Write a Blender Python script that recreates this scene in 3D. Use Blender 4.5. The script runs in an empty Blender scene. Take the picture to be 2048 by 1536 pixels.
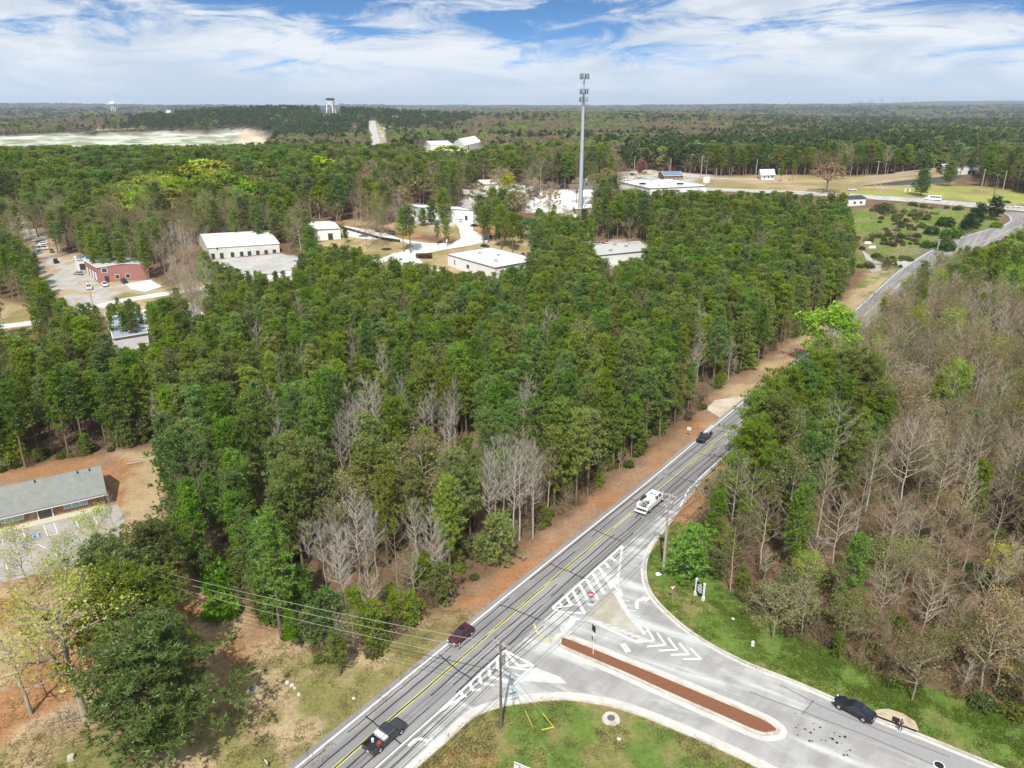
import bpy, math, random
import numpy as np
from mathutils import Vector, Matrix
random.seed(7); np.random.seed(7)
R = math.radians
S = bpy.context.scene
COL = S.collection

# ------------------------------------------------------------------ camera
CAM_H, FPX, VH = 70.0, 1500.0, 212.0            # metres, focal length for a 2048 px wide frame, horizon row
PITCH = math.atan((768 - VH) / FPX)
SP, CP = math.sin(PITCH), math.cos(PITCH)
cam_d = bpy.data.cameras.new('camera'); cam = bpy.data.objects.new('camera', cam_d); COL.objects.link(cam)
cam_d.sensor_width = 36; cam_d.lens = 36 * FPX / 2048
cam_d.clip_start = 1; cam_d.clip_end = 60000
cam.location = (0, 0, CAM_H); cam.rotation_euler = (math.pi / 2 - PITCH, 0, 0)
S.camera = cam

# ------------------------------------------------------------------ light, sky, exposure
SUN_EL, SUN_AZ = 53.0, 187.0                    # sun stands behind the camera, a little to the left (azimuth from +Y, clockwise)
sd = bpy.data.lights.new('sun', 'SUN'); sd.energy = 4.5; sd.angle = R(0.53); sd.color = (1.0, 0.955, 0.89)
so = bpy.data.objects.new('sun', sd); COL.objects.link(so)
az = R(SUN_AZ); el = R(SUN_EL)
sv = Vector((math.sin(az) * math.cos(el), math.cos(az) * math.cos(el), math.sin(el)))
so.rotation_euler = sv.to_track_quat('Z', 'Y').to_euler(); so.location = (0, 0, 300)
W = bpy.data.worlds.new('World'); S.world = W; W.use_nodes = True
nt = W.node_tree; N = nt.nodes; N.clear()
def nd(t, typ, **k):
    n = t.nodes.new(typ)
    for a, b in k.items(): setattr(n, a, b)
    return n
def mth(t, op, a, b=None, c=None, clamp=False):
    n = nd(t, 'ShaderNodeMath', operation=op, use_clamp=clamp)
    for i, x in enumerate((a, b, c)):
        if x is None: continue
        if isinstance(x, (int, float)): n.inputs[i].default_value = x
        else: t.links.new(x, n.inputs[i])
    return n.outputs[0]
def mixc(t, f, a, b, mode='MIX'):
    n = nd(t, 'ShaderNodeMix', data_type='RGBA', blend_type=mode)
    for i, x in ((0, f), (6, a), (7, b)):
        if isinstance(x, (int, float)): n.inputs[i].default_value = x
        elif isinstance(x, tuple): n.inputs[i].default_value = (*x, 1)
        else: t.links.new(x, n.inputs[i])
    return n.outputs[2]
def ramp(t, f, lo, hi):
    n = nd(t, 'ShaderNodeMapRange', interpolation_type='SMOOTHSTEP'); t.links.new(f, n.inputs[0])
    n.inputs[1].default_value = lo; n.inputs[2].default_value = hi
    return n.outputs[0]
def noise(t, vec, scale, detail=3, rough=.5, dist=0):
    n = nd(t, 'ShaderNodeTexNoise'); n.inputs['Scale'].default_value = scale; n.inputs['Detail'].default_value = detail
    n.inputs['Roughness'].default_value = rough; n.inputs['Distortion'].default_value = dist
    if vec is not None: t.links.new(vec, n.inputs['Vector'])
    return n.outputs[0]
def comb(t, x, y, z):
    n = nd(t, 'ShaderNodeCombineXYZ')
    for i, q in enumerate((x, y, z)):
        if isinstance(q, (int, float)): n.inputs[i].default_value = q
        else: t.links.new(q, n.inputs[i])
    return n.outputs[0]
tc = nd(nt, 'ShaderNodeTexCoord'); sx = nd(nt, 'ShaderNodeSeparateXYZ'); nt.links.new(tc.outputs['Generated'], sx.inputs[0])
X_, Y_, Z_ = sx.outputs
zc = mth(nt, 'MAXIMUM', Z_, 0.0)
sky = nd(nt, 'ShaderNodeTexSky', sky_type='NISHITA', sun_disc=False)
sky.sun_elevation = R(SUN_EL); sky.sun_rotation = R(SUN_AZ); sky.altitude = 300; sky.air_density = 1.0; sky.dust_density = .6; sky.ozone_density = 2.2
# the clear air over the pale horizon band is already deep blue a few degrees up
zb = mth(nt, 'MULTIPLY_ADD', zc, 4.0, 0.03)
nrm = nd(nt, 'ShaderNodeVectorMath', operation='NORMALIZE'); nt.links.new(comb(nt, X_, Y_, zb), nrm.inputs[0])
nt.links.new(nrm.outputs[0], sky.inputs[0])
def dirv(kx, kz, off):
    return comb(nt, mth(nt, 'MULTIPLY_ADD', X_, kx, off), mth(nt, 'MULTIPLY_ADD', Y_, kx, off * .7), mth(nt, 'MULTIPLY', Z_, kz))
n1 = noise(nt, dirv(2.3, 11.0, 3.1), 1.0, 9, .55, .35)
n2 = noise(nt, dirv(8.0, 38.0, 8.4), 1.0, 9, .66, .9)
cov = mth(nt, 'MULTIPLY_ADD', mth(nt, 'ADD', mth(nt, 'MULTIPLY', n1, .52), mth(nt, 'MULTIPLY', n2, .48)), 3.0, -.93)
cov = mth(nt, 'ADD', cov, mth(nt, 'MULTIPLY', ramp(nt, zc, .10, .02), .16))     # thicker towards the horizon
def gap(ax, ay, rx, ry, amt):                          # openings in the cloud sheet
    dx = mth(nt, 'DIVIDE', mth(nt, 'SUBTRACT', X_, ax), rx); dz = mth(nt, 'DIVIDE', mth(nt, 'SUBTRACT', Z_, ay), ry)
    d = mth(nt, 'SQRT', mth(nt, 'ADD', mth(nt, 'MULTIPLY', dx, dx), mth(nt, 'MULTIPLY', dz, dz)))
    return mth(nt, 'MULTIPLY', ramp(nt, d, 1.0, .1), amt)
for g in ((-.24, .105, .20, .050, .28), (.09, .100, .17, .035, .24), (-.05, .125, .2, .022, .2), (.52, .103, .2, .022, .26), (-.70, .122, .25, .02, .2), (.30, .125, .12, .012, .12)):
    cov = mth(nt, 'SUBTRACT', cov, gap(*g))
cf = ramp(nt, cov, .26, .62)
n3 = noise(nt, dirv(5.0, 26.0, 5.5), 1.0, 9, .62, .7)
shade = ramp(nt, n3, .36, .62)
ccol = mixc(nt, shade, (4.4, 4.9, 5.5), (6.4, 6.55, 6.7))
hz = ramp(nt, zc, .075, .0)
ccol = mixc(nt, mth(nt, 'MULTIPLY', hz, .55), ccol, (4.0, 4.7, 5.6))
skc = mixc(nt, 1.0, sky.outputs[0], (.55, .96, 1.20), 'MULTIPLY')
fin = mixc(nt, mth(nt, 'MULTIPLY', cf, .93), skc, ccol)
bg = nd(nt, 'ShaderNodeBackground'); bg.inputs[1].default_value = 0.13; nt.links.new(fin, bg.inputs[0])
wo = nd(nt, 'ShaderNodeOutputWorld'); nt.links.new(bg.outputs[0], wo.inputs[0])
S.view_settings.view_transform = 'Standard'; S.view_settings.look = 'None'
S.view_settings.exposure = 0.22; S.view_settings.gamma = 1.0; S.view_settings.use_curve_mapping = False
S.cycles.max_bounces = 6; S.cycles.diffuse_bounces = 3; S.cycles.glossy_bounces = 2; S.cycles.transmission_bounces = 2
S.cycles.volume_bounces = 0; S.cycles.transparent_max_bounces = 4; S.cycles.use_denoising = True
HAZE = 6.0e-5
S.cycles.sample_clamp_indirect = 4.0; S.render.film_transparent = False

# ------------------------------------------------------------------ survey: a point of the photograph <-> a point of the ground
_ts = np.geomspace(150, 24000, 2600)
def P(u, v, h=0.0):
    """the point h metres over the ground that shows at column u, row v of the photograph"""
    x = (u - 1024) / FPX; y = (v - 768) / FPX; q = SP + y * CP; c = CP - y * SP
    t = (CAM_H - h) / q if q > 1e-6 else 1e9
    if t * c > 285:
        g = CAM_H - q * _ts - terrain(x * _ts, c * _ts) - h; k = int(np.argmax(g <= 0)) if (g <= 0).any() else len(_ts) - 1
        t = _ts[k] if k == 0 else _ts[k - 1] + (_ts[k] - _ts[k - 1]) * g[k - 1] / (g[k - 1] - g[k] + 1e-9)
    return Vector((x * t, c * t, h))
def proj(X, Y, Z):
    dz = CAM_H - Z; d = Y * CP + dz * SP
    return 1024 + FPX * X / d, 768 + FPX * (dz * CP - Y * SP) / d
def PW(pts): return [P(u, v) for u, v in pts]
def arr(pts): return np.array([(p[0], p[1]) for p in pts])
def inpoly(x, y, poly):
    x = np.asarray(x); y = np.asarray(y); c = np.zeros(x.shape, bool); n = len(poly)
    for i in range(n):
        x1, y1 = poly[i]; x2, y2 = poly[(i + 1) % n]
        if y1 == y2: continue
        k = ((y1 > y) != (y2 > y)) & (x < (x2 - x1) * (y - y1) / (y2 - y1) + x1); c ^= k
    return c
def dpoly(x, y, poly, closed=True):
    d = np.full(np.shape(x), 1e9); n = len(poly)
    for i in range(n if closed else n - 1):
        ax, ay = poly[i]; bx, by = poly[(i + 1) % n]; ex, ey = bx - ax, by - ay; L = ex * ex + ey * ey + 1e-9
        t = np.clip(((x - ax) * ex + (y - ay) * ey) / L, 0, 1)
        d = np.minimum(d, np.hypot(x - ax - t * ex, y - ay - t * ey))
    return d
_rs = np.random.RandomState(3); _tab = _rs.rand(256, 256)
def vnoise(x, y):
    xi = np.floor(x).astype(int); yi = np.floor(y).astype(int); fx = x - xi; fy = y - yi
    fx = fx * fx * (3 - 2 * fx); fy = fy * fy * (3 - 2 * fy); a = xi & 255; b = yi & 255; a1 = (xi + 1) & 255; b1 = (yi + 1) & 255
    return (_tab[a, b] * (1 - fx) + _tab[a1, b] * fx) * (1 - fy) + (_tab[a, b1] * (1 - fx) + _tab[a1, b1] * fx) * fy
def fbm(x, y, o=4):
    s = 0; a = .5; t = 0
    for i in range(o): s = s + a * vnoise(x + 17.3 * i, y + 9.1 * i); t += a; a *= .5; x = x * 2.03; y = y * 2.03
    return s / t
# ------------------------------------------------------------------ terrain height: level near the camera, rolling far away
def gauss(x, y, cx, cy, rx, ry, h): return h * np.exp(-((x - cx) / rx) ** 2 - ((y - cy) / ry) ** 2)
def terrain(x, y):
    r = np.hypot(x, y); s_ = np.clip((y - 290) / 240, 0, 1); base = 18 * s_ * s_ * (3 - 2 * s_) * (1 - .6 * np.clip((r - 900) / 1500, 0, 1))
    k = np.clip((r - 750) / 2500, 0, 1); k = k * k * (3 - 2 * k)
    h = k * (fbm(x / 900 + 40, y / 700 + 11, 4) - .42) * 62
    k2 = np.clip((r - 4500) / 6000, 0, 1); h = h + k2 * (30 + 46 * fbm(x / 2600 + 5, y / 1500 + 70, 4))
    h = h + gauss(x, y, -700, 2200, 300, 420, 35) + gauss(x, y, -370, 2050, 120, 420, 9)      # pine hill on the left
    h = h + gauss(x, y, 60, 2500, 520, 600, 18) + gauss(x, y, 620, 3000, 620, 700, 20)         # bare-wood ridge in the middle
    h = h + gauss(x, y, 8800, 13500, 3600, 2600, 75)                                          # far ridge on the right
    h = h + base
    if QUARRY is not None: q = inpoly(x, y, QUARRY); h = np.where(q, h * .6 + 9 * fbm(x / 45, y / 60, 4) - 2, h)
    return h
QUARRY = None
def TZ(x, y): return 0.0 if y < 288 else float(terrain(np.array([x]), np.array([y]))[0])

def offset(pl, d):                                # shift a polyline sideways (left is positive)
    out = []
    for i, p in enumerate(pl):
        a = pl[max(i - 1, 0)]; b = pl[min(i + 1, len(pl) - 1)]
        t = Vector((b[0] - a[0], b[1] - a[1])).normalized()
        out.append(Vector((p[0] - t.y * d, p[1] + t.x * d, 0)))
    return out
def smooth(pts, n=5):                             # Catmull-Rom
    out = []
    for i in range(len(pts) - 1):
        p0 = pts[max(i - 1, 0)]; p1 = pts[i]; p2 = pts[i + 1]; p3 = pts[min(i + 2, len(pts) - 1)]
        for k in range(n):
            t = k / n
            out.append(.5 * ((2 * p1) + (-p0 + p2) * t + (2 * p0 - 5 * p1 + 4 * p2 - p3) * t * t + (-p0 + 3 * p1 - 3 * p2 + p3) * t ** 3))
    out.append(pts[-1].copy()); return out

# ------------------------------------------------------------------ materials
MATS = {}
def mat(name, col, rough=.8, metal=0.0, var=.0, vscale=1.0, bump=0.0, bscale=8.0, spec=.3, coat=0.0, stain=None, sscale=.3, samt=.5, objcol=False, alpha=None):
    if name in MATS: return MATS[name]
    m = bpy.data.materials.new(name); m.use_nodes = True; t = m.node_tree
    b = t.nodes['Principled BSDF']; b.inputs['Roughness'].default_value = rough; b.inputs['Metallic'].default_value = metal
    b.inputs['Specular IOR Level'].default_value = spec; b.inputs['Coat Weight'].default_value = coat
    g = nd(t, 'ShaderNodeNewGeometry').outputs['Position'] if not objcol else nd(t, 'ShaderNodeTexCoord').outputs['Object']
    src = (*col,)
    out = None
    if objcol:
        out = nd(t, 'ShaderNodeObjectInfo').outputs['Color']
    if stain:
        f = ramp(t, noise(t, g, sscale, 5, .6, .5), .42, .68)
        out = mixc(t, mth(t, 'MULTIPLY', f, samt), out or src, stain)
    if var:
        f = noise(t, g, vscale, 5, .65)
        k = mth(t, 'MULTIPLY_ADD', f, 2 * var, 1 - var)
        out = mixc(t, 1.0, out or src, comb(t, k, k, k), 'MULTIPLY')
    if out: t.links.new(out, b.inputs['Base Color'])
    else: b.inputs['Base Color'].default_value = (*col, 1)
    if bump:
        bn = nd(t, 'ShaderNodeBump'); bn.inputs['Strength'].default_value = bump; bn.inputs['Distance'].default_value = .1
        t.links.new(noise(t, g, bscale, 4, .6), bn.inputs['Height']); t.links.new(bn.outputs[0], b.inputs['Normal'])
    MATS[name] = m; return m

# ------------------------------------------------------------------ mesh builder
class MB:
    def __init__(s): s.v = []; s.f = []; s.m = []
    def add(s, vs, fs, mi=0):
        o = len(s.v); s.v += [tuple(p) for p in vs]; s.f += [tuple(i + o for i in f) for f in fs]; s.m += [mi] * len(fs); return s
    def box(s, c, d, mi=0, rz=0.0, top=1.0, topx=None):
        x, y, z = d[0] / 2, d[1] / 2, d[2] / 2; ca, sa = math.cos(rz), math.sin(rz); tx = topx if topx is not None else top
        vs = []
        for (a, b, e) in ((-x, -y, -z), (x, -y, -z), (x, y, -z), (-x, y, -z), (-x * tx, -y * top, z), (x * tx, -y * top, z), (x * tx, y * top, z), (-x * tx, y * top, z)):
            vs.append((c[0] + a * ca - b * sa, c[1] + a * sa + b * ca, c[2] + e))
        return s.add(vs, [(0, 3, 2, 1), (4, 5, 6, 7), (0, 1, 5, 4), (1, 2, 6, 5), (2, 3, 7, 6), (3, 0, 4, 7)], mi)
    def tube(s, p, q, r0, r1=None, n=6, mi=0, caps=True):
        p = Vector(p); q = Vector(q); r1 = r0 if r1 is None else r1; d = (q - p).normalized()
        a = d.orthogonal().normalized(); b = d.cross(a); vs = []
        for c, r in ((p, r0), (q, r1)):
            for i in range(n):
                t = 2 * math.pi * i / n; vs.append(c + (a * math.cos(t) + b * math.sin(t)) * r)
        fs = [(i, (i + 1) % n, n + (i + 1) % n, n + i) for i in range(n)]
        if caps: fs += [tuple(range(n))[::-1], tuple(range(n, 2 * n))]
        return s.add(vs, fs, mi)
    def path(s, pts, r, n=4, mi=0):
        for i in range(len(pts) - 1): s.tube(pts[i], pts[i + 1], r, r, n, mi, False)
        return s
    def prism(s, poly, z0, z1, mi=0, bottom=False):
        n = len(poly); A = sum(poly[i][0] * poly[(i + 1) % n][1] - poly[(i + 1) % n][0] * poly[i][1] for i in range(n))
        if A < 0: poly = poly[::-1]
        vs = [(p[0], p[1], z0) for p in poly] + [(p[0], p[1], z1) for p in poly]
        fs = [(i, (i + 1) % n, n + (i + 1) % n, n + i) for i in range(n)] + [tuple(range(n, 2 * n))]
        if bottom: fs.append(tuple(range(n))[::-1])
        return s.add(vs, fs, mi)
    def strip(s, L, Rr, z, mi=0):
        n = len(L); vs = [(p[0], p[1], z) for p in L] + [(p[0], p[1], z) for p in Rr]
        return s.add(vs, [(n + i, n + i + 1, i + 1, i) for i in range(n - 1)], mi)
    def ribbon(s, pts, w, z, mi=0):
        return s.strip(offset(pts, w / 2), offset(pts, -w / 2), z, mi)
    def kerb(s, pts, w, z0, z1, mi=0):
        a = offset(pts, w / 2); b = offset(pts, -w / 2); n = len(pts)
        vs = [(p[0], p[1], z0) for p in a] + [(p[0], p[1], z1) for p in a] + [(p[0], p[1], z1) for p in b] + [(p[0], p[1], z0) for p in b]
        fs = []
        for i in range(n - 1):
            for k in range(3): fs.append((k * n + i, k * n + i + 1, (k + 1) * n + i + 1, (k + 1) * n + i))
        fs += [(0, n, 2 * n, 3 * n), (3 * n + n - 1, 2 * n + n - 1, n + n - 1, n - 1)]
        return s.add(vs, fs, mi)
    def quad(s, a, b, c, d, mi=0): return s.add([a, b, c, d], [(0, 1, 2, 3)], mi)
    def mesh(s, name, mats):
        me = bpy.data.meshes.new(name); me.from_pydata(s.v, [], s.f)
        for m in (mats if isinstance(mats, (list, tuple)) else [mats]): me.materials.append(m)
        if any(s.m): me.polygons.foreach_set('material_index', s.m)
        me.update(); return me
    def build(s, name, mats, parent=None, smooth=False, local=False, kind=None, drape=None, **k):
        if drape is None: drape = kind == 'structure' or (parent is not None and parent.get('kind') == 'structure')
        if drape: s.v = [(a, b, c + TZ(a, b) * 1.0 + (.10 if b > 288 else 0)) for a, b, c in s.v]; 
        if parent is not None and not local:
            L = parent.location; lz = L[2] if drape else 0; s.v = [(a - L[0], b - L[1], c - lz) for a, b, c in s.v]
        me = s.mesh(name, mats)
        if smooth: me.polygons.foreach_set('use_smooth', [True] * len(me.polygons))
        o = bpy.data.objects.new(name, me); COL.objects.link(o)
        if parent is not None: o.parent = parent
        return tag(o, kind=kind, **k)
def tag(o, label=None, cat=None, group=None, kind=None):
    if label: o['label'] = label
    if cat: o['category'] = cat
    if group: o['group'] = group
    if kind: o['kind'] = kind
    return o
def thing(name, label, cat, loc=(0, 0, 0), rz=0.0, group=None, absz=False):
    o = bpy.data.objects.new(name, None); COL.objects.link(o); o.location = (loc[0], loc[1], loc[2] + (0 if absz else TZ(loc[0], loc[1]))); o.rotation_euler = (0, 0, rz)
    o.empty_display_size = .2
    return tag(o, label, cat, group)
KIDS = {}
def copytree(o, loc=None, rz=None, label=None, group=None, color=None, sc=None):
    def rec(a, par):
        c = a.copy(); COL.objects.link(c)
        if par is not None: c.parent = par
        if color and c.type == 'MESH': c.color = color
        for ch in KIDS.setdefault(a, [x for x in bpy.data.objects if x.parent == a]): rec(ch, c)
        return c
    c = rec(o, None)
    if loc is not None: c.location = loc
    if rz is not None: c.rotation_euler = (0, 0, rz)
    if label: c['label'] = label
    if group: c['group'] = group
    if sc: c.scale = (sc, sc, sc)
    return c
def text(body, size, name, m, loc, rot, parent, align='CENTER', extr=.004):
    cu = bpy.data.curves.new(name, 'FONT'); cu.body = body; cu.size = size; cu.align_x = align; cu.align_y = 'CENTER'; cu.extrude = extr
    o = bpy.data.objects.new(name, cu); COL.objects.link(o)
    dg = bpy.context.evaluated_depsgraph_get(); me = bpy.data.meshes.new_from_object(o.evaluated_get(dg))
    bpy.data.objects.remove(o); bpy.data.curves.remove(cu)
    me.materials.clear(); me.materials.append(m); q = bpy.data.objects.new(name, me); COL.objects.link(q)
    q.location = loc; q.rotation_euler = rot; q.parent = parent; return q
# ------------------------------------------------------------------ survey lines of the roads (world metres)
wl_near = PW([(640, 1497), (1089, 1130), (1300, 960), (1490, 801), (1575, 738)])
d0 = (wl_near[1] - wl_near[0]).normalized()
white_left = [wl_near[0] - d0 * 45] + wl_near + PW([(1695, 635), (1779, 559), (1819, 529), (1869, 499), (1919, 477), (1979, 459), (2010, 450), (2023, 441), (2017, 431), (2004, 424)])
import bmesh
white_left = smooth(white_left, 5)
ye_near = PW([(669, 1536), (1139, 1130), (1320, 979), (1486, 840)])
d1 = (ye_near[1] - ye_near[0]).normalized()
yellow = smooth([ye_near[0] - d1 * 40] + ye_near + PW([(1600, 745), (1708, 649), (1800, 569), (1850, 537), (1915, 502), (1990, 474), (2045, 448), (2075, 436), (2090, 425)]), 5)
white_right = smooth(PW([(1360, 1014), (1377, 979), (1406, 950), (1469, 894), (1560, 815), (1650, 735), (1720, 663), (1817, 583), (1880, 545), (1960, 510), (2048, 470), (2120, 445), (2160, 425)]), 5)
K_R = smooth(PW([(1346, 1039), (1322, 1069), (1300, 1103), (1291, 1138), (1296, 1173), (1312, 1200), (1341, 1230), (1379, 1262), (1433, 1296), (1500, 1329), (1585, 1362), (1671, 1399), (1754, 1437), (1834, 1468), (1987, 1530), (2120, 1586), (2400, 1700)]), 5)
K_L = smooth(PW([(560, 1780), (700, 1655), (800, 1565), (865, 1507), (904, 1473), (949, 1434), (1010, 1412), (1089, 1401), (1140, 1400), (1197, 1408), (1263, 1425), (1338, 1454), (1431, 1494), (1530, 1542), (1640, 1596), (1900, 1720)]), 5)
FOREST_EDGE_R = PW([(2300, 560), (2048, 500), (1930, 560), (1800, 640), (1740, 700), (1600, 800), (1500, 890), (1430, 945), (1405, 1010), (1405, 1110), (1445, 1190), (1530, 1245), (1640, 1305), (1800, 1375), (2048, 1455), (2400, 1590)])
FE_L = offset(white_left[:30], 5.2)
CLEAR_NEAR = [P(-500, 980), P(0, 945), P(212, 905), P(318, 893), P(350, 960), P(325, 1090), P(400, 1175), P(500, 1220), P(560, 1275), P(640, 1328), P(760, 1322), P(835, 1280)] + [p for p in FE_L if p.y > 78 and p.y < 240] + [P(1600, 800), P(1500, 890), P(1430, 945), P(1405, 1010), P(1405, 1110), P(1445, 1190), P(1530, 1245), P(1640, 1305), P(1800, 1375), P(2048, 1455), P(2400, 1590), P(2400, 1900), P(-500, 1900)]

QUARRY = arr([P(-140, 283), P(40, 268), P(200, 266), P(360, 262), P(482, 257), P(520, 262), P(535, 285), P(470, 300), P(300, 303), P(-140, 300)])

Z_FOREST = (.155, .098, .058); Z_SOIL = (.30, .19, .115); Z_CLAY = (.33, .17, .08); Z_TAN = (.39, .29, .165)
Z_OLIVE = (.20, .185, .065); Z_GREEN = (.115, .175, .035); Z_DRY = (.26, .21, .09); Z_CONC = (.60, .58, .53); Z_LOT = (.40, .385, .355)
# (polygon, colour, second colour, patch size, share of the second, feather metres)
ZONES = [
 (CLEAR_NEAR, Z_SOIL, Z_CLAY, 6, .45, 1.5),
 (PW([(560, 1262), (600, 1230), (960, 1220), (880, 1300), (560, 1600), (-300, 1800), (-300, 1500), (0, 1480), (420, 1420), (470, 1300)]), Z_TAN, Z_OLIVE, 5, .62, 3),
 (PW([(-300, 1130), (60, 1160), (200, 1160), (420, 1190), (520, 1240), (420, 1400), (0, 1500), (-300, 1500)]), Z_CLAY, Z_TAN, 7, .45, 3),
 (PW([(230, 905), (330, 905), (340, 1000), (290, 1080), (240, 1110), (232, 1000)]), Z_TAN, Z_CLAY, 5, .4, 1.5),
 (PW([(100, 1140), (260, 1090), (300, 1120), (240, 1170), (120, 1190)]), Z_TAN, Z_OLIVE, 3, .4, 2),
 ([p for p in K_L] + [P(1900, 1900), P(500, 1900)], Z_OLIVE, Z_GREEN, 3.0, .5, .3),
 (PW([(860, 1530), (905, 1490), (960, 1455), (1010, 1440), (1000, 1500), (960, 1540), (900, 1600), (780, 1600)]), Z_DRY, Z_CLAY, 3, .3, 1.5),
 ([p for p in K_R[10:]] + PW([(2400, 1480), (2048, 1430), (1800, 1350), (1640, 1285), (1530, 1225), (1445, 1170), (1400, 1090), (1350, 1040)]), Z_OLIVE, Z_GREEN, 3.2, .6, .5),
 (PW([(1520, 1250), (1640, 1300), (1800, 1370), (2048, 1448), (2300, 1540), (2300, 1580), (1987, 1500), (1834, 1450), (1754, 1415), (1640, 1360), (1500, 1290), (1420, 1200)]), Z_GREEN, Z_OLIVE, 4, .25, 1.5),
 # fields and yards further out
 (PW([(1716, 540), (1700, 470), (1690, 425), (1790, 408), (2000, 425), (1990, 455), (1880, 490), (1800, 535), (1760, 545)]), (.20, .19, .085), (.13, .19, .03), 8, .5, 3),
 (PW([(1735, 545), (1800, 540), (1830, 532), (1740, 625), (1660, 670), (1690, 600)]), Z_TAN, Z_GREEN, 6, .3, 2),
 (PW([(1550, 740), (1690, 640), (1650, 640), (1560, 700), (1420, 790), (1410, 860), (1470, 820)]), Z_SOIL, Z_TAN, 6, .4, 2),
 (PW([(1640, 385), (1700, 372), (1960, 372), (2100, 400), (2100, 412), (1640, 392)]), (.28, .30, .075), Z_DRY, 25, .35, 4),
 (PW([(1240, 372), (1300, 356), (1420, 352), (1560, 350), (1700, 352), (1900, 345), (1900, 372), (1640, 388), (1400, 380)]), Z_DRY, Z_TAN, 22, .4, 6),
 (PW([(1200, 372), (1230, 345), (1300, 340), (1420, 350), (1400, 376), (1270, 384)]), (.47, .44, .38), Z_DRY, 18, .3, 4),
 (PW([(60, 525), (150, 508), (172, 545), (200, 565), (300, 556), (335, 572), (420, 560), (420, 600), (200, 640), (120, 600)]), Z_TAN, Z_OLIVE, 9, .4, 2),
 (PW([(95, 518), (160, 508), (175, 545), (200, 567), (300, 560), (328, 575), (290, 586), (240, 583), (215, 603), (212, 632), (150, 620), (95, 575), (70, 535)]), Z_LOT, Z_TAN, 6, .35, 1.5),
 (PW([(0, 600), (60, 615), (100, 640), (60, 660), (-60, 690), (-60, 600)]), Z_DRY, Z_TAN, 6, .5, 3),
 (PW([(-60, 420), (40, 420), (60, 445), (110, 480), (130, 510), (60, 515), (-60, 480)]), Z_TAN, Z_LOT, 8, .5, 3),
 (PW([(-60, 395), (20, 398), (30, 412), (-60, 416)]), (.3, .27, .1), Z_TAN, 10, .4, 3),
 (PW([(550, 508), (610, 515), (640, 530), (590, 560), (500, 560), (440, 530), (430, 520)]), Z_LOT, Z_CONC, 8, .5, 1.5),
 (PW([(600, 470), (640, 445), (740, 440), (900, 440), (990, 455), (1060, 480), (1080, 520), (1050, 540), (900, 590), (640, 575), (600, 520)]), Z_DRY, Z_TAN, 9, .45, 3),
 (PW([(600, 448), (640, 440), (760, 455), (940, 482), (900, 490), (780, 470), (700, 455)]), Z_CLAY, Z_FOREST, 5, .5, 2),
 (PW([(940, 462), (1000, 448), (1080, 452), (1060, 470), (990, 475), (950, 472)]), Z_CLAY, Z_TAN, 6, .3, 2),
 (PW([(1050, 424), (1062, 398), (1090, 381), (1192, 378), (1184, 396), (1160, 412), (1120, 428)]), (.78, .77, .74), (.7, .69, .66), 20, .4, 1.5),
 (PW([(795, 440), (798, 412), (830, 408), (850, 440), (905, 448), (912, 432), (925, 400), (950, 376), (1060, 380), (1062, 398), (962, 432), (955, 448), (870, 450)]), (.60, .585, .55), Z_LOT, 12, .4, 2),
 (PW([(1090, 440), (1130, 425), (1190, 420), (1185, 470), (1120, 470)]), (.36, .33, .24), Z_TAN, 9, .4, 2),
 (PW([(1170, 490), (1240, 478), (1300, 490), (1300, 520), (1190, 540)]), Z_LOT, Z_TAN, 9, .4, 2),
 (PW([(848, 303), (855, 288), (965, 284), (975, 302), (920, 315)]), (.46, .43, .36), Z_OLIVE, 22, .4, 6),
 (QUARRY, (.52, .54, .43), (.24, .25, .17), 34, .5, 30),
 (PW([(480, 262), (500, 258), (530, 275), (530, 300), (470, 300)]), (.52, .40, .27), (.6, .5, .38), 30, .5, 8),
 (PW([(1360, 285), (1500, 283), (1500, 288), (1360, 291)]), (.2, .24, .08), Z_DRY, 60, .5, 15),
 (PW([(180, 258), (280, 253), (280, 258), (180, 263)]), (.26, .22, .12), Z_DRY, 60, .5, 15),
]
ZONES.append(([P(u, v) for u, v in ((738, 296), (738, 243), (750, 240), (772, 262), (778, 290))], (.40, .36, .24), Z_DRY, 20, .4, 8))
ZONES = [(arr(z[0]),) + tuple(z[1:]) for z in ZONES]

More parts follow.
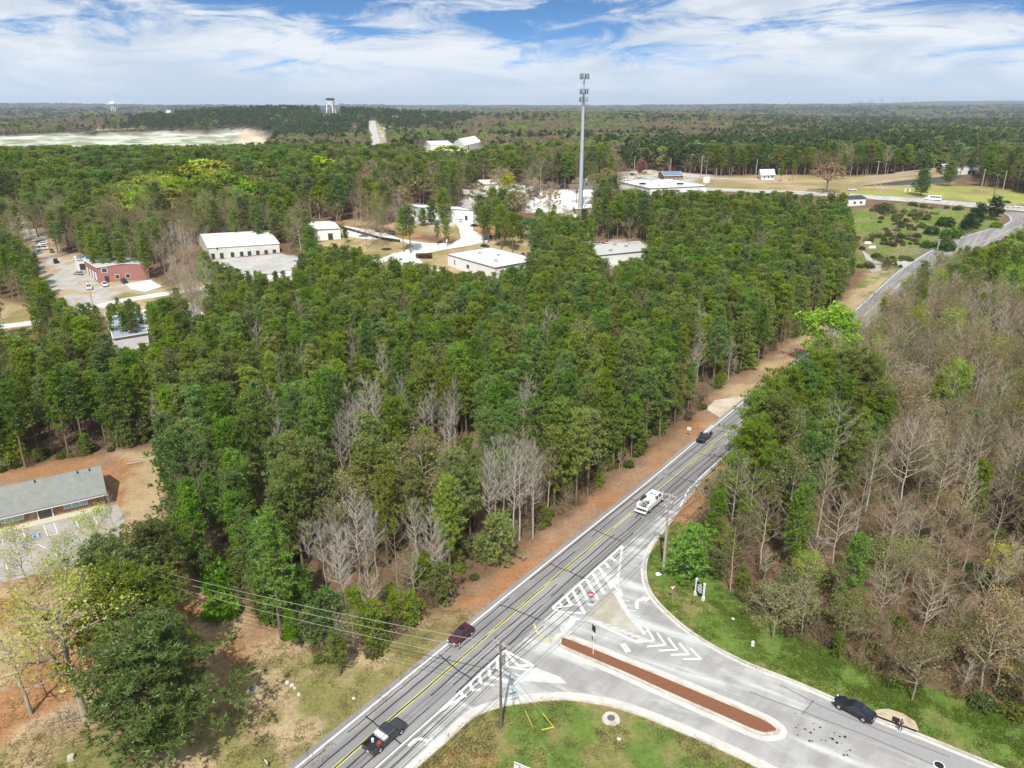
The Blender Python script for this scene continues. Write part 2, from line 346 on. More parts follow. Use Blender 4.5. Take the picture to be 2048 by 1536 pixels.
# ground: one sheet out to the horizon
def ground_sheet():
    ys = [-400, -200, -80, 0, 15]
    y = 24.0
    while y < 22000: ys.append(y); y *= 1.0098 if y < 900 else 1.014
    ys = np.array(ys, float); nc = 430; s = np.linspace(-1, 1, nc)
    half = np.maximum(ys, 20) * 1.02 + 60; half[ys < 20] = 420
    X = half[:, None] * s[None, :]; Y = np.repeat(ys[:, None], nc, 1)
    Zt = terrain(X, Y)
    rough = np.clip((np.hypot(X, Y) - 3800) / 800, 0, 1)
    Zt = Zt + rough * 14 * fbm(X / 60, Y / 120, 3)
    x = X.ravel(); yy = Y.ravel()
    col = np.zeros((x.size, 4)); col[:, 3] = 1
    f = fbm(x / 5 + 9, yy / 5, 3)[:, None]
    col[:, :3] = np.array(Z_FOREST) * (.8 + .5 * f)
    r = np.hypot(x, yy)
    far = np.clip((r - 900) / 1800, 0, 1)[:, None]
    g = fbm(x / 170 + 3, yy / 240 + 8, 5); g2 = fbm(x / 420 + 31, yy / 600 + 2, 4)
    dark = np.array([.016, .032, .020]); brown = np.array([.060, .052, .038]); lime = np.array([.06, .09, .035])
    a = np.clip((g - .46) * 9, 0, 1)[:, None]; b = np.clip((g2 - .56) * 9, 0, 1)[:, None]
    fc = dark * (1 - a) + brown * a; fc = fc * (1 - .6 * b) + lime * .6 * b
    col[:, :3] = col[:, :3] * (1 - far) + fc * far
    for (poly, c1, c2, ps, share, fe) in ZONES:
        x0, y0 = poly.min(0) - fe * 2; x1, y1 = poly.max(0) + fe * 2
        k = np.where((x > x0) & (x < x1) & (yy > y0) & (yy < y1))[0]
        if not len(k): continue
        xs, yz = x[k], yy[k]; ins = inpoly(xs, yz, poly); d = dpoly(xs, yz, poly); d = np.where(ins, d, -d)
        d = d + (fbm(xs / (fe * 1.6 + .6), yz / (fe * 1.6 + .6), 3) - .5) * 2.2 * fe
        w = np.clip(d / fe * .5 + .5, 0, 1)[:, None]
        m = np.clip((fbm(xs / ps + 50, yz / ps + 21, 4) - (.5 + (.5 - share) * .5)) * 6 + .5, 0, 1)[:, None]
        c = np.array(c1) * (1 - m) + np.array(c2) * m
        c = c * (.82 + .36 * fbm(xs / (ps * .35), yz / (ps * .35), 3)[:, None])
        col[k, :3] = col[k, :3] * (1 - w) + c * w
    nr = len(ys)
    idx = np.arange(nr * nc).reshape(nr, nc)
    F = np.stack([idx[:-1, :-1], idx[:-1, 1:], idx[1:, 1:], idx[1:, :-1]], -1).reshape(-1, 4)
    me = bpy.data.meshes.new('ground'); me.vertices.add(nr * nc); me.loops.add(F.size); me.polygons.add(len(F))
    me.vertices.foreach_set('co', np.stack([x, yy, Zt.ravel()], -1).ravel())
    me.loops.foreach_set('vertex_index', F.ravel()); me.polygons.foreach_set('loop_start', np.arange(0, F.size, 4))
    me.update(calc_edges=True); me.polygons.foreach_set('use_smooth', [True] * len(F))
    at = me.color_attributes.new('soil', 'FLOAT_COLOR', 'POINT'); at.data.foreach_set('color', col.ravel())
    m = bpy.data.materials.new('earth'); m.use_nodes = True; t = m.node_tree; b = t.nodes['Principled BSDF']
    b.inputs['Roughness'].default_value = .95; b.inputs['Specular IOR Level'].default_value = .1
    ca = nd(t, 'ShaderNodeAttribute', attribute_name='soil').outputs['Color']; g = nd(t, 'ShaderNodeNewGeometry').outputs['Position']
    k1 = noise(t, g, 1.6, 6, .7, .3); k2 = noise(t, g, .25, 4, .6); k3 = noise(t, g, 5.5, 3, .7)
    k = mth(t, 'MULTIPLY', mth(t, 'MULTIPLY_ADD', k1, 1.3, .35), mth(t, 'MULTIPLY_ADD', k2, .5, .75)); k = mth(t, 'MULTIPLY', k, mth(t, 'MULTIPLY_ADD', k3, .9, .55))
    c = mixc(t, 1.0, ca, comb(t, k, k, k), 'MULTIPLY')
    sp = ramp(t, noise(t, g, 2.3, 5, .75, 1.0), .635, .70)
    c = mixc(t, mth(t, 'MULTIPLY', sp, .45), c, mixc(t, .6, ca, (.62, .52, .36)))
    t.links.new(c, b.inputs['Base Color'])
    bn = nd(t, 'ShaderNodeBump'); bn.inputs['Strength'].default_value = .55; bn.inputs['Distance'].default_value = .25
    t.links.new(noise(t, g, 2.2, 6, .7), bn.inputs['Height']); t.links.new(bn.outputs[0], b.inputs['Normal'])
    me.materials.append(m); o = bpy.data.objects.new('ground', me); COL.objects.link(o); return tag(o, kind='structure')
ground = ground_sheet()

# ------------------------------------------------------------------ road surfaces
def road_mat(name, base, light, patch, track=.0, green=0.0):
    m = bpy.data.materials.new(name); m.use_nodes = True; t = m.node_tree; b = t.nodes['Principled BSDF']
    b.inputs['Roughness'].default_value = .88; b.inputs['Specular IOR Level'].default_value = .25
    g = nd(t, 'ShaderNodeNewGeometry').outputs['Position']; s = nd(t, 'ShaderNodeSeparateXYZ'); t.links.new(g, s.inputs[0])
    ax, ay = d0.x, d0.y                                            # along the main road
    al = mth(t, 'ADD', mth(t, 'MULTIPLY', s.outputs[0], ax), mth(t, 'MULTIPLY', s.outputs[1], ay))
    ac = mth(t, 'SUBTRACT', mth(t, 'MULTIPLY', s.outputs[0], ay), mth(t, 'MULTIPLY', s.outputs[1], ax))
    st = noise(t, comb(t, mth(t, 'MULTIPLY', al, .02), mth(t, 'MULTIPLY', ac, .55), 0.0), 1.0, 4, .6)
    f = mth(t, 'ADD', mth(t, 'MULTIPLY', st, track), mth(t, 'MULTIPLY', noise(t, g, patch, 5, .6, .6), 1 - track))
    c = mixc(t, ramp(t, f, .36, .66), base, light)
    k = mth(t, 'MULTIPLY_ADD', noise(t, g, 9, 3, .8), .34, .83); c = mixc(t, 1.0, c, comb(t, k, k, k), 'MULTIPLY')
    if green:                                            # chalky pale wear drawn out along the side road
        e = (P(1800, 1495) - P(1200, 1290)).normalized()
        al2 = mth(t, 'ADD', mth(t, 'MULTIPLY', s.outputs[0], e.x), mth(t, 'MULTIPLY', s.outputs[1], e.y)); ac2 = mth(t, 'SUBTRACT', mth(t, 'MULTIPLY', s.outputs[0], e.y), mth(t, 'MULTIPLY', s.outputs[1], e.x))
        w = noise(t, comb(t, mth(t, 'MULTIPLY', al2, .045), mth(t, 'MULTIPLY', ac2, .30), 0.0), 1.0, 6, .62, .4)
        c = mixc(t, mth(t, 'MULTIPLY', ramp(t, w, .47, .66), green), c, (.62, .65, .62))
    t.links.new(c, b.inputs['Base Color'])
    bn = nd(t, 'ShaderNodeBump'); bn.inputs['Strength'].default_value = .2; bn.inputs['Distance'].default_value = .02
    t.links.new(noise(t, g, 30, 3, .7), bn.inputs['Height']); t.links.new(bn.outputs[0], b.inputs['Normal'])
    MATS[name] = m; return m
M_ASPH = road_mat('worn asphalt', (.185, .18, .175), (.30, .29, .282), .22, .75)
M_SIDE = road_mat('sun bleached asphalt', (.27, .258, .245), (.40, .39, .37), .16, .35, .62)
M_FARR = road_mat('far roadway', (.34, .33, .31), (.48, .47, .44), .1, .4)
M_WHITE = mat('white road paint', (.70, .70, .67), .6, var=.22, vscale=2.5, stain=(.5, .49, .47), sscale=1.4, samt=.35)
M_WORN = mat('smeared white paint', (.58, .59, .57), .7, var=.12, vscale=.5, stain=(.46, .46, .44), sscale=.35, samt=.8)
M_YEL = mat('yellow road paint', (.62, .56, .12), .6, var=.2, vscale=2, stain=(.42, .40, .26), sscale=.9, samt=.6)
M_YELW = mat('worn yellow paint', (.52, .52, .22), .7, var=.2, vscale=2, stain=(.42, .40, .36), sscale=1.2, samt=.8)
M_TAR = mat('crack sealant', (.016, .016, .018), .45, spec=.5)
M_KERB = mat('kerb concrete', (.52, .49, .42), .9, var=.3, vscale=1.1, stain=(.28, .24, .17), sscale=.5, samt=.6, bump=.2)
M_GUT = mat('pale gutter concrete', (.54, .53, .49), .9, var=.2, vscale=.9, stain=(.42, .40, .36), sscale=.4, samt=.5)
M_ISL = mat('island concrete', (.36, .32, .25), .9, var=.2, vscale=.7, stain=(.55, .56, .52), sscale=.25, samt=.5, bump=.1)
M_MULCH = mat('red brown mulch', (.20, .085, .045), .95, var=.45, vscale=3.5, bump=.5, bscale=6)

road = MB().strip(offset(white_left, .75), [p for p in offset(yellow, -3.9)][:len(white_left)] if len(yellow) == len(white_left) else offset(yellow, -3.9), .03) if len(yellow) == len(white_left) else None
def resample(pl, n):
    d = [0]
    for i in range(1, len(pl)): d.append(d[-1] + (Vector(pl[i][:2]) - Vector(pl[i - 1][:2])).length)
    t = np.linspace(0, d[-1], n); a = np.array([(p[0], p[1]) for p in pl])
    return [Vector((float(q), float(w), 0)) for q, w in zip(np.interp(t, d, a[:, 0]), np.interp(t, d, a[:, 1]))]
wr_full = offset(yellow, -4.5)
main_road = MB().strip(resample(offset(white_left, .9), 90), resample(wr_full, 90), .032).build('road', M_ASPH, kind='structure')
# side road: everything between the kerbs of the junction, laid a few mm under the main carriageway
sr = [p for p in K_R] + [Vector((p.x, p.y, 0)) for p in K_L[::-1]]
inner = offset(yellow, -2.5)
jl = [p for p in inner if K_L[0].y - 5 < p.y < P(1420, 930).y]
side_poly = [Vector((q.x, q.y, 0)) for q in jl] + [P(1429, 935)] + PW([(1420, 945), (1400, 968)]) + [p for p in K_R] + [p for p in K_L[::-1]]
side_road = MB().add([(p.x, p.y, .026) for p in side_poly], [tuple(range(len(side_poly)))]).build('side_road', M_SIDE, kind='structure')
def fix_up(o):
    bm = bmesh.new(); bm.from_mesh(o.data); bmesh.ops.triangulate(bm, faces=bm.faces[:], ngon_method='EAR_CLIP')
    for f in bm.faces:
        f.normal_update()
        if f.normal.z < 0: f.normal_flip()
    bm.to_mesh(o.data); bm.free(); return o
fix_up(side_road)
def sheet(name, pts, m, z, parent=None, kind=None, **k):
    if max(p[1] for p in pts) > 288:                    # far sheets follow the slope of the land
        me = bpy.data.meshes.new(name); bm = bmesh.new(); f = bm.faces.new([bm.verts.new((p[0], p[1], 0)) for p in pts]); bmesh.ops.triangulate(bm, faces=[f], ngon_method='EAR_CLIP')
        for _ in range(6):
            es = [e for e in bm.edges if e.calc_length() > 9]
            if not es: break
            bmesh.ops.subdivide_edges(bm, edges=es, cuts=1); bmesh.ops.triangulate(bm, faces=[f for f in bm.faces if len(f.verts) > 3])
        for v in bm.verts: v.co.z = TZ(v.co.x, v.co.y) + z + .16
        for f in bm.faces:
            f.normal_update()
            if f.normal.z < 0: f.normal_flip()
        bm.to_mesh(me); bm.free(); me.materials.append(m); o = bpy.data.objects.new(name, me); COL.objects.link(o); o.parent = parent; return tag(o, kind=kind, **k)
    return fix_up(MB().add([(p[0], p[1], z) for p in pts], [tuple(range(len(pts)))]).build(name, m, parent, local=True, kind=kind, **k))

# kerbs
MB().kerb(K_R, .35, 0, .15).build('kerb', M_KERB, side_road, local=True)
MB().ribbon(offset(K_R, -.5), .5, .040).build('gutter', M_GUT, side_road, local=True)
MB().kerb(K_L, .30, 0, .15).build('kerb', M_KERB, side_road, local=True)
MB().ribbon(offset(K_L, .75), 1.1, .040).build('gutter', M_GUT, side_road, local=True)

# painted lines
def cut(pl, y0, y1): return [p for p in pl if y0 <= p.y <= y1]
MB().ribbon(white_left, .26, .038).build('edge_line', M_WHITE, main_road, local=True)
wr2 = resample(white_right, 60)
MB().ribbon(wr2, .24, .042).build('edge_line', M_WHITE, main_road, local=True)
for o_ in (.17, -.17): MB().ribbon(offset(yellow, o_), .13, .038).build('centre_line', M_YEL, main_road, local=True)
def Z1(x, y): return P(1000 + x / 4.042, 950 + y / 4.042)           # readings from enlarged crops of the photograph
def Z2(x, y): return P(640 + x / 3.784, 1130 + y / 3.784)
def Z3(x, y): return P(1080 + x / 4.267, 1150 + y / 4.267)
SEGN = [0]
def seg(name, a, b, w, m=M_WHITE, z=.042):
    SEGN[0] += 1; z += .0006 * (SEGN[0] % 11); return MB().ribbon([a, b], w, z).build(name, m, side_road, local=True)
# hatched area beside the triangular island
seg('gore_line', Z1(424, 1075), Z1(990, 572), .36); seg('gore_line', Z1(990, 575), Z1(965, 760), .4, M_WORN, .043)
for a, b in (((480, 1035), (498, 1056)), ((535, 985), (582, 1058)), ((590, 940), (682, 1118)), ((645, 890), (735, 1058)), ((700, 845), (790, 1008)), ((752, 800), (842, 965)), ((805, 752), (902, 915)), ((850, 712), (884, 752)), ((893, 668), (940, 700)), ((800, 755), (980, 960))):
    seg('hatch_stripe', Z1(*a), Z1(*b), .5, z=.046)
for a, b in (((424, 1078), (640, 1048)), ((500, 1110), (690, 1120)), ((424, 1080), (600, 1160)), ((600, 1165), (830, 1198))):
    seg('hatch_stripe', Z1(*a), Z1(*b), .42, M_WORN, .050)
for a, b in (((860, 835), (950, 800)), ((870, 880), (960, 850)), ((965, 760), (945, 860)), ((945, 860), (985, 985))):
    seg('hatch_stripe', Z1(*a), Z1(*b), .5, M_WORN, .054)
# splitter island
tri = [Z1(690, 1118), Z1(705, 1140), Z1(1130, 1302), Z1(1150, 1300), Z1(1148, 1285), Z1(1020, 1140), Z1(935, 990), Z1(905, 962), Z1(885, 950)]
isl = sheet('traffic_island', tri, M_ISL, .16, kind='structure')
MB().prism([(p.x, p.y) for p in tri], 0.0, .155).build('kerb', M_KERB, isl, local=True)
# chevrons trailing off the island tip
ax0 = Z1(1150, 1300); ax1 = Z1(1460, 1425); axd = (ax1 - ax0).normalized(); nrm_ = Vector((-axd.y, axd.x, 0))
for i in range(5):
    t = ax0 + axd * (.9 + 1.7 * i); w = 1.9 - .15 * i
    for s_ in (1, -1):
        a = t + axd * .9; b = t - axd * 1.1 + nrm_ * s_ * w
        seg('chevron', a, b, .34, M_WHITE if i < 5 else M_WORN, .044 + (.003 if s_ > 0 else 0))
for k, (p, q, w) in enumerate((((930, 940), (1010, 1080), .8), ((1010, 1080), (1110, 1220), .6), ((1090, 1180), (1170, 1290), .5), ((780, 1200), (930, 1270), .5), ((930, 1270), (1100, 1350), .5))):
    seg('smeared_paint', Z1(*p), Z1(*q), w, M_WORN, .036)
for i in range(7):
    a = Z1(985 + i * 27, 1010 + i * 42); seg('hatch_stripe', a, a + Vector((1.1, -.3, 0)), .2, M_WORN, .048)
for i in range(5):
    a = Z1(840 + i * 55, 1215 + i * 24); seg('hatch_stripe', a, a + Vector((1.2, .15, 0)), .18, M_WORN, .048)
sheet('smeared_paint', [Z2(1560, 790), Z2(1640, 780), Z2(1820, 850), Z2(1870, 900), Z2(1560, 880), Z2(1440, 905)], M_WORN, .034, side_road)
# lower chevron gore
seg('gore_line', Z2(900, 1110), Z2(1400, 650), .36); seg('gore_line', Z2(1400, 650), Z2(1615, 762), .36, z=.043)
seg('gore_line', Z2(900, 1110), Z2(1085, 995), .4, z=.044); seg('gore_line', Z2(1615, 765), Z2(1440, 900), .3, M_WORN, .044)
for tip, up, dn in (((1080, 995), (1060, 950), (1110, 990)), ((1150, 950), (1135, 895), (1215, 945)), ((1215, 895), (1205, 830), (1320, 915)), ((1290, 850), (1275, 775), (1440, 885)), ((1345, 790), (1340, 700), (1520, 850)), ((1415, 770), (1400, 655), (1600, 800)), ((1500, 765), (1400, 660), (1612, 762))):
    seg('chevron', Z2(*tip), Z2(*up), .42, z=.048); seg('chevron', Z2(*tip), Z2(*dn), .42, z=.051)
seg('edge_line', Z2(905, 1108), Z2(380, 1575), .26, z=.045)
def arrow(name, pts, w, head, m, z=.045):
    mb = MB().ribbon(pts, w, z); a = pts[-1]; d = (pts[-1] - pts[-2]).normalized(); n_ = Vector((-d.y, d.x, 0))
    mb.add([a + n_ * head + Vector((0, 0, z)), a - n_ * head + Vector((0, 0, z)), a + d * head * 1.7 + Vector((0, 0, z))], [(0, 1, 2)])
    return mb.build(name, m, side_road, local=True)
arrow('turn_arrow', smooth([Z1(1110, 1082), Z1(1105, 1045), Z1(1120, 1015), Z1(1160, 1005)], 4), .5, .75, M_WHITE)
arrow('turn_arrow', smooth([Z2(668, 1370), Z2(720, 1325), Z2(770, 1320), Z2(815, 1335)], 4), .42, .8, M_WHITE)
arrow('straight_arrow', [Z1(600, 1160), Z1(540, 1250)], .9, 1.1, M_WORN)
arrow('yellow_arrow', smooth([Z1(275, 1205), Z1(300, 1270), Z1(350, 1325)], 4), .32, .8, M_YELW)
seg('stop_line', Z1(1040, 1435), Z1(990, 1365), .9, M_WORN, .049)
seg('stop_line', Z1(1095, 1350), Z1(1150, 1335), .6, M_WORN, .050)
# long median with mulch
MED = smooth(PW([(1117, 1286), (1119, 1277), (1131, 1275), (1190, 1297), (1244, 1319), (1338, 1357), (1431, 1396), (1525, 1436), (1556, 1456), (1558, 1466), (1544, 1471), (1513, 1468), (1431, 1432), (1338, 1391), (1244, 1348), (1150, 1308), (1120, 1294), (1117, 1286)]), 4)[:-1]
med = fix_up(MB().prism([(p.x, p.y) for p in MED], 0, .16).build('median_island', M_KERB, kind='structure'))
cx_ = sum((p for p in MED), Vector()) / len(MED)
inn = offset(MED + [MED[0]], -.42)[:-1]
if sum((p - cx_).length for p in inn) > sum((p - cx_).length for p in MED): inn = offset(MED + [MED[0]], .42)[:-1]
sheet('mulch', inn, M_MULCH, .19, med)
MB().ribbon(offset(MED + [MED[0]], .45 if inn[0] == offset(MED + [MED[0]], -.42)[0] else -.45), .8, .039).build('gutter', M_GUT, med, local=True)

# crack sealant
rng = random.Random(5)
def jag(pl, amp, step=.9):
    n = max(3, int(sum((pl[i + 1] - pl[i]).length for i in range(len(pl) - 1)) / step)); q = resample(pl, n); out = []; a = 0
    for i, p in enumerate(q):
        a = a * .75 + rng.uniform(-amp, amp); d = (q[min(i + 1, n - 1)] - q[max(i - 1, 0)]).normalized(); out.append(p + Vector((-d.y, d.x, 0)) * a)
    return out
yl = resample(cut(yellow, 20, 190), 240)
def lane(off, s0, s1): return offset(yl, off)[max(0, int(s0)):min(239, int(s1))]
for off in (2.75, 1.45, 0.0, -1.25, -2.4, -3.6, -5.0):
    s_ = rng.uniform(0, 8)
    while s_ < 235:
        l = rng.uniform(14, 60)
        seg_ = lane(off + rng.uniform(-.15, .15), s_, s_ + l)
        if len(seg_) > 3: MB().ribbon(jag(seg_, .05), rng.uniform(.11, .19), .040 if off else .0415).build('sealed_crack', M_TAR, main_road, local=True)
        s_ += l + rng.uniform(1, 9)
for s_ in range(9, 236, 17):
    c0 = yl[s_]; d = (yl[s_ + 1] - yl[s_]).normalized(); n_ = Vector((-d.y, d.x, 0)); k = rng.uniform(-.6, .6)
    MB().ribbon(jag([c0 + n_ * 2.9, c0 + n_ * 1.0 + d * k, c0 - n_ * 1.2 + d * k * 1.5, c0 - n_ * rng.uniform(3, 4.5) + d * k * 2], .06, .5), .16, .0430).build('sealed_crack', M_TAR, main_road, local=True)
# joints in the side road
for pl in ([(1500, 1385), (1600, 1422), (1740, 1475), (1900, 1545)], [(1627, 1400), (1604, 1428)], [(1560, 1370), (1640, 1412), (1760, 1462), (1900, 1515)]):
    MB().ribbon(jag(PW(pl), .04, 1.5), .14, .0455).build('joint', mat('dark joint', (.17, .16, .16), .8), side_road, local=True)
# patches of newer asphalt on the side road
sheet('asphalt_patch', PW([(1627, 1400), (1604, 1428), (1740, 1480), (1900, 1545), (2060, 1610), (2100, 1570), (1834, 1472), (1754, 1440)]), mat('grey patch', (.29, .285, .28), .9, var=.16, vscale=1.5), .030, side_road)
for i in range(26):
    u = rng.uniform(1590, 1700); v = 1440 + (u - 1590) * .45 + rng.uniform(-18, 30); c = P(u, v); r_ = rng.uniform(.06, .2)
    MB().add([(c.x + r_ * math.cos(a) * rng.uniform(.6, 1.4), c.y + r_ * math.sin(a), .047) for a in [k * 1.047 for k in range(6)]], [tuple(range(6))]).build('tar_spot', M_TAR, side_road, local=True)

# other roads, drives, lots
def rd(name, pts, w, m, z=.03, kind='structure', parent=None):
    pl = smooth(PW(pts), 5); pl = resample(pl, max(8, int(sum((pl[i + 1] - pl[i]).length for i in range(len(pl) - 1)) / 7))); return MB().ribbon(pl, w, z).build(name, m, parent, local=True, kind=kind)
hw = [(1180, 372), (1300, 376), (1450, 380), (1640, 388), (1760, 396), (1850, 402), (1930, 409), (2048, 418), (2180, 430)]
highway = rd('highway', hw, 15, M_FARR, .06)
hp = resample(smooth(PW(hw), 5), 90)
for o_, m_ in ((7, M_WHITE), (-7, M_WHITE), (.2, M_YEL), (-.2, M_YEL)): MB().ribbon(offset(hp, o_), .25, .11).build('lane_line', m_, highway, local=True)
sheet('asphalt_lot', PW([(1726, 372), (1800, 362), (1880, 354), (1925, 352), (1900, 366), (1800, 370)]), mat('fresh black asphalt', (.05, .052, .058), .7, var=.3, vscale=.06, stain=(.14, .14, .15), sscale=.05), .05, kind='structure')
sheet('driveway', PW([(1724, 502), (1736, 508), (1745, 520), (1775, 524), (1826, 522), (1812, 536), (1780, 529), (1750, 528), (1732, 520)]), M_FARR, .024, kind='structure')
sheet('driveway', PW([(1738, 530), (1762, 530), (1762, 543), (1745, 547), (1737, 540)]), mat('old drive', (.36, .33, .29), .9, var=.2, vscale=.8, stain=(.3, .2, .12), samt=.6), .02, kind='structure')
sheet('dirt_drive', PW([(1412, 818), (1430, 800), (1480, 793), (1500, 795), (1470, 822), (1440, 835)]), mat('pale gravel', (.52, .46, .36), .95, var=.3, vscale=1.4, stain=(.36, .24, .14), sscale=.3, samt=.6, bump=.3), .02, kind='structure')
M_CUL = mat('white concrete road', (.62, .61, .575), .9, var=.14, vscale=.3, stain=(.44, .42, .38), sscale=.12, samt=.5)
culd = sheet('cul_de_sac', PW([(690, 452), (716, 457), (760, 462), (800, 478), (850, 487), (905, 487), (922, 478), (918, 458), (905, 440), (948, 438), (946, 462), (965, 470), (985, 472), (978, 484), (940, 492), (890, 500), (850, 508), (835, 515), (850, 530), (880, 541), (868, 552), (820, 545), (788, 520), (768, 515), (800, 505), (828, 494), (810, 485), (770, 479), (740, 480), (700, 475), (684, 466)]), M_CUL, .05, kind='structure')
rd('street', [(-60, 660), (30, 650), (100, 640), (200, 613), (240, 602), (330, 588), (400, 578), (480, 566), (560, 552), (640, 540), (760, 522), (800, 508)], 6.5, M_CUL, .03)
rd('street', [(-60, 418), (0, 420), (60, 410)], 7, M_CUL, .04)
bl_ = [P(u, v) for u, v in ((752, 292), (750, 282), (748, 270), (746, 260), (745, 250), (744, 243))]
bw = MB(); L_ = offset(bl_, 8); R_ = offset(bl_, -8)
bw.add([(p.x, p.y, 1.5) for p, q in zip(L_, bl_)] + [(p.x, p.y, 1.5) for p, q in zip(R_, bl_)], [(6 + i, 7 + i, i + 1, i) for i in range(5)]); bw.build('boulevard', mat('bright far road', (.44, .43, .41), .9, var=.1, vscale=.05), kind='structure')
rd('street', [(1180, 352), (1240, 350), (1300, 352), (1420, 357), (1560, 361)], 9, M_FARR, .04)
sheet('parking_lot', PW([(-60, 1080), (0, 1066), (120, 1035), (235, 1008), (250, 1040), (235, 1085), (150, 1128), (60, 1152), (-60, 1180)]), mat('stained lot asphalt', (.36, .34, .31), .9, var=.25, vscale=.8, stain=(.30, .20, .14), sscale=.25, samt=.5), .02, kind='structure')
sheet('parking_lot', PW([(250, 568), (300, 560), (325, 574), (291, 585), (262, 580)]), M_CUL, .03, kind='structure')
sheet('parking_lot', PW([(425, 522), (562, 508), (610, 520), (585, 540), (520, 552), (450, 548)]), M_FARR, .028, kind='structure')
lot = bpy.data.objects['parking_lot']
def Z4(x, y): return P(x / 4.042, 800 + y / 4.042)
def pline(a, b, w=.14, m=M_WHITE, nm='bay_line'): MB().ribbon([Z4(*a), Z4(*b)], w, .026).build(nm, m, lot, local=True)
for a, b in (((183, 1045), (200, 1110)), ((350, 1010), (385, 1100)), ((435, 995), (468, 1080)), ((385, 1100), (468, 1080)), ((10, 1090), (25, 1170)), ((745, 920), (785, 1000)), ((612, 975), (640, 1035)), ((440, 1230), (465, 1270)), ((300, 1165), (375, 1198)), ((45, 1330), (60, 1370))): pline(a, b)
for i in range(5): pline((356 + i * 7, 1025 + i * 17), (438 + i * 7, 1005 + i * 17), .11, nm='hatch_stripe')
M_BLUE = mat('blue bay paint', (.02, .16, .52), .7, var=.2, vscale=3)
hs = MB(); hs.add([Vector((p.x, p.y, .026)) for p in (Z4(243, 1090), Z4(322, 1076), Z4(330, 1100), Z4(252, 1118))], [(0, 1, 2, 3)]); hso = fix_up(hs.build('accessible_bay_symbol', M_BLUE, lot, local=True))
wc = MB(); c = Z4(288, 1096)
ring = [Vector((c.x + .45 * math.cos(a), c.y - .15 + .45 * math.sin(a), 0)) for a in [k * .42 for k in range(13)]]
wc.ribbon(ring, .13, .031); wc.ribbon([c + Vector((-.1, .75, 0)), c + Vector((-.1, .1, 0)), c + Vector((.45, .05, 0)), c + Vector((.7, -.5, 0))], .14, .032); wc.box((c.x - .1, c.y + .95, .033), (.24, .24, .002))
wc.build('wheelchair_mark', M_WHITE, lot, local=True)
# ------------------------------------------------------------------ trees
def leaf_mat(name, transl=.3, var=.5, inst=False):
    m = bpy.data.materials.new(name); m.use_nodes = True; t = m.node_tree; t.nodes.clear()
    oi = nd(t, 'ShaderNodeObjectInfo'); g = nd(t, 'ShaderNodeTexCoord').outputs['Object']
    tint = nd(t, 'ShaderNodeAttribute', attribute_name='tint', attribute_type='INSTANCER').outputs['Color'] if inst else oi.outputs['Color']
    f = noise(t, g, 1.1, 3, .6)
    k = mth(t, 'MULTIPLY_ADD', f, 2 * var, 1 - var)
    k = mth(t, 'MULTIPLY', k, mth(t, 'MULTIPLY_ADD', oi.outputs['Random'], .5, .75))
    c = mixc(t, 1.0, tint, comb(t, k, k, k), 'MULTIPLY')
    hs = nd(t, 'ShaderNodeHueSaturation'); t.links.new(c, hs.inputs['Color'])
    r2 = mth(t, 'FRACT', mth(t, 'MULTIPLY', oi.outputs['Random'], 37.7)); t.links.new(mth(t, 'MULTIPLY_ADD', r2, .032, .474), hs.inputs['Hue'])
    r3 = mth(t, 'FRACT', mth(t, 'MULTIPLY', oi.outputs['Random'], 91.3)); t.links.new(mth(t, 'MULTIPLY_ADD', r3, .35, .92), hs.inputs['Saturation'])
    a = nd(t, 'ShaderNodeBsdfDiffuse'); t.links.new(hs.outputs[0], a.inputs[0]); o = nd(t, 'ShaderNodeOutputMaterial')
    gl = nd(t, 'ShaderNodeBsdfGlossy'); gl.inputs['Roughness'].default_value = .45; gl.inputs[0].default_value = (.9, .95, .85, 1)
    b = nd(t, 'ShaderNodeBsdfTranslucent'); t.links.new(hs.outputs[0], b.inputs[0])
    s = nd(t, 'ShaderNodeMixShader'); s.inputs[0].default_value = transl; t.links.new(a.outputs[0], s.inputs[1]); t.links.new(b.outputs[0], s.inputs[2])
    s2 = nd(t, 'ShaderNodeMixShader'); s2.inputs[0].default_value = .035; t.links.new(s.outputs[0], s2.inputs[1]); t.links.new(gl.outputs[0], s2.inputs[2])
    t.links.new(s2.outputs[0], o.inputs[0]); MATS[name] = m; return m
M_LEAF = leaf_mat('foliage', .42, .30)
M_LEAFI = leaf_mat('massed foliage', .42, .30, True)
M_PBARK = mat('pine bark', (.20, .145, .10), .95, var=.3, vscale=1.5, objcol=False)
def bark_mat(name, base, light):
    m = bpy.data.materials.new(name); m.use_nodes = True; t = m.node_tree; b = t.nodes['Principled BSDF']; b.inputs['Roughness'].default_value = .9; b.inputs['Specular IOR Level'].default_value = .15
    oi = nd(t, 'ShaderNodeObjectInfo'); g = nd(t, 'ShaderNodeTexCoord').outputs['Object']
    c = mixc(t, oi.outputs['Random'], base, light); k = mth(t, 'MULTIPLY_ADD', noise(t, g, 1.4, 4, .6), .7, .65)
    t.links.new(mixc(t, 1.0, c, comb(t, k, k, k), 'MULTIPLY'), b.inputs['Base Color']); MATS[name] = m; return m
M_BARK = bark_mat('grey bark', (.22, .175, .12), (.44, .385, .29)); M_BRUSH = bark_mat('dark brush', (.12, .085, .05), (.24, .175, .10))
M_TWIG = bark_mat('brown twigs', (.20, .145, .085), (.33, .26, .16))
M_PALE = bark_mat('pale bark', (.29, .265, .215), (.46, .43, .37))

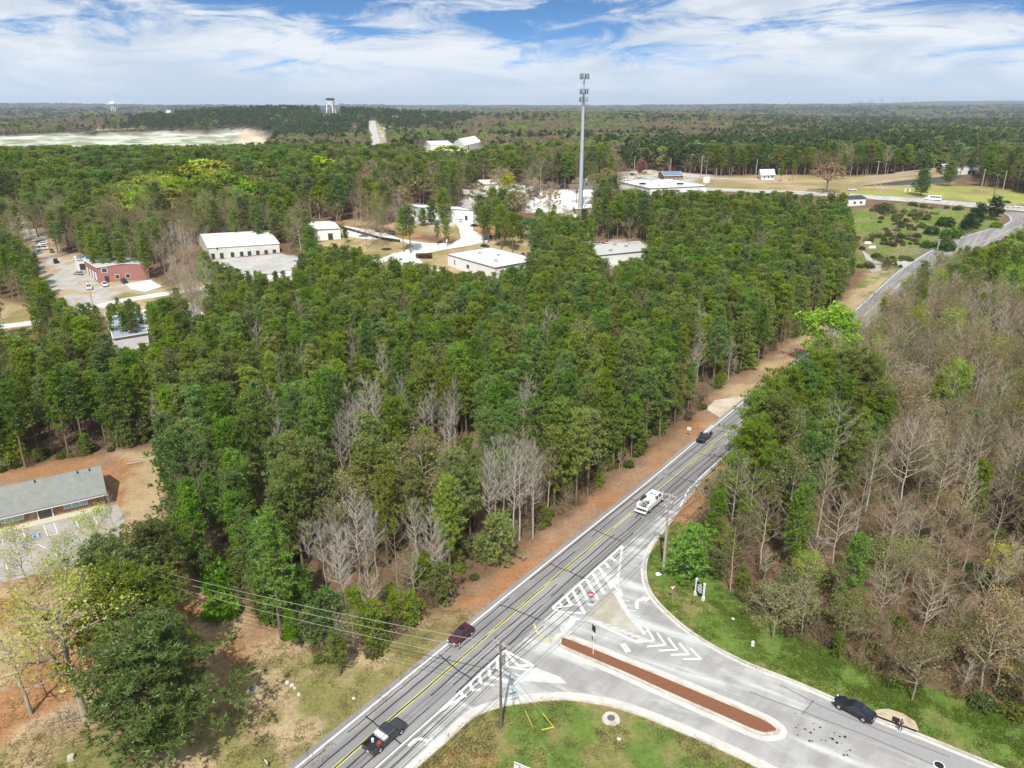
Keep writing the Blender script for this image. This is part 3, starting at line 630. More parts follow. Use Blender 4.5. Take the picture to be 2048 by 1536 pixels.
rs = np.random.RandomState(11)
def npmesh(name, V, F, mats, mi=None):
    me = bpy.data.meshes.new(name); V = np.asarray(V, float); F = np.asarray(F, int)
    me.vertices.add(len(V)); me.loops.add(F.size); me.polygons.add(len(F))
    me.vertices.foreach_set('co', V.ravel()); me.loops.foreach_set('vertex_index', F.ravel()); me.polygons.foreach_set('loop_start', np.arange(0, F.size, F.shape[1]))
    for m in mats: me.materials.append(m)
    if mi is not None: me.polygons.foreach_set('material_index', np.asarray(mi, int))
    me.update(calc_edges=True); return me
def segs_tris(segs):                                   # tapered limbs as triangles; thin twigs end in a point
    V = []; F = []
    for p, q, r0, r1, n in segs:
        p = np.array(p); q = np.array(q); d = q - p; L = np.linalg.norm(d) + 1e-9; d /= L
        a = np.cross(d, (0, 0, 1) if abs(d[2]) < .9 else (1, 0, 0)); a /= np.linalg.norm(a); b = np.cross(d, a); o = len(V)
        for i in range(n): t = 2 * math.pi * i / n; V.append(p + (a * math.cos(t) + b * math.sin(t)) * r0)
        if r1 <= 0:
            V.append(q)
            for i in range(n): F.append((o + i, o + (i + 1) % n, o + n))
        else:
            for i in range(n): t = 2 * math.pi * i / n; V.append(q + (a * math.cos(t) + b * math.sin(t)) * r1)
            for i in range(n):
                j = (i + 1) % n; F.append((o + i, o + j, o + n + j)); F.append((o + i, o + n + j, o + n + i))
    return np.array(V), np.array(F)
def tufts(C, rad, k, w, up=.35):                       # k narrow blades from each centre
    n = len(C); d = rs.normal(size=(n, k, 3)); d[..., 2] += up; d /= np.linalg.norm(d, axis=2, keepdims=True)
    e = rs.normal(size=(n, k, 3)); s = np.cross(d, e); s /= np.linalg.norm(s, axis=2, keepdims=True)
    r = (rad * (.7 + .6 * rs.rand(n, k)))[..., None] if np.isscalar(rad) else (rad[:, None] * (.7 + .6 * rs.rand(n, k)))[..., None]
    C = C[:, None, :]; a = C + s * w * .5 - d * r * .15; b = C - s * w * .5 - d * r * .15; c = C + d * r
    V = np.stack([a, b, c], 2).reshape(-1, 3); return V, np.arange(len(V)).reshape(-1, 3)
def leaves(C, size):
    n = len(C); d = rs.normal(size=(n, 3)); d /= np.linalg.norm(d, axis=1, keepdims=True); e = rs.normal(size=(n, 3)); s = np.cross(d, e); s /= np.linalg.norm(s, axis=1, keepdims=True)
    z = size * (.6 + .8 * rs.rand(n, 1)); V = np.stack([C - d * z * .5 + s * z * .4, C - d * z * .5 - s * z * .4, C + d * z * .6], 1).reshape(-1, 3)
    return V, np.arange(len(V)).reshape(-1, 3)
def join(parts):
    V = []; F = []; M = []; o = 0
    for (v, f), mi in parts:
        if len(v) == 0: continue
        V.append(v); F.append(f + o); M += [mi] * len(f); o += len(v)
    return np.concatenate(V), np.concatenate(F), M

def pine(h, cb, Rr, nb, k=10, top=.9, w=.26, tr=.62, dens=1.0, nt_=5):
    segs = []; lean = rs.normal(0, .012, 2); zs = np.linspace(0, h * .97, 6); pts = [(lean[0] * z + .1 * math.sin(z * .4), lean[1] * z, z) for z in zs]
    for i in range(5): segs.append((pts[i], pts[i + 1], .24 * (1 - i / 5.6), .24 * (1 - (i + 1) / 5.6), 6))
    trunk = segs_tris(segs); bs = []; C = []
    for i in range(nb):
        u = (i + rs.rand()) / nb; z = h * (cb + (1 - cb) * u ** .9); prof = (1 - u * .93) ** .42 * min(1, .5 + u * 2.4)
        L = Rr * prof * rs.uniform(.65, 1.2) + .35; az = i * 2.4 + rs.normal(0, .4); pt = rs.uniform(-.05, .35) + .5 * u
        x0 = lean[0] * z; y0 = lean[1] * z; p0 = np.array((x0, y0, z)); d = np.array((math.cos(az) * math.cos(pt), math.sin(az) * math.cos(pt), math.sin(pt)))
        p1 = p0 + d * L * .55; p2 = p1 + (d + np.array((0, 0, .35))) * L * .45
        bs.append((p0, p1, .06, .04, 3)); bs.append((p1, p2, .04, 0, 3))
        for q in range(int(max(2, L * .85 * dens + rs.rand()))):
            t = rs.uniform(.35, 1.0); c = p0 + (p1 - p0) * min(1, t / .55) if t < .55 else p1 + (p2 - p1) * (t - .55) / .45
            c = c + rs.normal(0, .18 + .12 * L * t, 3) * (1, 1, .5)
            for e in range(nt_): C.append(c + rs.normal(0, .30, 3) * (1, 1, .55))
    C.append((lean[0] * h, lean[1] * h, h))
    C = np.array(C); cr = tufts(C, tr, k, w)
    return trunk, segs_tris(bs), cr
def hardwood(h, tf, spread, nl, up=.9, ang=.6, dens=6, twl=1.0, fork=0, thick=1.0):
    """trunk to the crown's base and on through it, limbs off the trunk, secondaries, twigs"""
    T = []; B = []; tips = []; lean = rs.normal(0, .02, 2); n = 7; pts = []
    for i in range(n + 1):
        z = h * .93 * i / n; pts.append(np.array((lean[0] * z + rs.normal(0, .10) * (i > 1), lean[1] * z + rs.normal(0, .10) * (i > 1), z)))
    r0 = .011 * h * thick
    for i in range(n): T.append((pts[i], pts[i + 1], r0 * (1 - i / (n + .3)), r0 * (1 - (i + 1) / (n + .3)), 6))
    def grow(p, d, L, r, lev):
        q = p + d * L * .5; d2 = d + np.array((0, 0, .28)) + rs.normal(0, .14, 3); d2 /= np.linalg.norm(d2); e = q + d2 * L * .5
        if lev >= 2:
            B.append((p, e, r, 0, 3)); tips.append(e); tips.append(p + (e - p) * .5); return
        B.append((p, q, r, r * .7, 4 if lev == 0 else 3)); B.append((q, e, r * .7, r * .28 if lev == 0 else 0, 3 if lev else 4))
        k = dens if lev == 0 else max(3, int(dens * .8))
        for j in range(k):
            t = .25 + .75 * (j + rs.rand() * .8) / k; s = p + (q - p) * t * 2 if t < .5 else q + (e - q) * (t - .5) * 2
            base = d if t < .5 else d2; v = rs.normal(size=3); v -= base * v.dot(base); v /= np.linalg.norm(v)
            nd_ = base * math.cos(ang) + v * math.sin(ang); nd_[2] += .12 * up; nd_ /= np.linalg.norm(nd_)
            grow(s, nd_, L * (.62 - .25 * t) * twl * rs.uniform(.7, 1.25), r * .42, lev + 1)
        tips.append(e)
    for i in range(nl):
        u = (i + rs.rand() * .7) / nl; z = h * (tf + (.93 - tf) * u); k = min(n - 1, int(z / (h * .93) * n)); f = z / (h * .93) * n - k
        p = pts[k] + (pts[k + 1] - pts[k]) * f; az = i * 2.4 + rs.normal(0, .5); pt = up * rs.uniform(.55, 1.1) + .25 * u
        d = np.array((math.cos(az) * math.cos(pt), math.sin(az) * math.cos(pt), math.sin(pt)))
        L = spread * (1.15 - .75 * u) * rs.uniform(.7, 1.2) * min(1, .55 + 1.4 * u); grow(p, d, L, r0 * (.42 - .25 * u), 0)
    return segs_tris(T), segs_tris(B), np.array(tips)
def budcloud(tips, n, jit): return tips[rs.randint(0, len(tips), n)] + rs.normal(0, jit, (n, 3))

PROTO = {}                                            # kind -> list of dicts(parts, joined mesh, height)
def reg(kind, h, parts):
    """parts: (name, (V, F), material)"""
    ms = [(nm, npmesh(nm, v, f, [m])) for nm, (v, f), m in parts]
    V, F, M = join([((v, f), i) for i, (nm, (v, f), m) in enumerate(parts)])
    jm = npmesh(kind, V, F, [M_LEAFI if m is M_LEAF else m for _, _, m in parts], M)
    PROTO.setdefault(kind, []).append(dict(parts=ms, joined=jm, h=h))
for i in range(7):
    h = rs.uniform(17, 21); t, b, c = pine(h, rs.uniform(.30, .46), rs.uniform(2.0, 2.9), 66, k=9, w=.17, tr=.42, nt_=6)
    v, f, _ = join([(t, 0), (b, 0)]); reg('pine', h, [('trunk', (v, f), M_PBARK), ('crown', c, M_LEAF)])
for i in range(5):                                    # upright poplars and young hardwoods
    h = rs.uniform(17, 20); t, b, tp = hardwood(h, rs.uniform(.25, .42), rs.uniform(3.6, 4.6), 30, up=.85, ang=.5, dens=7, thick=.85)
    reg('upright', h, [('trunk', t, M_BARK), ('branches', b, M_BARK)]); reg('pale', h, [('trunk', t, M_PALE), ('branches', b, M_PALE)])
for i in range(4):                                    # spreading, twiggy
    h = rs.uniform(14, 17); t, b, tp = hardwood(h, .28, rs.uniform(5.2, 6.4), 20, up=.62, ang=.7, dens=8, thick=.85)
    reg('twiggy', h, [('trunk', t, M_BARK), ('branches', b, M_TWIG)])
for i in range(4):
    h = rs.uniform(14, 18); t, b, tp = hardwood(h, .28, rs.uniform(4.4, 5.4), 18, up=.7, ang=.62, dens=5)
    reg('budding', h, [('trunk', t, M_BARK), ('branches', b, M_BARK), ('crown', leaves(budcloud(tp, 2200, .45), .22), M_LEAF)])
for i in range(3):
    h = rs.uniform(12, 15); t, b, tp = hardwood(h, .22, rs.uniform(4.6, 5.4), 20, up=.65, ang=.65, dens=4)
    reg('leafy', h, [('trunk', t, M_BARK), ('crown', leaves(budcloud(tp, 5200, .5), .42), M_LEAF)])
for i in range(4):                                    # roadside and understorey bushes, height 2.2
    ang = rs.rand(26) * 6.28; segs = [((0, 0, 0), (math.cos(a) * r, math.sin(a) * r, z), .03, 0, 3) for a, r, z in zip(ang, rs.uniform(.3, 1.2, 26), rs.uniform(.8, 2.2, 26))]
    th = rs.rand(230) * 6.28; rr = 1.15 * np.sqrt(rs.rand(230)); zz = rs.rand(230) * 1.8 * np.sqrt(1 - (rr / 1.3) ** 2) + .15
    C = np.stack([rr * np.cos(th), rr * np.sin(th), zz], 1); reg('bush', 2.2, [('stem', segs_tris(segs), M_TWIG), ('crown', tufts(C, .28, 7, .16), M_LEAF)])
for i in range(4):
    h = rs.uniform(6.5, 8.5); t, b, c = pine(h, .06, 1.9, 46, k=9, w=.15, tr=.36, nt_=5); v, f, _ = join([(t, 0), (b, 0)]); reg('young', h, [('trunk', (v, f), M_PBARK), ('crown', c, M_LEAF)])
for i in range(4):                                    # bare brush
    S_ = []
    for k in range(26):
        a = rs.rand() * 6.28; r = rs.uniform(.3, 1.8); z = rs.uniform(.8, 3.4); p = np.array((rs.normal(0, .5), rs.normal(0, .5), 0)); q = p + np.array((math.cos(a) * r, math.sin(a) * r, z)); S_.append((p, q, .035, 0, 3))
        for j in range(7):
            s = p + (q - p) * rs.uniform(.3, .95); S_.append((s, s + rs.normal(0, .45, 3) + (0, 0, .35), .022, 0, 3))
    reg('brush', 3.0, [('branches', segs_tris(S_), M_BRUSH)])
for i in range(4):                                    # far away: coarse clumps
    h = rs.uniform(15, 18); C = []; Rr = rs.uniform(3, 3.8)
    for k in range(46):
        u = rs.rand(); z = h * (.38 + .62 * u); r = Rr * (1 - u) ** .5 * math.sqrt(rs.rand()); a = rs.rand() * 6.28; C.append((r * math.cos(a), r * math.sin(a), z))
    reg('farpine', h, [('trunk', segs_tris([((0, 0, 0), (0, 0, h * .9), .3, 0, 4)]), M_PBARK), ('crown', tufts(np.array(C), 1.35, 8, .8), M_LEAF)])
for i in range(4):
    h = rs.uniform(13, 16); C = []; Rr = rs.uniform(4, 5.2)
    for k in range(60):
        v = rs.normal(size=3); v /= np.linalg.norm(v); v[2] = abs(v[2]) - .25; C.append((v[0] * Rr * rs.uniform(.5, 1), v[1] * Rr * rs.uniform(.5, 1), h * .55 + v[2] * h * .42))
    C = np.array(C); sg = [((0, 0, 0), (0, 0, h * .6), .25, .15, 4)] + [((0, 0, h * .35), c, .12, 0, 3) for c in C[:26]]
    reg('farwood', h, [('trunk', segs_tris(sg), M_BARK), ('crown', tufts(C, 1.3, 7, .34), M_LEAF)])
    reg('farleaf', h, [('trunk', segs_tris(sg), M_BARK), ('crown', tufts(C, 1.3, 10, .85), M_LEAF)])

LIME = (.34, .50, .04, 1); LIME2 = (.25, .38, .05, 1); YLW = (.40, .42, .05, 1); BUD = (.25, .26, .09, 1); OLV = (.20, .19, .08, 1)
PG = [(.180, .285, .045, 1), (.205, .305, .045, 1), (.152, .265, .055, 1), (.235, .315, .055, 1), (.215, .268, .07, 1)]
TWG = (.215, .165, .115, 1); TAN_ = (.44, .33, .18, 1); PINK = (.26, .20, .165, 1)
rr_ = random.Random(21)
# where no tree may stand (ground), and what no tree may hide from the photograph's viewpoint
CL = [z[0] for z in ZONES if z[0] is not ZONES[0][0]] + [ZONES[0][0]]
CL = [ZONES[0][0]] + [z[0] for z in ZONES[8:12]] + [z[0] for z in ZONES[12:15]] + [z[0] for z in ZONES[14:] if z[0] is not QUARRY] + [QUARRY]
CL.append(arr(offset(white_left, 6.2) + offset(yellow, -10)[::-1])); CL.append(arr(offset(hp, 13) + offset(hp, -12)[::-1]))
PR = [
 (560, [(70, 500), (320, 500), (335, 590), (200, 598), (150, 615), (95, 575)]), (495, [(390, 448), (440, 446), (565, 478), (610, 515), (560, 545), (480, 540), (400, 510)]),
 (455, [(618, 434), (690, 442), (690, 470), (800, 480), (905, 482), (915, 445), (945, 445), (950, 478), (985, 480), (1060, 505), (1060, 520), (1040, 528), (990, 545), (895, 535), (800, 520), (700, 486), (640, 486)]),
 (385, [(815, 405), (945, 420), (950, 440), (830, 432)]), (378, [(922, 372), (1010, 362), (1070, 375), (1190, 378), (1185, 400), (1150, 430), (1060, 425), (1050, 398), (925, 388)]),
 (495, [(1180, 482), (1290, 490), (1290, 515), (1200, 520)]), (430, [(1140, 150), (1178, 150), (1178, 440), (1140, 440)]),
 (350, [(1240, 356), (1400, 350), (1520, 340), (1560, 342), (1600, 362), (1640, 380), (1500, 384), (1400, 380), (1240, 378)]),
 (372, [(1596, 316), (1735, 316), (1735, 388), (1596, 388)]), (340, [(1690, 388), (1700, 362), (1760, 346), (1880, 340), (1960, 332), (1965, 350), (1930, 366), (2048, 392), (2048, 455), (1985, 485), (1880, 500), (1800, 545), (1716, 545), (1712, 430), (1690, 405)]),
 (545, [(1800, 535), (1850, 520), (1700, 640), (1650, 680), (1640, 650), (1716, 545)]),
 (290, [(845, 302), (850, 270), (970, 266), (965, 296), (930, 302)]), (240, [(738, 288), (738, 242), (756, 240), (772, 262), (778, 286)]),
 (255, [(-50, 284), (-50, 268), (200, 262), (380, 256), (490, 254), (545, 265), (535, 284), (350, 290), (0, 292)]), (214, [(212, 198), (238, 198), (238, 222), (212, 222)]), (214, [(640, 190), (680, 190), (680, 226), (640, 226)]),
 (700, [(195, 655), (262, 640), (300, 680), (235, 702)]), (900, [(0, 940), (225, 935), (250, 990), (240, 1110), (120, 1150), (0, 1155)]), (445, [(50, 462), (100, 475), (110, 505), (60, 500)]),
 (800, [(1480, 805), (1300, 965), (1245, 1105), (1435, 945), (1475, 885)]), (640, [(0, 644), (50, 634), (52, 650), (0, 668)]), (214, [(325, 226), (350, 224), (350, 218), (325, 218)]), (650, [(60, 655), (90, 640), (90, 668), (70, 690)])]
PROT = [np.array(q, float) for _, q in PR]; PROTY = [P(1024, v).y if v > 216 else 9e9 for v, _ in PR]
SOFTP = [P(600, 470), P(1090, 440), P(600, 448), P(-60, 420), P(60, 525)]
def kept(x, y, h, r):
    ok = np.ones(len(x), bool); sr_ = fbm(x / 14 + 77, y / 14, 2) > .52
    for q in CL: ok &= ~(inpoly(x, y, q) & (~sr_ if any(abs(q[0][0] - p.x) < .1 and abs(q[0][1] - p.y) < .1 for p in SOFTP) else True))
    z0 = terrain(x, y)
    for fz, fr in ((.3, 0), (.55, -1), (.55, 1), (.75, -1), (.75, 0), (.75, 1), (.9, 0), (1.0, 0)):
        u, v = proj(x + fr * r, y, z0 + h * fz)
        for q, yq in zip(PROT, PROTY): ok &= ~(inpoly(u, v, q) & (y < yq))
    return ok
road_pl = [p for p in white_left]
def right_of_road(x, y):
    q = arr([p for p in white_left if p.y > 20] + [P(2200, 426), P(3500, 445), P(6000, 1500)]); q = np.vstack([q, [[600, -100], [q[0][0], -100]]]); return inpoly(x, y, q)
ZM = [ # canopy-top region of the photograph, kinds with weights
 ([(1470, 800), (1560, 735), (1700, 690), (1800, 750), (1790, 880), (1640, 900), (1500, 950), (1400, 950)], dict(pine=10)),
 ([(1530, 960), (1720, 930), (1720, 1130), (1560, 1160)], dict(pine=5, upright=2, twiggy=2)),
 ([(1980, 470), (2060, 440), (2060, 560), (1900, 540)], dict(pine=5, leafy=1, upright=1)),
 ([(1800, 530), (2060, 500), (2060, 610), (1850, 600)], dict(budding=2, upright=6, twiggy=2, pine=1)),
 ([(1600, 600), (1760, 600), (1760, 760), (1600, 760)], dict(budding=1.5, upright=5)),
 ([(950, 860), (1115, 860), (1115, 1010), (950, 1010)], dict(upright=9, pine=1)),
 ([(640, 970), (960, 1000), (960, 1180), (640, 1130)], dict(upright=6, pine=4, twiggy=2, budding=1)),
 ([(520, 800), (640, 790), (640, 900), (520, 900)], dict(budding=3, pine=6)),
 ([(0, 470), (130, 490), (110, 640), (0, 640)], dict(pine=6, twiggy=4)),
 ([(300, 440), (420, 440), (430, 620), (300, 600)], dict(upright=5, twiggy=3, pine=1)),
 ([(-300, 296), (560, 296), (700, 330), (700, 380), (180, 380), (-300, 340)], dict(pine=9, twiggy=.7)),
 ([(-300, 380), (60, 380), (200, 410), (60, 520), (-300, 520)], dict(twiggy=5, budding=2, pine=4)),
 ([(170, 380), (480, 340), (480, 440), (200, 480)], dict(budding=4, twiggy=5, pine=3)),
 ([(480, 330), (800, 330), (800, 470), (560, 460)], dict(twiggy=6, pine=4, budding=1)),
 ([(760, 380), (1000, 330), (1000, 380), (860, 430)], dict(pine=4, twiggy=4)),
 ([(980, 300), (1250, 290), (1250, 372), (980, 360)], dict(pine=5, twiggy=4, budding=1)),
 ([(1250, 300), (1700, 300), (1700, 352), (1250, 350)], dict(twiggy=6, pine=4)),
]
ZM = [(np.array(a, float), b) for a, b in ZM]
KINDS = ['pine', 'upright', 'twiggy', 'budding', 'leafy']
def choose(x, y, h):
    u, v = proj(x, y, h * .9 + terrain(x, y)); n = len(x); Wt = np.zeros((n, 5)); right = right_of_road(x, y)
    Wt[:] = (10, .35, .25, .2, 0); far = (y > 430); Wt[far] = (6, .8, 3.2, 1.0, 0); Wt[right] = (1.3, 4.2, 4.2, 4.2, 0); Wt[right & (y > 300)] = (6, 1, 3, 2, 0)
    done = np.zeros(n, bool)
    for q, d in ZM:
        k = inpoly(u, v, q) & ~done; Wt[k] = [d.get(a, 0) for a in KINDS]; done |= k
    Wt /= Wt.sum(1, keepdims=True); c = Wt.cumsum(1); return (rs.rand(n, 1) > c).sum(1).clip(0, 4)
def cand(y0, y1, sp0, sp1, wide=.86):
    X = []; Y = []; y = y0
    while y < y1:
        s = sp0 + (sp1 - sp0) * (y - y0) / (y1 - y0); hw_ = y * wide + 25; n = int(2 * hw_ / s)
        X.append(np.linspace(-hw_, hw_, n) + rs.uniform(-.42, .42, n) * s); Y.append(np.full(n, y) + rs.uniform(-.42, .42, n) * s); y += s
    return np.concatenate(X), np.concatenate(Y)
X, Y = cand(46, 640, 3.9, 6.6)
Hh = (rs.uniform(13.5, 20.5, len(X)) + 3.5 * (fbm(X / 26 + 5, Y / 26, 2) - .5)) * (1 + .22 * np.clip((Y - 330) / 120, 0, 1)); right = right_of_road(X, Y); Hh[right] *= .86
k = kept(X, Y, Hh, 2.6); k2 = ~k & kept(X, Y, Hh * .62, 2.0); Hh[k2] *= .62; k |= k2; X, Y, Hh, right = X[k], Y[k], Hh[k], right[k]
kd = choose(X, Y, Hh)
thin = rs.rand(len(X)); keep = ~((kd > 0) & (thin < np.where(right, .05, .25))) ; X, Y, Hh, kd, right = X[keep], Y[keep], Hh[keep], kd[keep], right[keep]
# trees one can single out, read from the photograph: (u, v) of the foot or of the top, height, kind, colour, label
def at_top(u, v, h, z=0): return P(u, v, h)
SPECIAL = []
def inwood(u, v, h):                                 # the foot stands inside the left-hand wood, clear of road and yards
    p = P(u, v, h); x, y = np.array([p.x]), np.array([p.y]); return not any(inpoly(x, y, q)[0] for q in CL) and not right_of_road(x, y)[0] and dpoly(x, y, arr(white_left), False)[0] > 8
def sp(kind, u, v, h, label, cat='tree', color=None, top=True, w=1.0, name=None, var=None, grp=None):
    p = at_top(u, v, h) if top else P(u, v); SPECIAL.append((kind, p.x, p.y, h, label, color, w, name, var, grp))
for (u, v, h, l) in ((990, 868, 19.5, 'first'), (1006, 862, 20, 'second'), (1040, 868, 20, ''), (1068, 882, 18.5, ''), (1025, 885, 19, ''), (978, 900, 17.5, '')):
    sp('pale', u, v, h, 'tall leafless white-barked tree in the tight row by the left verge', grp='white-barked trees in a row beside the main road')
sp('pale', 704, 975, 17.5, 'lone tall bare pale tree with straight trunk at the wood\'s near edge')
sp('pale', 672, 1040, 15.5, 'thin bare pale tree just left of the lone tall bare tree')
for u, v in ((728, 744), (748, 752), (690, 795), (707, 800)): sp('pale', u, v, 17, 'bare pale tree in the small cluster poking through the middle of the pine wood', grp='bare trees clustered mid pine wood')
for u, v in ((860, 762), (846, 790), (893, 775)): sp('pale', u, v, 16.5, 'bare pale tree in the trio right of the middle cluster', grp='trio of bare trees in the pine wood')
for u, v in ((1064, 746), (1048, 765)): sp('pale', u, v, 16.5, 'bare pale tree of the pair above the white-barked row', grp='pair of bare trees above the row')
sp('pale', 548, 706, 16, 'bare pale tree poking out of pines left of the middle cluster'); sp('pale', 540, 770, 16, 'bare grey tree standing below the left bare tree in the pine wood')
sp('pale', 1404, 648, 17, 'large bare white tree at the pine wood\'s right edge by the dirt drive'); sp('pale', 1466, 668, 13, 'slim bare white tree next to the dirt drive at the wood\'s edge')
sp('pale', 1390, 690, 13, 'short bare white tree under the large bare tree at the wood\'s edge'); sp('twiggy', 1575, 625, 11, 'bare brown-grey tree beside the road before the bright lime tree')
sp('leafy', 1672, 622, 17, 'bright lime-green leafy tree leaning over the main road', color=(.26, .42, .055, 1), w=1.35)
sp('leafy', 1650, 680, 11, 'pale lime tree just below the bright lime tree by the road', color=LIME2)
sp('twiggy', 1262, 438, 15, 'rounded bare brown tree behind the grey-roofed building at the edge of the pines'); sp('young', 1387, 1062, 8.6, 'bright green conical evergreen bush between utility pole and brush', color=(.19, .40, .03, 1), w=1.35, name='evergreen_bush')
sp('farleaf', 900, 284, 24, 'very bright yellow-green round tree below the white church buildings', color=LIME, w=2.6); sp('farleaf', 636, 304, 24, 'bright lime round tree right of the double row, left of centre', color=LIME, w=2.1)
sp('farleaf', 540, 302, 22, 'light green tree between the yellow-green grove and the bright lime round tree', color=LIME2, w=1.9)
for u, v, c in ((395, 318, LIME), (430, 322, YLW), (372, 330, YLW), (452, 345, LIME2)): sp('farleaf', u, v - 8, 24, 'lime and yellow leafed tree in the grove at the upper left', color=c, w=1.9, grp='yellow-green trees in the upper left grove')
for u, v, c in ((310, 340, LIME2), (285, 352, YLW), (250, 362, LIME2), (325, 352, YLW), (225, 372, BUD)): sp('farleaf', u, v - 8, 21, 'yellow-green leafed tree on the lower left side of the upper left grove', color=c, w=1.8, grp='yellow-green trees below the grove')
sp('budding', 60, 345, 20, 'half-leafed yellow-green tree at the far left above the junk yard', color=BUD, w=1.7); sp('budding', 100, 358, 19, 'pale green budding tree right of the far-left half-leafed tree', color=LIME2, w=1.7)
sp('leafy', 404, 528, 11, 'fresh lime-green tree by the street below the white warehouse', color=(.22, .40, .06, 1), w=.85); sp('pale', 338, 440, 16, 'tall bare tree right of the red building'); sp('pale', 372, 462, 15, 'wide bare tree between red building and warehouse', w=1.2)
sp('farwood', 1662, 318, 21, 'huge golden-brown budding oak beside the highway', color=TAN_, w=2.3, name='oak_tree')
sp('bushy', 885, 380, 18, 'tall dark pine in front of the long white building'); sp('bushy', 862, 405, 12, 'shorter pine left of the tall dark pine by the long white building')
for u, v in ((985, 378), (1006, 380), (960, 392), (1026, 388)): sp('bushy', u, v, 14, 'broad dark pine in the clump on the red-mulch corner of the cul-de-sac', grp='pines on the red mulch corner', w=1.25)
sp('leafy', 690, 458, 7, 'small green tree on the lawn in front of the second white building', color=(.08, .17, .03, 1), w=.6); sp('pale', 774, 424, 12, 'thin bare tree in a black mulch ring on the cul-de-sac lawn'); sp('pale', 710, 420, 12, 'bare tree beside the second white building')
sp('pale', 1096, 404, 13, 'pale bare tree before the bright white lot'); sp('leafy', 1108, 410, 8, 'light green sapling before the bright white lot', color=LIME2, w=.5); sp('leafy', 1078, 428, 7, 'green sapling at the lot\'s left corner', color=(.12, .25, .03, 1), w=.5)
sp('leafy', 996, 455, 9, 'bright green shrubby tree right of the cul-de-sac entrance', color=(.13, .27, .03, 1), w=.7); sp('leafy', 1040, 452, 9, 'brownish-green small tree right of the cul-de-sac', color=(.18, .2, .05, 1), w=.7)
sp('pale', 696, 388, 10, 'white-blossomed bare tree on the clay bank behind the cul-de-sac', color=None)
sp('farwood', 710, 243, 20, 'tan budding tree left of the bright far boulevard', color=PINK, w=2.2); sp('budding', 785, 246, 18, 'olive tree right of the bright far boulevard', color=OLV, w=2); sp('farwood', 885, 250, 20, 'tan tree above the white church buildings', color=PINK, w=2.2)
# right wood, close up
for u, v, h in ((1820, 640, 17), (1870, 655, 16), (1925, 650, 17), (1985, 600, 15), (2030, 610, 16), (1780, 700, 16), (1515, 930, 15), (1540, 985, 14), (1735, 930, 15), (1800, 985, 14), (1690, 985, 14), (1850, 1010, 13), (1960, 1000, 14), (2020, 960, 14), (1780, 1130, 11), (1930, 1200, 10), (1620, 1160, 9), (1990, 1130, 11), (1686, 805, 17), (1560, 810, 16), (1590, 815, 15), (1835, 840, 18), (1760, 870, 16), (1480, 900, 15), (1640, 1070, 10), (1870, 1150, 11), (1900, 880, 15), (1955, 870, 14)):
    sp('palewide', u, v, h, 'bare pale branching tree standing out of the brown right-hand wood', grp='pale bare trees in the right-hand wood')
sp('budding', 1478, 905, 14, 'slender tree with pale green buds at the left edge of the right-hand wood', color=LIME2)
# bottom left clearing
sp('budding', 172, 1440, 19, 'old thick-trunked tree with pale green buds in the bottom left clearing', color=(.46, .52, .09, 1), top=False, w=1.35, name='old_tree', var='big')
sp('pale', 62, 1428, 11, 'gnarled bare tree on red soil left of the old thick-trunked tree', top=False, w=1.3, name='old_tree', var='big2')
sp('pine', 335, 1520, 18, 'big dark bushy pine at the bottom left, nearest the camera', color=(.13, .20, .045, 1), top=False, w=1.5, var='bushy')
sp('pine', 295, 1390, 18, 'bushy olive pine just behind the nearest big pine', color=(.15, .215, .045, 1), top=False, w=1.4, var='bushy')
sp('pine', 250, 1290, 16, 'dark pine behind the old budding tree in the bottom left clearing', color=(.14, .205, .045, 1), top=False, w=1.3, var='bushy')
sp('pine', 330, 1215, 14, 'olive pine on the clay bank below the grey-roofed building', color=(.16, .22, .05, 1), top=False, w=1.3, var='bushy')
sp('budding', 60, 1190, 12, 'young budding tree left of the parking lot markings', color=(.42, .52, .08, 1), top=False, w=1.2)
sp('budding', 150, 1215, 12, 'second young budding tree below the parking lot', color=(.42, .52, .08, 1), top=False, w=1.2)
sp('budding', 215, 1165, 13, 'young budding tree in front of the grey-roofed building\'s parking lot', color=(.42, .52, .08, 1), top=False, w=1.0)
sp('pale', 225, 1050, 7, 'leafless grey shrubby tree at the corner of the grey-roofed building', top=False, w=1.1)
sp('bush', 445, 1228, 3.2, 'bright green rounded bush at the edge of the wood by the clay clearing', color=(.12, .30, .02, 1), top=False, w=1.6, name='bush'); sp('bush', 440, 1180, 6, 'bright green vine-covered bush behind the rounded bright bush', color=(.13, .29, .03, 1), top=False, w=.8, name='bush')
sp('pine', 680, 1352, 7, 'young short pine at the corner of the wood by the overhead wires', color=(.12, .19, .03, 1), top=False, w=1.5); sp('leafy', 585, 1300, 6, 'small bright green tree under the overhead wires', color=(.13, .27, .03, 1), top=False, w=.7)

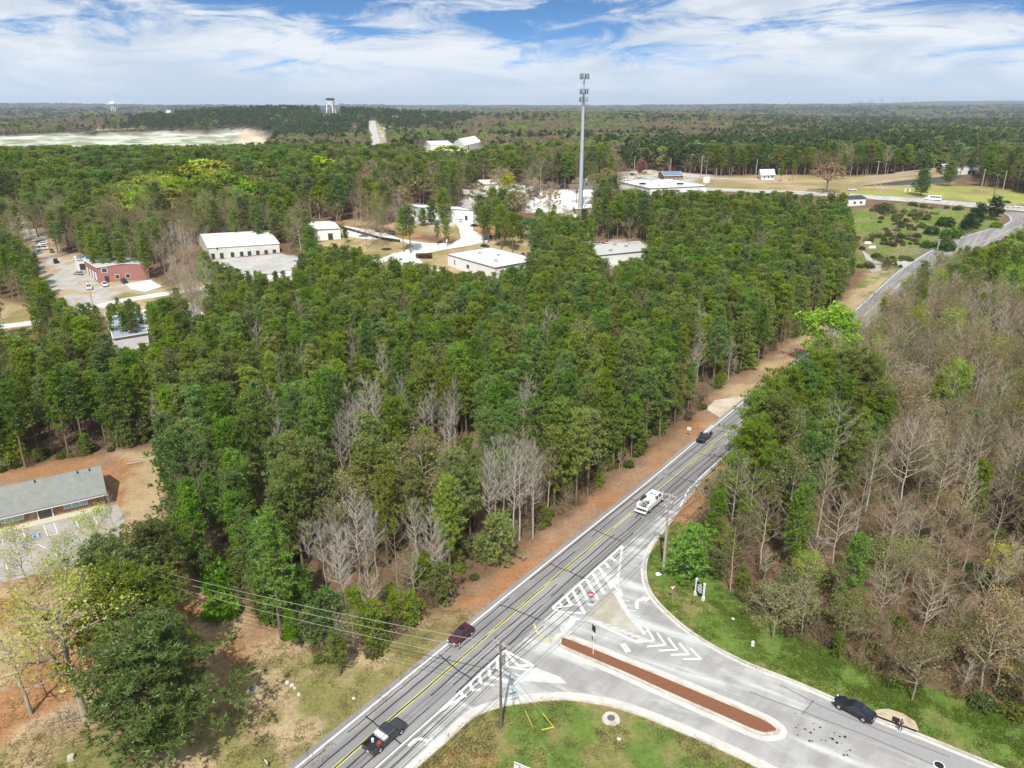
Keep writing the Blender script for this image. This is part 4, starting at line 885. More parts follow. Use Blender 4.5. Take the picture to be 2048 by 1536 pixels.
for k_, u, v, h, c_, lb in (('pine', 1955, 450, 11, (.05, .10, .02, 1), 'dark evergreen in the clump at the bend of the main road'), ('pine', 1985, 440, 12, (.045, .09, .02, 1), 'dark evergreen right of the clump at the bend, beside the highway junction'), ('pine', 1935, 462, 9, (.06, .11, .02, 1), 'lower dark evergreen left of the clump at the bend'),
        ('leafy', 1900, 476, 6, (.11, .24, .03, 1), 'bright green bushy tree behind the guard rail'), ('leafy', 1890, 500, 6, (.07, .14, .03, 1), 'dark green bush left of the bright one behind the guard rail'), ('leafy', 1862, 468, 5, (.05, .13, .02, 1), 'dark vine-covered mound in the weedy field, left end'), ('leafy', 1890, 452, 6, (.07, .17, .02, 1), 'bright vine-covered mound in the weedy field, right end'), ('leafy', 1940, 455, 6, (.08, .19, .03, 1), 'green bush between vine mounds and dark evergreens'),
        ('twiggy', 1745, 440, 8, None, 'bare brown shrub by the black-roofed white building'), ('twiggy', 1780, 432, 7, None, 'bare brown shrub right of the one by the black-roofed building'), ('leafy', 1768, 424, 6, (.11, .17, .04, 1), 'olive shrub between bare brown shrubs near the highway'), ('leafy', 1855, 495, 4, (.10, .2, .03, 1), 'low green bush in the middle of the weedy field'), ('leafy', 1992, 455, 4, LIME2, 'small yellow-green bush on the bend verge')):
    sp('bush' if k_ == 'leafy' else ('bushy' if k_ == 'pine' else k_), u, v, h, lb, color=c_, top=False, w=1.5, name='bush' if k_ == 'leafy' else None)
for u, v, h, k_, c_ in ((846, 452, 9, 'bushy', None), (828, 448, 7, 'budding', OLV), (812, 446, 6, 'bush', (.10, .22, .03, 1)), (1000, 470, 8, 'leafy', (.15, .3, .04, 1)), (1015, 476, 9, 'budding', LIME2), (1036, 470, 9, 'leafy', (.22, .22, .07, 1)), (1056, 478, 10, 'leafy', (.10, .22, .03, 1)), (1082, 470, 10, 'budding', LIME2), (1104, 462, 10, 'bushy', None), (1128, 452, 11, 'budding', OLV), (1080, 452, 9, 'leafy', (.13, .27, .03, 1)), (1120, 478, 11, 'bushy', None), (1150, 470, 9, 'leafy', (.12, .24, .03, 1)), (1168, 452, 9, 'bushy', None), (640, 395, 15, 'twiggy', None), (672, 402, 14, 'twiggy', None), (735, 410, 13, 'twiggy', None), (755, 420, 11, 'budding', BUD), (790, 412, 12, 'twiggy', None), (560, 430, 14, 'bushy', None), (590, 425, 15, 'bushy', None)):
    sp(k_, u, v, h, 'tree in the mixed greenery between the cul-de-sac and the white lots', color=c_, top=v < 432, w=1.3, grp='mixed greenery between cul-de-sac and white lots')
for u, v in ((1850, 340), (1895, 372), (2040, 380)): sp('bushy', u, v, 16, 'dark spreading pine by the blue and white building', top=False if v > 350 else True, w=1.3, grp='spreading pines by the blue and white building')
sp('leafy', 1283, 322, 13, 'small red-budded tree beside the highway behind the wide flat building', color=(.36, .17, .10, 1), w=1.2)
sp('pine', 1590, 322, 14, 'dark pine left of the golden oak by the highway'); sp('pine', 1566, 326, 13, 'dark pine right of the white porch house')
for u in (1930, 1952, 1975, 2005, 2030): sp('pine', u, 300, 19, 'tall pine with long bare trunk in front of the blue and white building', w=1.3, grp='tall pines before the blue and white building')

for u, v in ((1518, 792), (1548, 762), (1580, 745), (1612, 728), (1650, 712), (1700, 702), (1745, 716), (1560, 800), (1510, 850)):
    sp('bushy', u, v, rr_.uniform(17, 20), 'broad dark pine at the right road edge, crown hiding part of the main road', w=.95, grp='broad pines hanging over the main road')
for u, v, c_ in ((1620, 1108, LIME2), (1780, 1092, LIME2), (1845, 1085, BUD), (1700, 1190, BUD), (2015, 1095, YLW), (1950, 1230, BUD), (1560, 1175, BUD), (1850, 1290, OLV)):
    sp('budding', u, v, 8.5, 'low spreading tree hazed with fresh green buds in the lower right-hand wood', color=c_, w=1.7, grp='low green-hazed trees in the lower right-hand wood')
for u, v, c_ in ((1838, 612, LIME2), (1905, 620, LIME2), (1760, 640, BUD), (2030, 540, LIME2), (1880, 540, LIME), (1940, 545, BUD)):
    sp('budding', u, v, 17, 'tall light green budding tree at the upper end of the right-hand wood', color=c_, w=1.1, grp='tall light green trees at the upper right wood')

for k in range(26):
    u = rr_.uniform(215, 470); v = 322 + (470 - u) * .16 + rr_.uniform(-6, 26); sp('farleaf' if k % 3 else 'budding', u, v, rr_.uniform(18, 22), 'spring-green tree filling the upper left grove', color=rr_.choice([LIME, LIME2, YLW, BUD, LIME2]), w=rr_.uniform(1.1, 1.6), grp='spring-green trees filling the upper left grove')
for k in range(34):
    u = rr_.uniform(480, 1240); v = rr_.uniform(312, 372); sp('farleaf' if k % 4 == 0 else ('farwood' if k % 4 < 3 else 'budding'), u, v, rr_.uniform(16, 21), 'spring tree standing out of the woods behind the white buildings', color=(rr_.choice([LIME2, BUD, OLV, YLW]) if k % 4 == 0 else rr_.choice([(.36, .28, .18, 1), (.42, .33, .2, 1), (.3, .28, .13, 1)])), w=rr_.uniform(1.1, 1.5), grp='spring trees behind the white buildings')
for u, v in ((408, 505), (600, 420), (575, 470), (450, 560), (520, 575), (610, 560), (330, 600), (700, 540), (640, 505), (810, 560), (300, 612)):
    sp('bushy' if u % 3 == 0 else 'twiggy', u, v, rr_.uniform(9, 12), 'tree breaking up the yards of the white warehouses', w=1.1, grp='trees breaking up the warehouse yards')

for k in range(24):
    u = rr_.uniform(600, 950); f = rr_.random(); v = 960 + f * 190 + abs(u - 780) * .12; h = rr_.uniform(11.5, 16)
    if inwood(u, v, h): sp('pale' if k % 3 else 'palewide', u, v, h, 'thin bare grey tree along the near front edge of the left-hand wood', w=rr_.uniform(.8, 1.1), grp='thin bare trees along the front of the left-hand wood')
for k in range(12):
    u = rr_.uniform(520, 1350); v = rr_.uniform(650, 860); h = rr_.uniform(16.5, 19)
    if inwood(u, v, h): sp('pale', u, v, h, 'thin bare grey tree poking out of the deep left-hand pine wood', w=rr_.uniform(.6, .9), grp='thin bare trees poking out of the deep pine wood')
for u, v in ((1905, 262), (1935, 255), (1968, 262), (2000, 250), (2030, 258), (2060, 250), (1880, 275)):
    sp('pine', u, v, 27, 'very tall long-trunked pine in the stand at the right frame edge', w=1.5, grp='very tall pines at the right frame edge')

# big hand-shaped variants
for i in range(3):
    h = 16; t, b, tp = hardwood(h, .3, 5.6, 20, up=.62, ang=.62, dens=7, thick=1.0); reg('palewide', h, [('trunk', t, M_PALE), ('branches', b, M_BARK)])
t, b, tp = hardwood(19, .36, 8.0, 19, up=.6, ang=.7, dens=8, thick=1.9); reg('big', 19, [('trunk', t, M_BARK), ('branches', b, M_BARK), ('crown', leaves(budcloud(tp, 4200, .45), .24), M_LEAF)])
t, b, tp = hardwood(12, .3, 6.5, 10, up=.45, ang=.8, dens=5, thick=1.8); reg('big2', 12, [('trunk', t, M_BARK), ('branches', b, M_BARK)])
t, b, c = pine(16, .12, 4.6, 130, k=11, dens=1.3, tr=.36, w=.11, nt_=9); v, f, _ = join([(t, 0), (b, 0)]); reg('bushy', 16, [('trunk', (v, f), M_PBARK), ('crown', c, M_LEAF)])
t, b, c = pine(15, .18, 4.3, 115, k=11, dens=1.3, tr=.36, w=.11, nt_=9); v, f, _ = join([(t, 0), (b, 0)]); reg('bushy', 15, [('trunk', (v, f), M_PBARK), ('crown', c, M_LEAF)])

NAMES = dict(pale='bare_tree', palewide='bare_tree', farleaf='leafy_tree', farwood='bare_tree', pine='pine_tree', upright='bare_tree', twiggy='bare_tree', budding='budding_tree', leafy='leafy_tree', bush='bush', brush='bush', big='old_tree', big2='old_tree', bushy='pine_tree')
def plant(kind, x, y, h, label, color=None, w=1.0, name=None, group=None, z=0.0):
    pr = rr_.choice(PROTO[kind]); nm = name or NAMES[kind]; s = h / pr['h']
    t = thing(nm, label, 'bush' if 'bush' in nm or ' bush' in label or 'shrub' in label else 'tree', (x, y, -.05), rr_.uniform(0, 6.28), group); t.scale = (s * w, s * w, s)
    if color is None: color = rr_.choice(PG) if kind in ('pine', 'bushy', 'young') else rr_.choice([BUD, LIME2, OLV])
    pale = kind == 'upright'
    for pn, me in pr['parts']:
        o = bpy.data.objects.new(pn, me); COL.objects.link(o); o.parent = t; o.color = color
    return t
sx_ = np.array([s[1] for s in SPECIAL]); sy_ = np.array([s[2] for s in SPECIAL])
for i, s in enumerate(SPECIAL):
    zt = float(terrain(np.array([s[1]]), np.array([s[2]]))[0]) if s[2] > 700 else 0
    plant(s[8] or s[0], s[1], s[2], s[3], s[4], s[5], s[6], s[7], s[9], z=zt)
for s in SPECIAL:                                      # the wood opens a little on the near side of a tree that stands out of it
    if s[0] in ('pale', 'palewide', 'leafy', 'farleaf', 'farwood', 'twiggy') and s[3] > 9 and 'yards of' not in s[4]:
        dx, dy = X - s[1], Y - s[2]; q = math.hypot(s[1], s[2]); al_ = -(dx * s[1] + dy * s[2]) / q; ac_ = np.abs(dx * s[2] - dy * s[1]) / q; k = ~((al_ > -1) & (al_ < 12 + max(0, s[2] - 300) * .12) & (ac_ < 3.2 * max(1, s[6]))); X, Y, Hh, kd, right = X[k], Y[k], Hh[k], kd[k], right[k]
if True:                                               # keep room for the singled-out ones
    dmin = np.min(np.hypot(X[:, None] - sx_[None], Y[:, None] - sy_[None]), 1); k = dmin > 3.0
    # nothing tall right in front of the trees singled out
    X, Y, Hh, kd, right = X[k], Y[k], Hh[k], kd[k], right[k]
# the trees that show largest become things of their own, the rest of each kind is one mass
dist = np.hypot(X, Y); uu, vv = proj(X, Y, Hh * .8); vis = (uu > -60) & (uu < 2110) & (vv < 1600)
big_ = Hh / np.hypot(dist, CAM_H); STUFF = {}
LMK = [(P(730, 860), 'below the cluster of bare trees mid wood'), (P(870, 870), 'near the trio of bare trees'), (P(1050, 1000), 'behind the pale row by the road'), (P(800, 1200), 'just behind the maroon car\'s verge'), (P(600, 1150), 'left of the lone tall bare tree'), (P(430, 1130), 'behind the bright green bush'), (P(400, 950), 'right of the fallen logs'), (P(480, 760), 'on the far left of the wood\'s middle'), (P(1250, 850), 'uphill of the black pickup'), (P(1400, 760), 'beside the dirt drive'), (P(1150, 700), 'in the deep middle of the wood'), (P(900, 680), 'below the flat white warehouse'),
       (P(100, 900), 'directly behind the grey shingle roof'), (P(30, 800), 'by the left frame edge'), (P(230, 860), 'above the clearing\'s logs'), (P(250, 780), 'below the blue-grey roofed building')]
LMR = [(P(1460, 1000), 'near the black pipe ends'), (P(1470, 1130), 'behind the evergreen bush'), (P(1560, 1230), 'uphill of the entrance sign'), (P(1700, 1290), 'above the fire hydrant\'s verge'), (P(1850, 1360), 'above the parked black coupe'), (P(2020, 1420), 'above the standing person'), (P(1560, 900), 'hanging over the main road'), (P(1650, 820), 'beside the lime tree at the road'), (P(1800, 900), 'in the middle of the bare wood'), (P(2000, 1000), 'at the right edge, halfway up'), (P(1850, 720), 'past the teal cabinet'), (P(1650, 1050), 'behind the two dark pines'), (P(2030, 1200), 'at the right edge, lower part')]
def where_label(kind, x, y, rt):
    L_ = LMR if rt else LMK; w_ = min(L_, key=lambda q: (q[0].x - x) ** 2 + (q[0].y - y) ** 2)[1]; sd = 'right-hand' if rt else 'left-hand'
    if kind == 'pine': return ('green pine in the %s wood, %s' % (sd, w_), 'pines ' + w_)
    if kind == 'twiggy': return ('spreading bare tree in the %s wood, %s' % (sd, w_), 'spreading bare trees ' + w_)
    if kind == 'upright': return ('upright bare grey tree in the %s wood, %s' % (sd, w_), 'upright bare trees ' + w_)
    return ('budding tree in the %s wood, %s' % (sd, w_), 'budding trees ' + w_)
LIM = {'pine': 225, 'bare': 230, 'bud': 120}; cls = {'pine': 'pine', 'upright': 'bare', 'twiggy': 'bare', 'budding': 'bud', 'leafy': 'bud'}
cnt = {'pine': 0, 'bare': 0, 'bud': 0}; RESTT = []
def tcolor(kind, x, y, rt):
    if kind == 'pine':
        f = float(fbm(np.array([x / 22.]), np.array([y / 22.]), 2)[0]); a = PG[2] if f < .42 else (PG[0] if f < .5 else (PG[1] if f < .56 else rr_.choice(PG[3:]))); return a
    return rr_.choice([(.30, .235, .11, 1), (.33, .27, .14, 1), (.24, .22, .09, 1), BUD, OLV, LIME2] if rt else [BUD, OLV, LIME2])
for i in np.argsort(-big_):
    kn = KINDS[kd[i]]; c = cls[kn]
    if vis[i] and cnt[c] < LIM[c]:
        cnt[c] += 1; lb, gp = where_label(kn, X[i], Y[i], right[i])
        plant(kn, X[i], Y[i], Hh[i] * (1 if kn != 'twiggy' else .85), lb, tcolor(kn, X[i], Y[i], right[i]), rr_.uniform(.92, 1.15), group=gp)
    else: RESTT.append((kn, X[i], Y[i], Hh[i] * (1 if kn != 'twiggy' else .85), TZ(X[i], Y[i]), rr_.uniform(.95, 1.2) * (1 + max(0, Y[i] - 250) / 700)))

# young growth along the edges of the woods
X, Y = cand(50, 300, 2.7, 4.2, wide=.8); de = np.minimum(dpoly(X, Y, CL[0]), dpoly(X, Y, arr(white_left), False) - 5); ok = (de < 7.5) & (rs.rand(len(X)) < .62) & kept(X, Y, np.full(len(X), 5.0), 1.2); X, Y = X[ok], Y[ok]; rt = right_of_road(X, Y); ny = 0
ny2 = 0
for i in np.argsort(np.hypot(X, Y)):
    h = rr_.uniform(3.2, 8.0); kn = rr_.choice(['young'] * 5 + ['twiggy', 'budding', 'upright']) if not rt[i] else rr_.choice(['young', 'twiggy', 'twiggy', 'budding', 'budding', 'upright'])
    if kn == 'young' and ny < 45 and not rt[i]:
        ny += 1; w_ = where_label('pine', X[i], Y[i], rt[i])[0].split(', ', 1)[1]; plant('young', X[i], Y[i], h, 'low young edge pine, ' + w_, tcolor('pine', X[i], Y[i], False), rr_.uniform(.9, 1.3), name='pine_tree', group='young edge pines ' + w_)
    elif kn == 'young' or ny2 > 0 or True: RESTT.append((kn, X[i], Y[i], h * .9, TZ(X[i], Y[i]), rr_.uniform(1.0, 1.4)))

# ------------------------------------------------------------------ the masses: geometry-node scatter of the same trees
def scatter(name, label, kind_cols, pts):
    """kind_cols: list of (prototype mesh, colour); pts: rows x y z index scale width rot"""
    coll = bpy.data.collections.new(name + '_models')
    mi = {}; rowm = []
    for me, c in kind_cols:
        if me not in mi:
            mi[me] = len(mi); coll.objects.link(bpy.data.objects.new('%s_model_%03d' % (name, mi[me]), me))
        rowm.append(mi[me])
    A = np.array(pts, float); me = bpy.data.meshes.new(name); me.vertices.add(len(A)); me.vertices.foreach_set('co', A[:, :3].ravel())
    for nm, ty, v in (('idx', 'INT', np.array([rowm[int(q)] for q in A[:, 3]])), ('rot', 'FLOAT', A[:, 6])):
        a = me.attributes.new(nm, ty, 'POINT'); a.data.foreach_set('value', v)
    a = me.attributes.new('scl', 'FLOAT_VECTOR', 'POINT'); a.data.foreach_set('vector', np.stack([A[:, 4] * A[:, 5], A[:, 4] * A[:, 5], A[:, 4]], 1).ravel())
    a = me.attributes.new('tint', 'FLOAT_COLOR', 'POINT'); a.data.foreach_set('color', np.array([kind_cols[int(q)][1] for q in A[:, 3]]).ravel())
    o = bpy.data.objects.new(name, me); COL.objects.link(o)
    g = bpy.data.node_groups.new(name, 'GeometryNodeTree'); g.interface.new_socket('Geometry', in_out='INPUT', socket_type='NodeSocketGeometry'); g.interface.new_socket('Geometry', in_out='OUTPUT', socket_type='NodeSocketGeometry')
    gi = nd(g, 'NodeGroupInput'); go = nd(g, 'NodeGroupOutput'); ip = nd(g, 'GeometryNodeInstanceOnPoints'); ci = nd(g, 'GeometryNodeCollectionInfo')
    ci.inputs['Collection'].default_value = coll; ci.inputs['Separate Children'].default_value = True; ci.inputs['Reset Children'].default_value = True
    def at(nm, ty): n = nd(g, 'GeometryNodeInputNamedAttribute', data_type=ty); n.inputs['Name'].default_value = nm; return n.outputs['Attribute']
    cx = nd(g, 'ShaderNodeCombineXYZ'); g.links.new(at('rot', 'FLOAT'), cx.inputs[2])
    g.links.new(gi.outputs[0], ip.inputs['Points']); g.links.new(ci.outputs[0], ip.inputs['Instance']); ip.inputs['Pick Instance'].default_value = True
    g.links.new(at('idx', 'INT'), ip.inputs['Instance Index']); g.links.new(cx.outputs[0], ip.inputs['Rotation']); g.links.new(at('scl', 'FLOAT_VECTOR'), ip.inputs['Scale'])
    g.links.new(ip.outputs[0], go.inputs[0]); md = o.modifiers.new('scatter', 'NODES'); md.node_group = g
    return tag(o, label, kind='stuff')
def palette(spec):
    out = []; ix = {}
    for kn, cols in spec:
        for pr in PROTO[kn]:
            for c in cols: ix.setdefault(kn, []).append((len(out), pr['h'])); out.append((pr['joined'], c))
    return out, ix
pc, pi_ = palette([('pine', PG), ('young', PG), ('upright', [BUD]), ('twiggy', [BUD]), ('budding', [BUD, OLV]), ('leafy', [LIME2])])
rows = []
for kn, x, y, h, z, w in RESTT:
    i, ph = rr_.choice(pi_[kn]); rows.append((x, y, z - .05, i, h / ph, w, rr_.uniform(0, 6.28)))
scatter('woodland', 'dense pine and bare woodland filling the middle distance', pc, rows)
# woods beyond 640 m
X, Y = cand(640, 4300, 8.6, 30, wide=.74); X2, Y2 = cand(4300, 9500, 34, 85, wide=.74); X = np.append(X, X2); Y = np.append(Y, Y2); Z = terrain(X, Y); Hf = rs.uniform(13, 20, len(X)); k = kept(X, Y, Hf, 3.5); X, Y, Z, Hf = X[k], Y[k], Z[k], Hf[k]
for s in SPECIAL:
    if s[2] > 560:
        q = math.hypot(s[1], s[2]); al_ = -((X - s[1]) * s[1] + (Y - s[2]) * s[2]) / q; ac_ = np.abs((X - s[1]) * s[2] - (Y - s[2]) * s[1]) / q; k = ~((al_ > -4) & (al_ < s[2] * .13) & (ac_ < 4 * s[6])); X, Y, Z, Hf = X[k], Y[k], Z[k], Hf[k]
zz = np.hypot(X, Y); gn = fbm(X / 170 + 3, Y / 240 + 8, 5); u_, v_ = proj(X, Y, Z + Hf)
hill = (np.hypot((X + 520) / 420, (Y - 2100) / 620) < 1) | inpoly(u_, v_, np.array([(340, 210), (700, 214), (700, 255), (560, 262), (500, 252), (370, 252)], float))
FP = [(.06, .11, .025, 1), (.08, .13, .028, 1), (.10, .135, .035, 1)]; FW = [(.27, .22, .14, 1), (.32, .26, .17, 1), (.25, .24, .12, 1), (.36, .27, .14, 1)]; FL = [(.24, .36, .06, 1), (.28, .38, .08, 1), (.26, .27, .10, 1), (.20, .30, .07, 1)]
pf, fi = palette([('farpine', FP), ('farwood', FW), ('farleaf', FL)]); rows = []
lowl = fbm(X / 90 + 60, Y / 130 + 4, 3)
bare = inpoly(u_, v_, np.array([(780, 212), (1500, 212), (1450, 262), (1280, 300), (980, 275), (860, 262), (790, 240)], float))
belt = inpoly(u_, v_, np.array([(1230, 290), (1320, 268), (1700, 262), (2060, 255), (2060, 300), (1700, 300), (1230, 320)], float))
rnd = rs.rand(len(X))
left_ = (u_ < 700) & (v_ > 276) & (v_ < 345)
for x, y, z, h, g_, hl, b_, ll, r_, d_, bl, lf in zip(X, Y, Z, Hf, gn, hill, bare, lowl, rnd, zz, belt, left_):
    if hl or bl: kn = 'farpine' if (r_ < .95 if hl else r_ < .80) else ('farleaf' if r_ > .9 else 'farwood')
    else:
        pb = .82 if b_ else .5; t = r_ * .55 + (g_ - .25) * 1.0
        kn = 'farpine' if t < (.34 if b_ else (.74 if lf else .50)) else ('farleaf' if ll > .60 or r_ < .05 else 'farwood')
    i, ph = rr_.choice(fi[kn]); wd = (1.55 + max(0, d_ - 1500) / 2200) * rr_.uniform(.8, 1.3); hs_ = 1 if d_ < 4000 else 1.25
    rows.append((x, y, z - .5, i, h / ph * hs_, wd, rr_.uniform(0, 6.28)))
scatter('distant_woods', 'wooded country rolling away to the horizon', pf, rows)
# understorey: brush and low green along the edges and under the right-hand wood
X, Y = cand(50, 260, 1.6, 3.4, wide=.8); u_, v_ = proj(X, Y, 1.0); rt = right_of_road(X, Y); ok = np.ones(len(X), bool)
for q in CL: ok &= ~inpoly(X, Y, q)
d_edge = np.minimum(dpoly(X, Y, CL[0]), dpoly(X, Y, arr(white_left), False) - 8)
ok &= (rt & ((rs.rand(len(X)) < .58))) | (~rt & (d_edge < 7) & (rs.rand(len(X)) < .6)) | (~rt & (rs.rand(len(X)) < .10))
for (v_0, _), q in zip(PR, PROT):
    if v_0 > 430 and v_0 not in (900, 800): ok &= ~inpoly(u_, v_, q)
X, Y, rt, de = X[ok], Y[ok], rt[ok], d_edge[ok]
bc, bi = palette([('brush', [TWG]), ('bush', [(.095, .15, .03, 1), (.14, .16, .045, 1), (.18, .24, .05, 1), (.16, .13, .07, 1)])]); rows = []
for x, y, r_, e in zip(X, Y, rt, de):
    kn = 'brush' if rr_.random() < (.72 if r_ else .45) else 'bush'; i, ph = rr_.choice(bi[kn]); s = rr_.uniform(.6, 1.5 if r_ else 1.1) * (1.0 if kn == 'brush' else .75); rows.append((x, y, TZ(x, y) - .05, i, s, rr_.uniform(.9, 1.5), rr_.uniform(0, 6.28)))
scatter('undergrowth', 'tangled brown brush and low green growth under and beside the woods', bc, rows)
fq = ZONES[9][0]; lo, hi = fq.min(0), fq.max(0); c = lo + rs.rand(900, 2) * (hi - lo); c = c[inpoly(c[:, 0], c[:, 1], fq)]; c = c[fbm(c[:, 0] / 18, c[:, 1] / 18, 3) > .47]; rows = []
for x, y in c:
    kn = rr_.choice(['brush', 'bush', 'bush']); i, ph = rr_.choice(bi[kn]); rows.append((x, y, TZ(x, y) - .05, i, rr_.uniform(.5, 1.3), rr_.uniform(1, 1.8), rr_.uniform(0, 6.28)))
scatter('weeds', 'low brush and weeds scattered over the open field', bc, rows)
# grass and weeds on the verges
gt = npmesh('grass', *tufts(np.array([(a * .3, b * .3, 0.0) for a, b in rs.normal(size=(7, 2))]), .22, 8, .05, 1.6), [M_LEAFI]); gt2 = npmesh('grass', *tufts(np.array([(a * .25, b * .25, 0.0) for a, b in rs.normal(size=(5, 2))]), .30, 8, .06, 1.4), [M_LEAFI])
rows = []
for q, n, cols in ((ZONES[7][0], 5200, (0, 1)), (ZONES[5][0], 4200, (2, 3)), (ZONES[8][0], 3800, (0, 1)), (ZONES[6][0], 200, (2, 4)), (ZONES[1][0], 2600, (2, 4)), (ZONES[9][0], 2500, (0, 2)), (ZONES[2][0], 1200, (4, 2))):
    lo, hi = q.min(0), q.max(0); lo = np.maximum(lo, (-90, 44)); hi = np.minimum(hi, (240, 520)); c = lo + rs.rand(n * 3, 2) * (hi - lo); c = c[inpoly(c[:, 0], c[:, 1], q)][:n]
    f = fbm(c[:, 0] / 3, c[:, 1] / 3, 3)
    for (x, y), g_ in zip(c, f):
        if g_ > .42: rows.append((x, y, TZ(x, y) - .02, rr_.choice(cols) + (5 if rr_.random() < .5 else 0), rr_.uniform(.5, 1.1), 1.3, rr_.uniform(0, 6.28)))
GC = [(.11, .19, .03, 1), (.15, .22, .04, 1), (.19, .19, .07, 1), (.15, .18, .05, 1), (.27, .22, .11, 1)]
scatter('grass', 'grass and weeds on the road verges', [(gt, c) for c in GC] + [(gt2, c) for c in GC], rows)
# ------------------------------------------------------------------ vehicles
def paint(name, col, rough=.25, metal=.0): return mat(name, col, rough, metal, spec=.5, coat=.6, var=.06, vscale=2, objcol=False)
M_GLASS = mat('tinted window glass', (.012, .02, .026), .06, 0, spec=.8)
M_TYRE = mat('tyre rubber', (.018, .018, .018), .85, var=.2, vscale=6); M_RIM = mat('alloy', (.55, .55, .56), .3, .8); M_BLK = mat('black plastic', (.02, .02, .022), .6)
M_LAMP = mat('clear lamp', (.75, .76, .78), .15, spec=.8); M_TAIL = mat('red tail lamp', (.45, .012, .015), .2, spec=.7); M_CHR = mat('chrome', (.7, .7, .72), .15, .9)
M_PLATE = mat('white number plate', (.75, .75, .72), .4); M_STEEL = mat('galvanised steel', (.42, .44, .46), .45, .5, var=.15, vscale=3)
M_WHT = mat('white enamel', (.80, .81, .82), .3, spec=.5, coat=.4, var=.05, vscale=2); M_REDP = paint('deep maroon paint', (.075, .008, .018)); M_BLKP = paint('black car paint', (.010, .011, .016)); M_CHAR = paint('charcoal paint', (.022, .022, .030))
M_SILV = paint('silver paint', (.42, .43, .45), .3, .3); M_GREYP = paint('grey car paint', (.14, .15, .17)); M_BLUEP = paint('blue truck paint', (.02, .13, .48)); M_REDC = paint('bright red paint', (.38, .02, .015)); M_BEIG = paint('beige paint', (.45, .40, .30))
def loft(st, mb, mi=0, cap=True):
    """st: (x, z_bottom, z_top, half_width, shoulder) rings, joined lengthwise"""
    n = 10; vs = []
    for x, zb, zt, w, sh in st:
        zm = zb + (zt - zb) * .62
        ring = [(-w * .88, zb), (-w, zb + .12), (-w * 1.0, zm), (-w * .965, zt - .07), (-w * sh, zt), (w * sh, zt), (w * .965, zt - .07), (w, zm), (w, zb + .12), (w * .88, zb)]
        vs += [(x, y, z) for y, z in ring]
    fs = []
    for i in range(len(st) - 1):
        for k in range(n): fs.append((i * n + k, i * n + (k + 1) % n, (i + 1) * n + (k + 1) % n, (i + 1) * n + k))
    if cap: fs += [tuple(range(n))[::-1], tuple(range((len(st) - 1) * n, len(st) * n))]
    return mb.add(vs, fs, mi)
def wheel(t, x, y, r, w=.22):
    s = 1 if y > 0 else -1
    a = MB().tube((x, y - w / 2 * s, r), (x, y + w / 2 * s, r), r, r, 18).build('wheel', M_TYRE, t, local=True, smooth=False)
    h = MB().tube((x, y + w / 2 * s - .02 * s, r), (x, y + w / 2 * s + .012 * s, r), r * .64, r * .58, 12)
    for k in range(5):
        an = k * 1.2566; h.tube((x + .06 * math.cos(an), y + (w / 2 + .018) * s, r + .06 * math.sin(an)), (x + r * .55 * math.cos(an), y + (w / 2 + .018) * s, r + r * .55 * math.sin(an)), .03, .03, 4)
    h.build('rim', M_RIM, a, local=True)
def pane(mb, q, off=.012, ins=.06):
    """a pane set just proud of the quad q (corner order round the quad), inset by a share of its size"""
    q = [Vector(p) for p in q]; c = sum(q, Vector()) / 4; n = (q[1] - q[0]).cross(q[3] - q[0]).normalized(); v = [p + (c - p) * ins + n * off for p in q]
    return mb.add([tuple(p) for p in v], [(0, 1, 2, 3)])
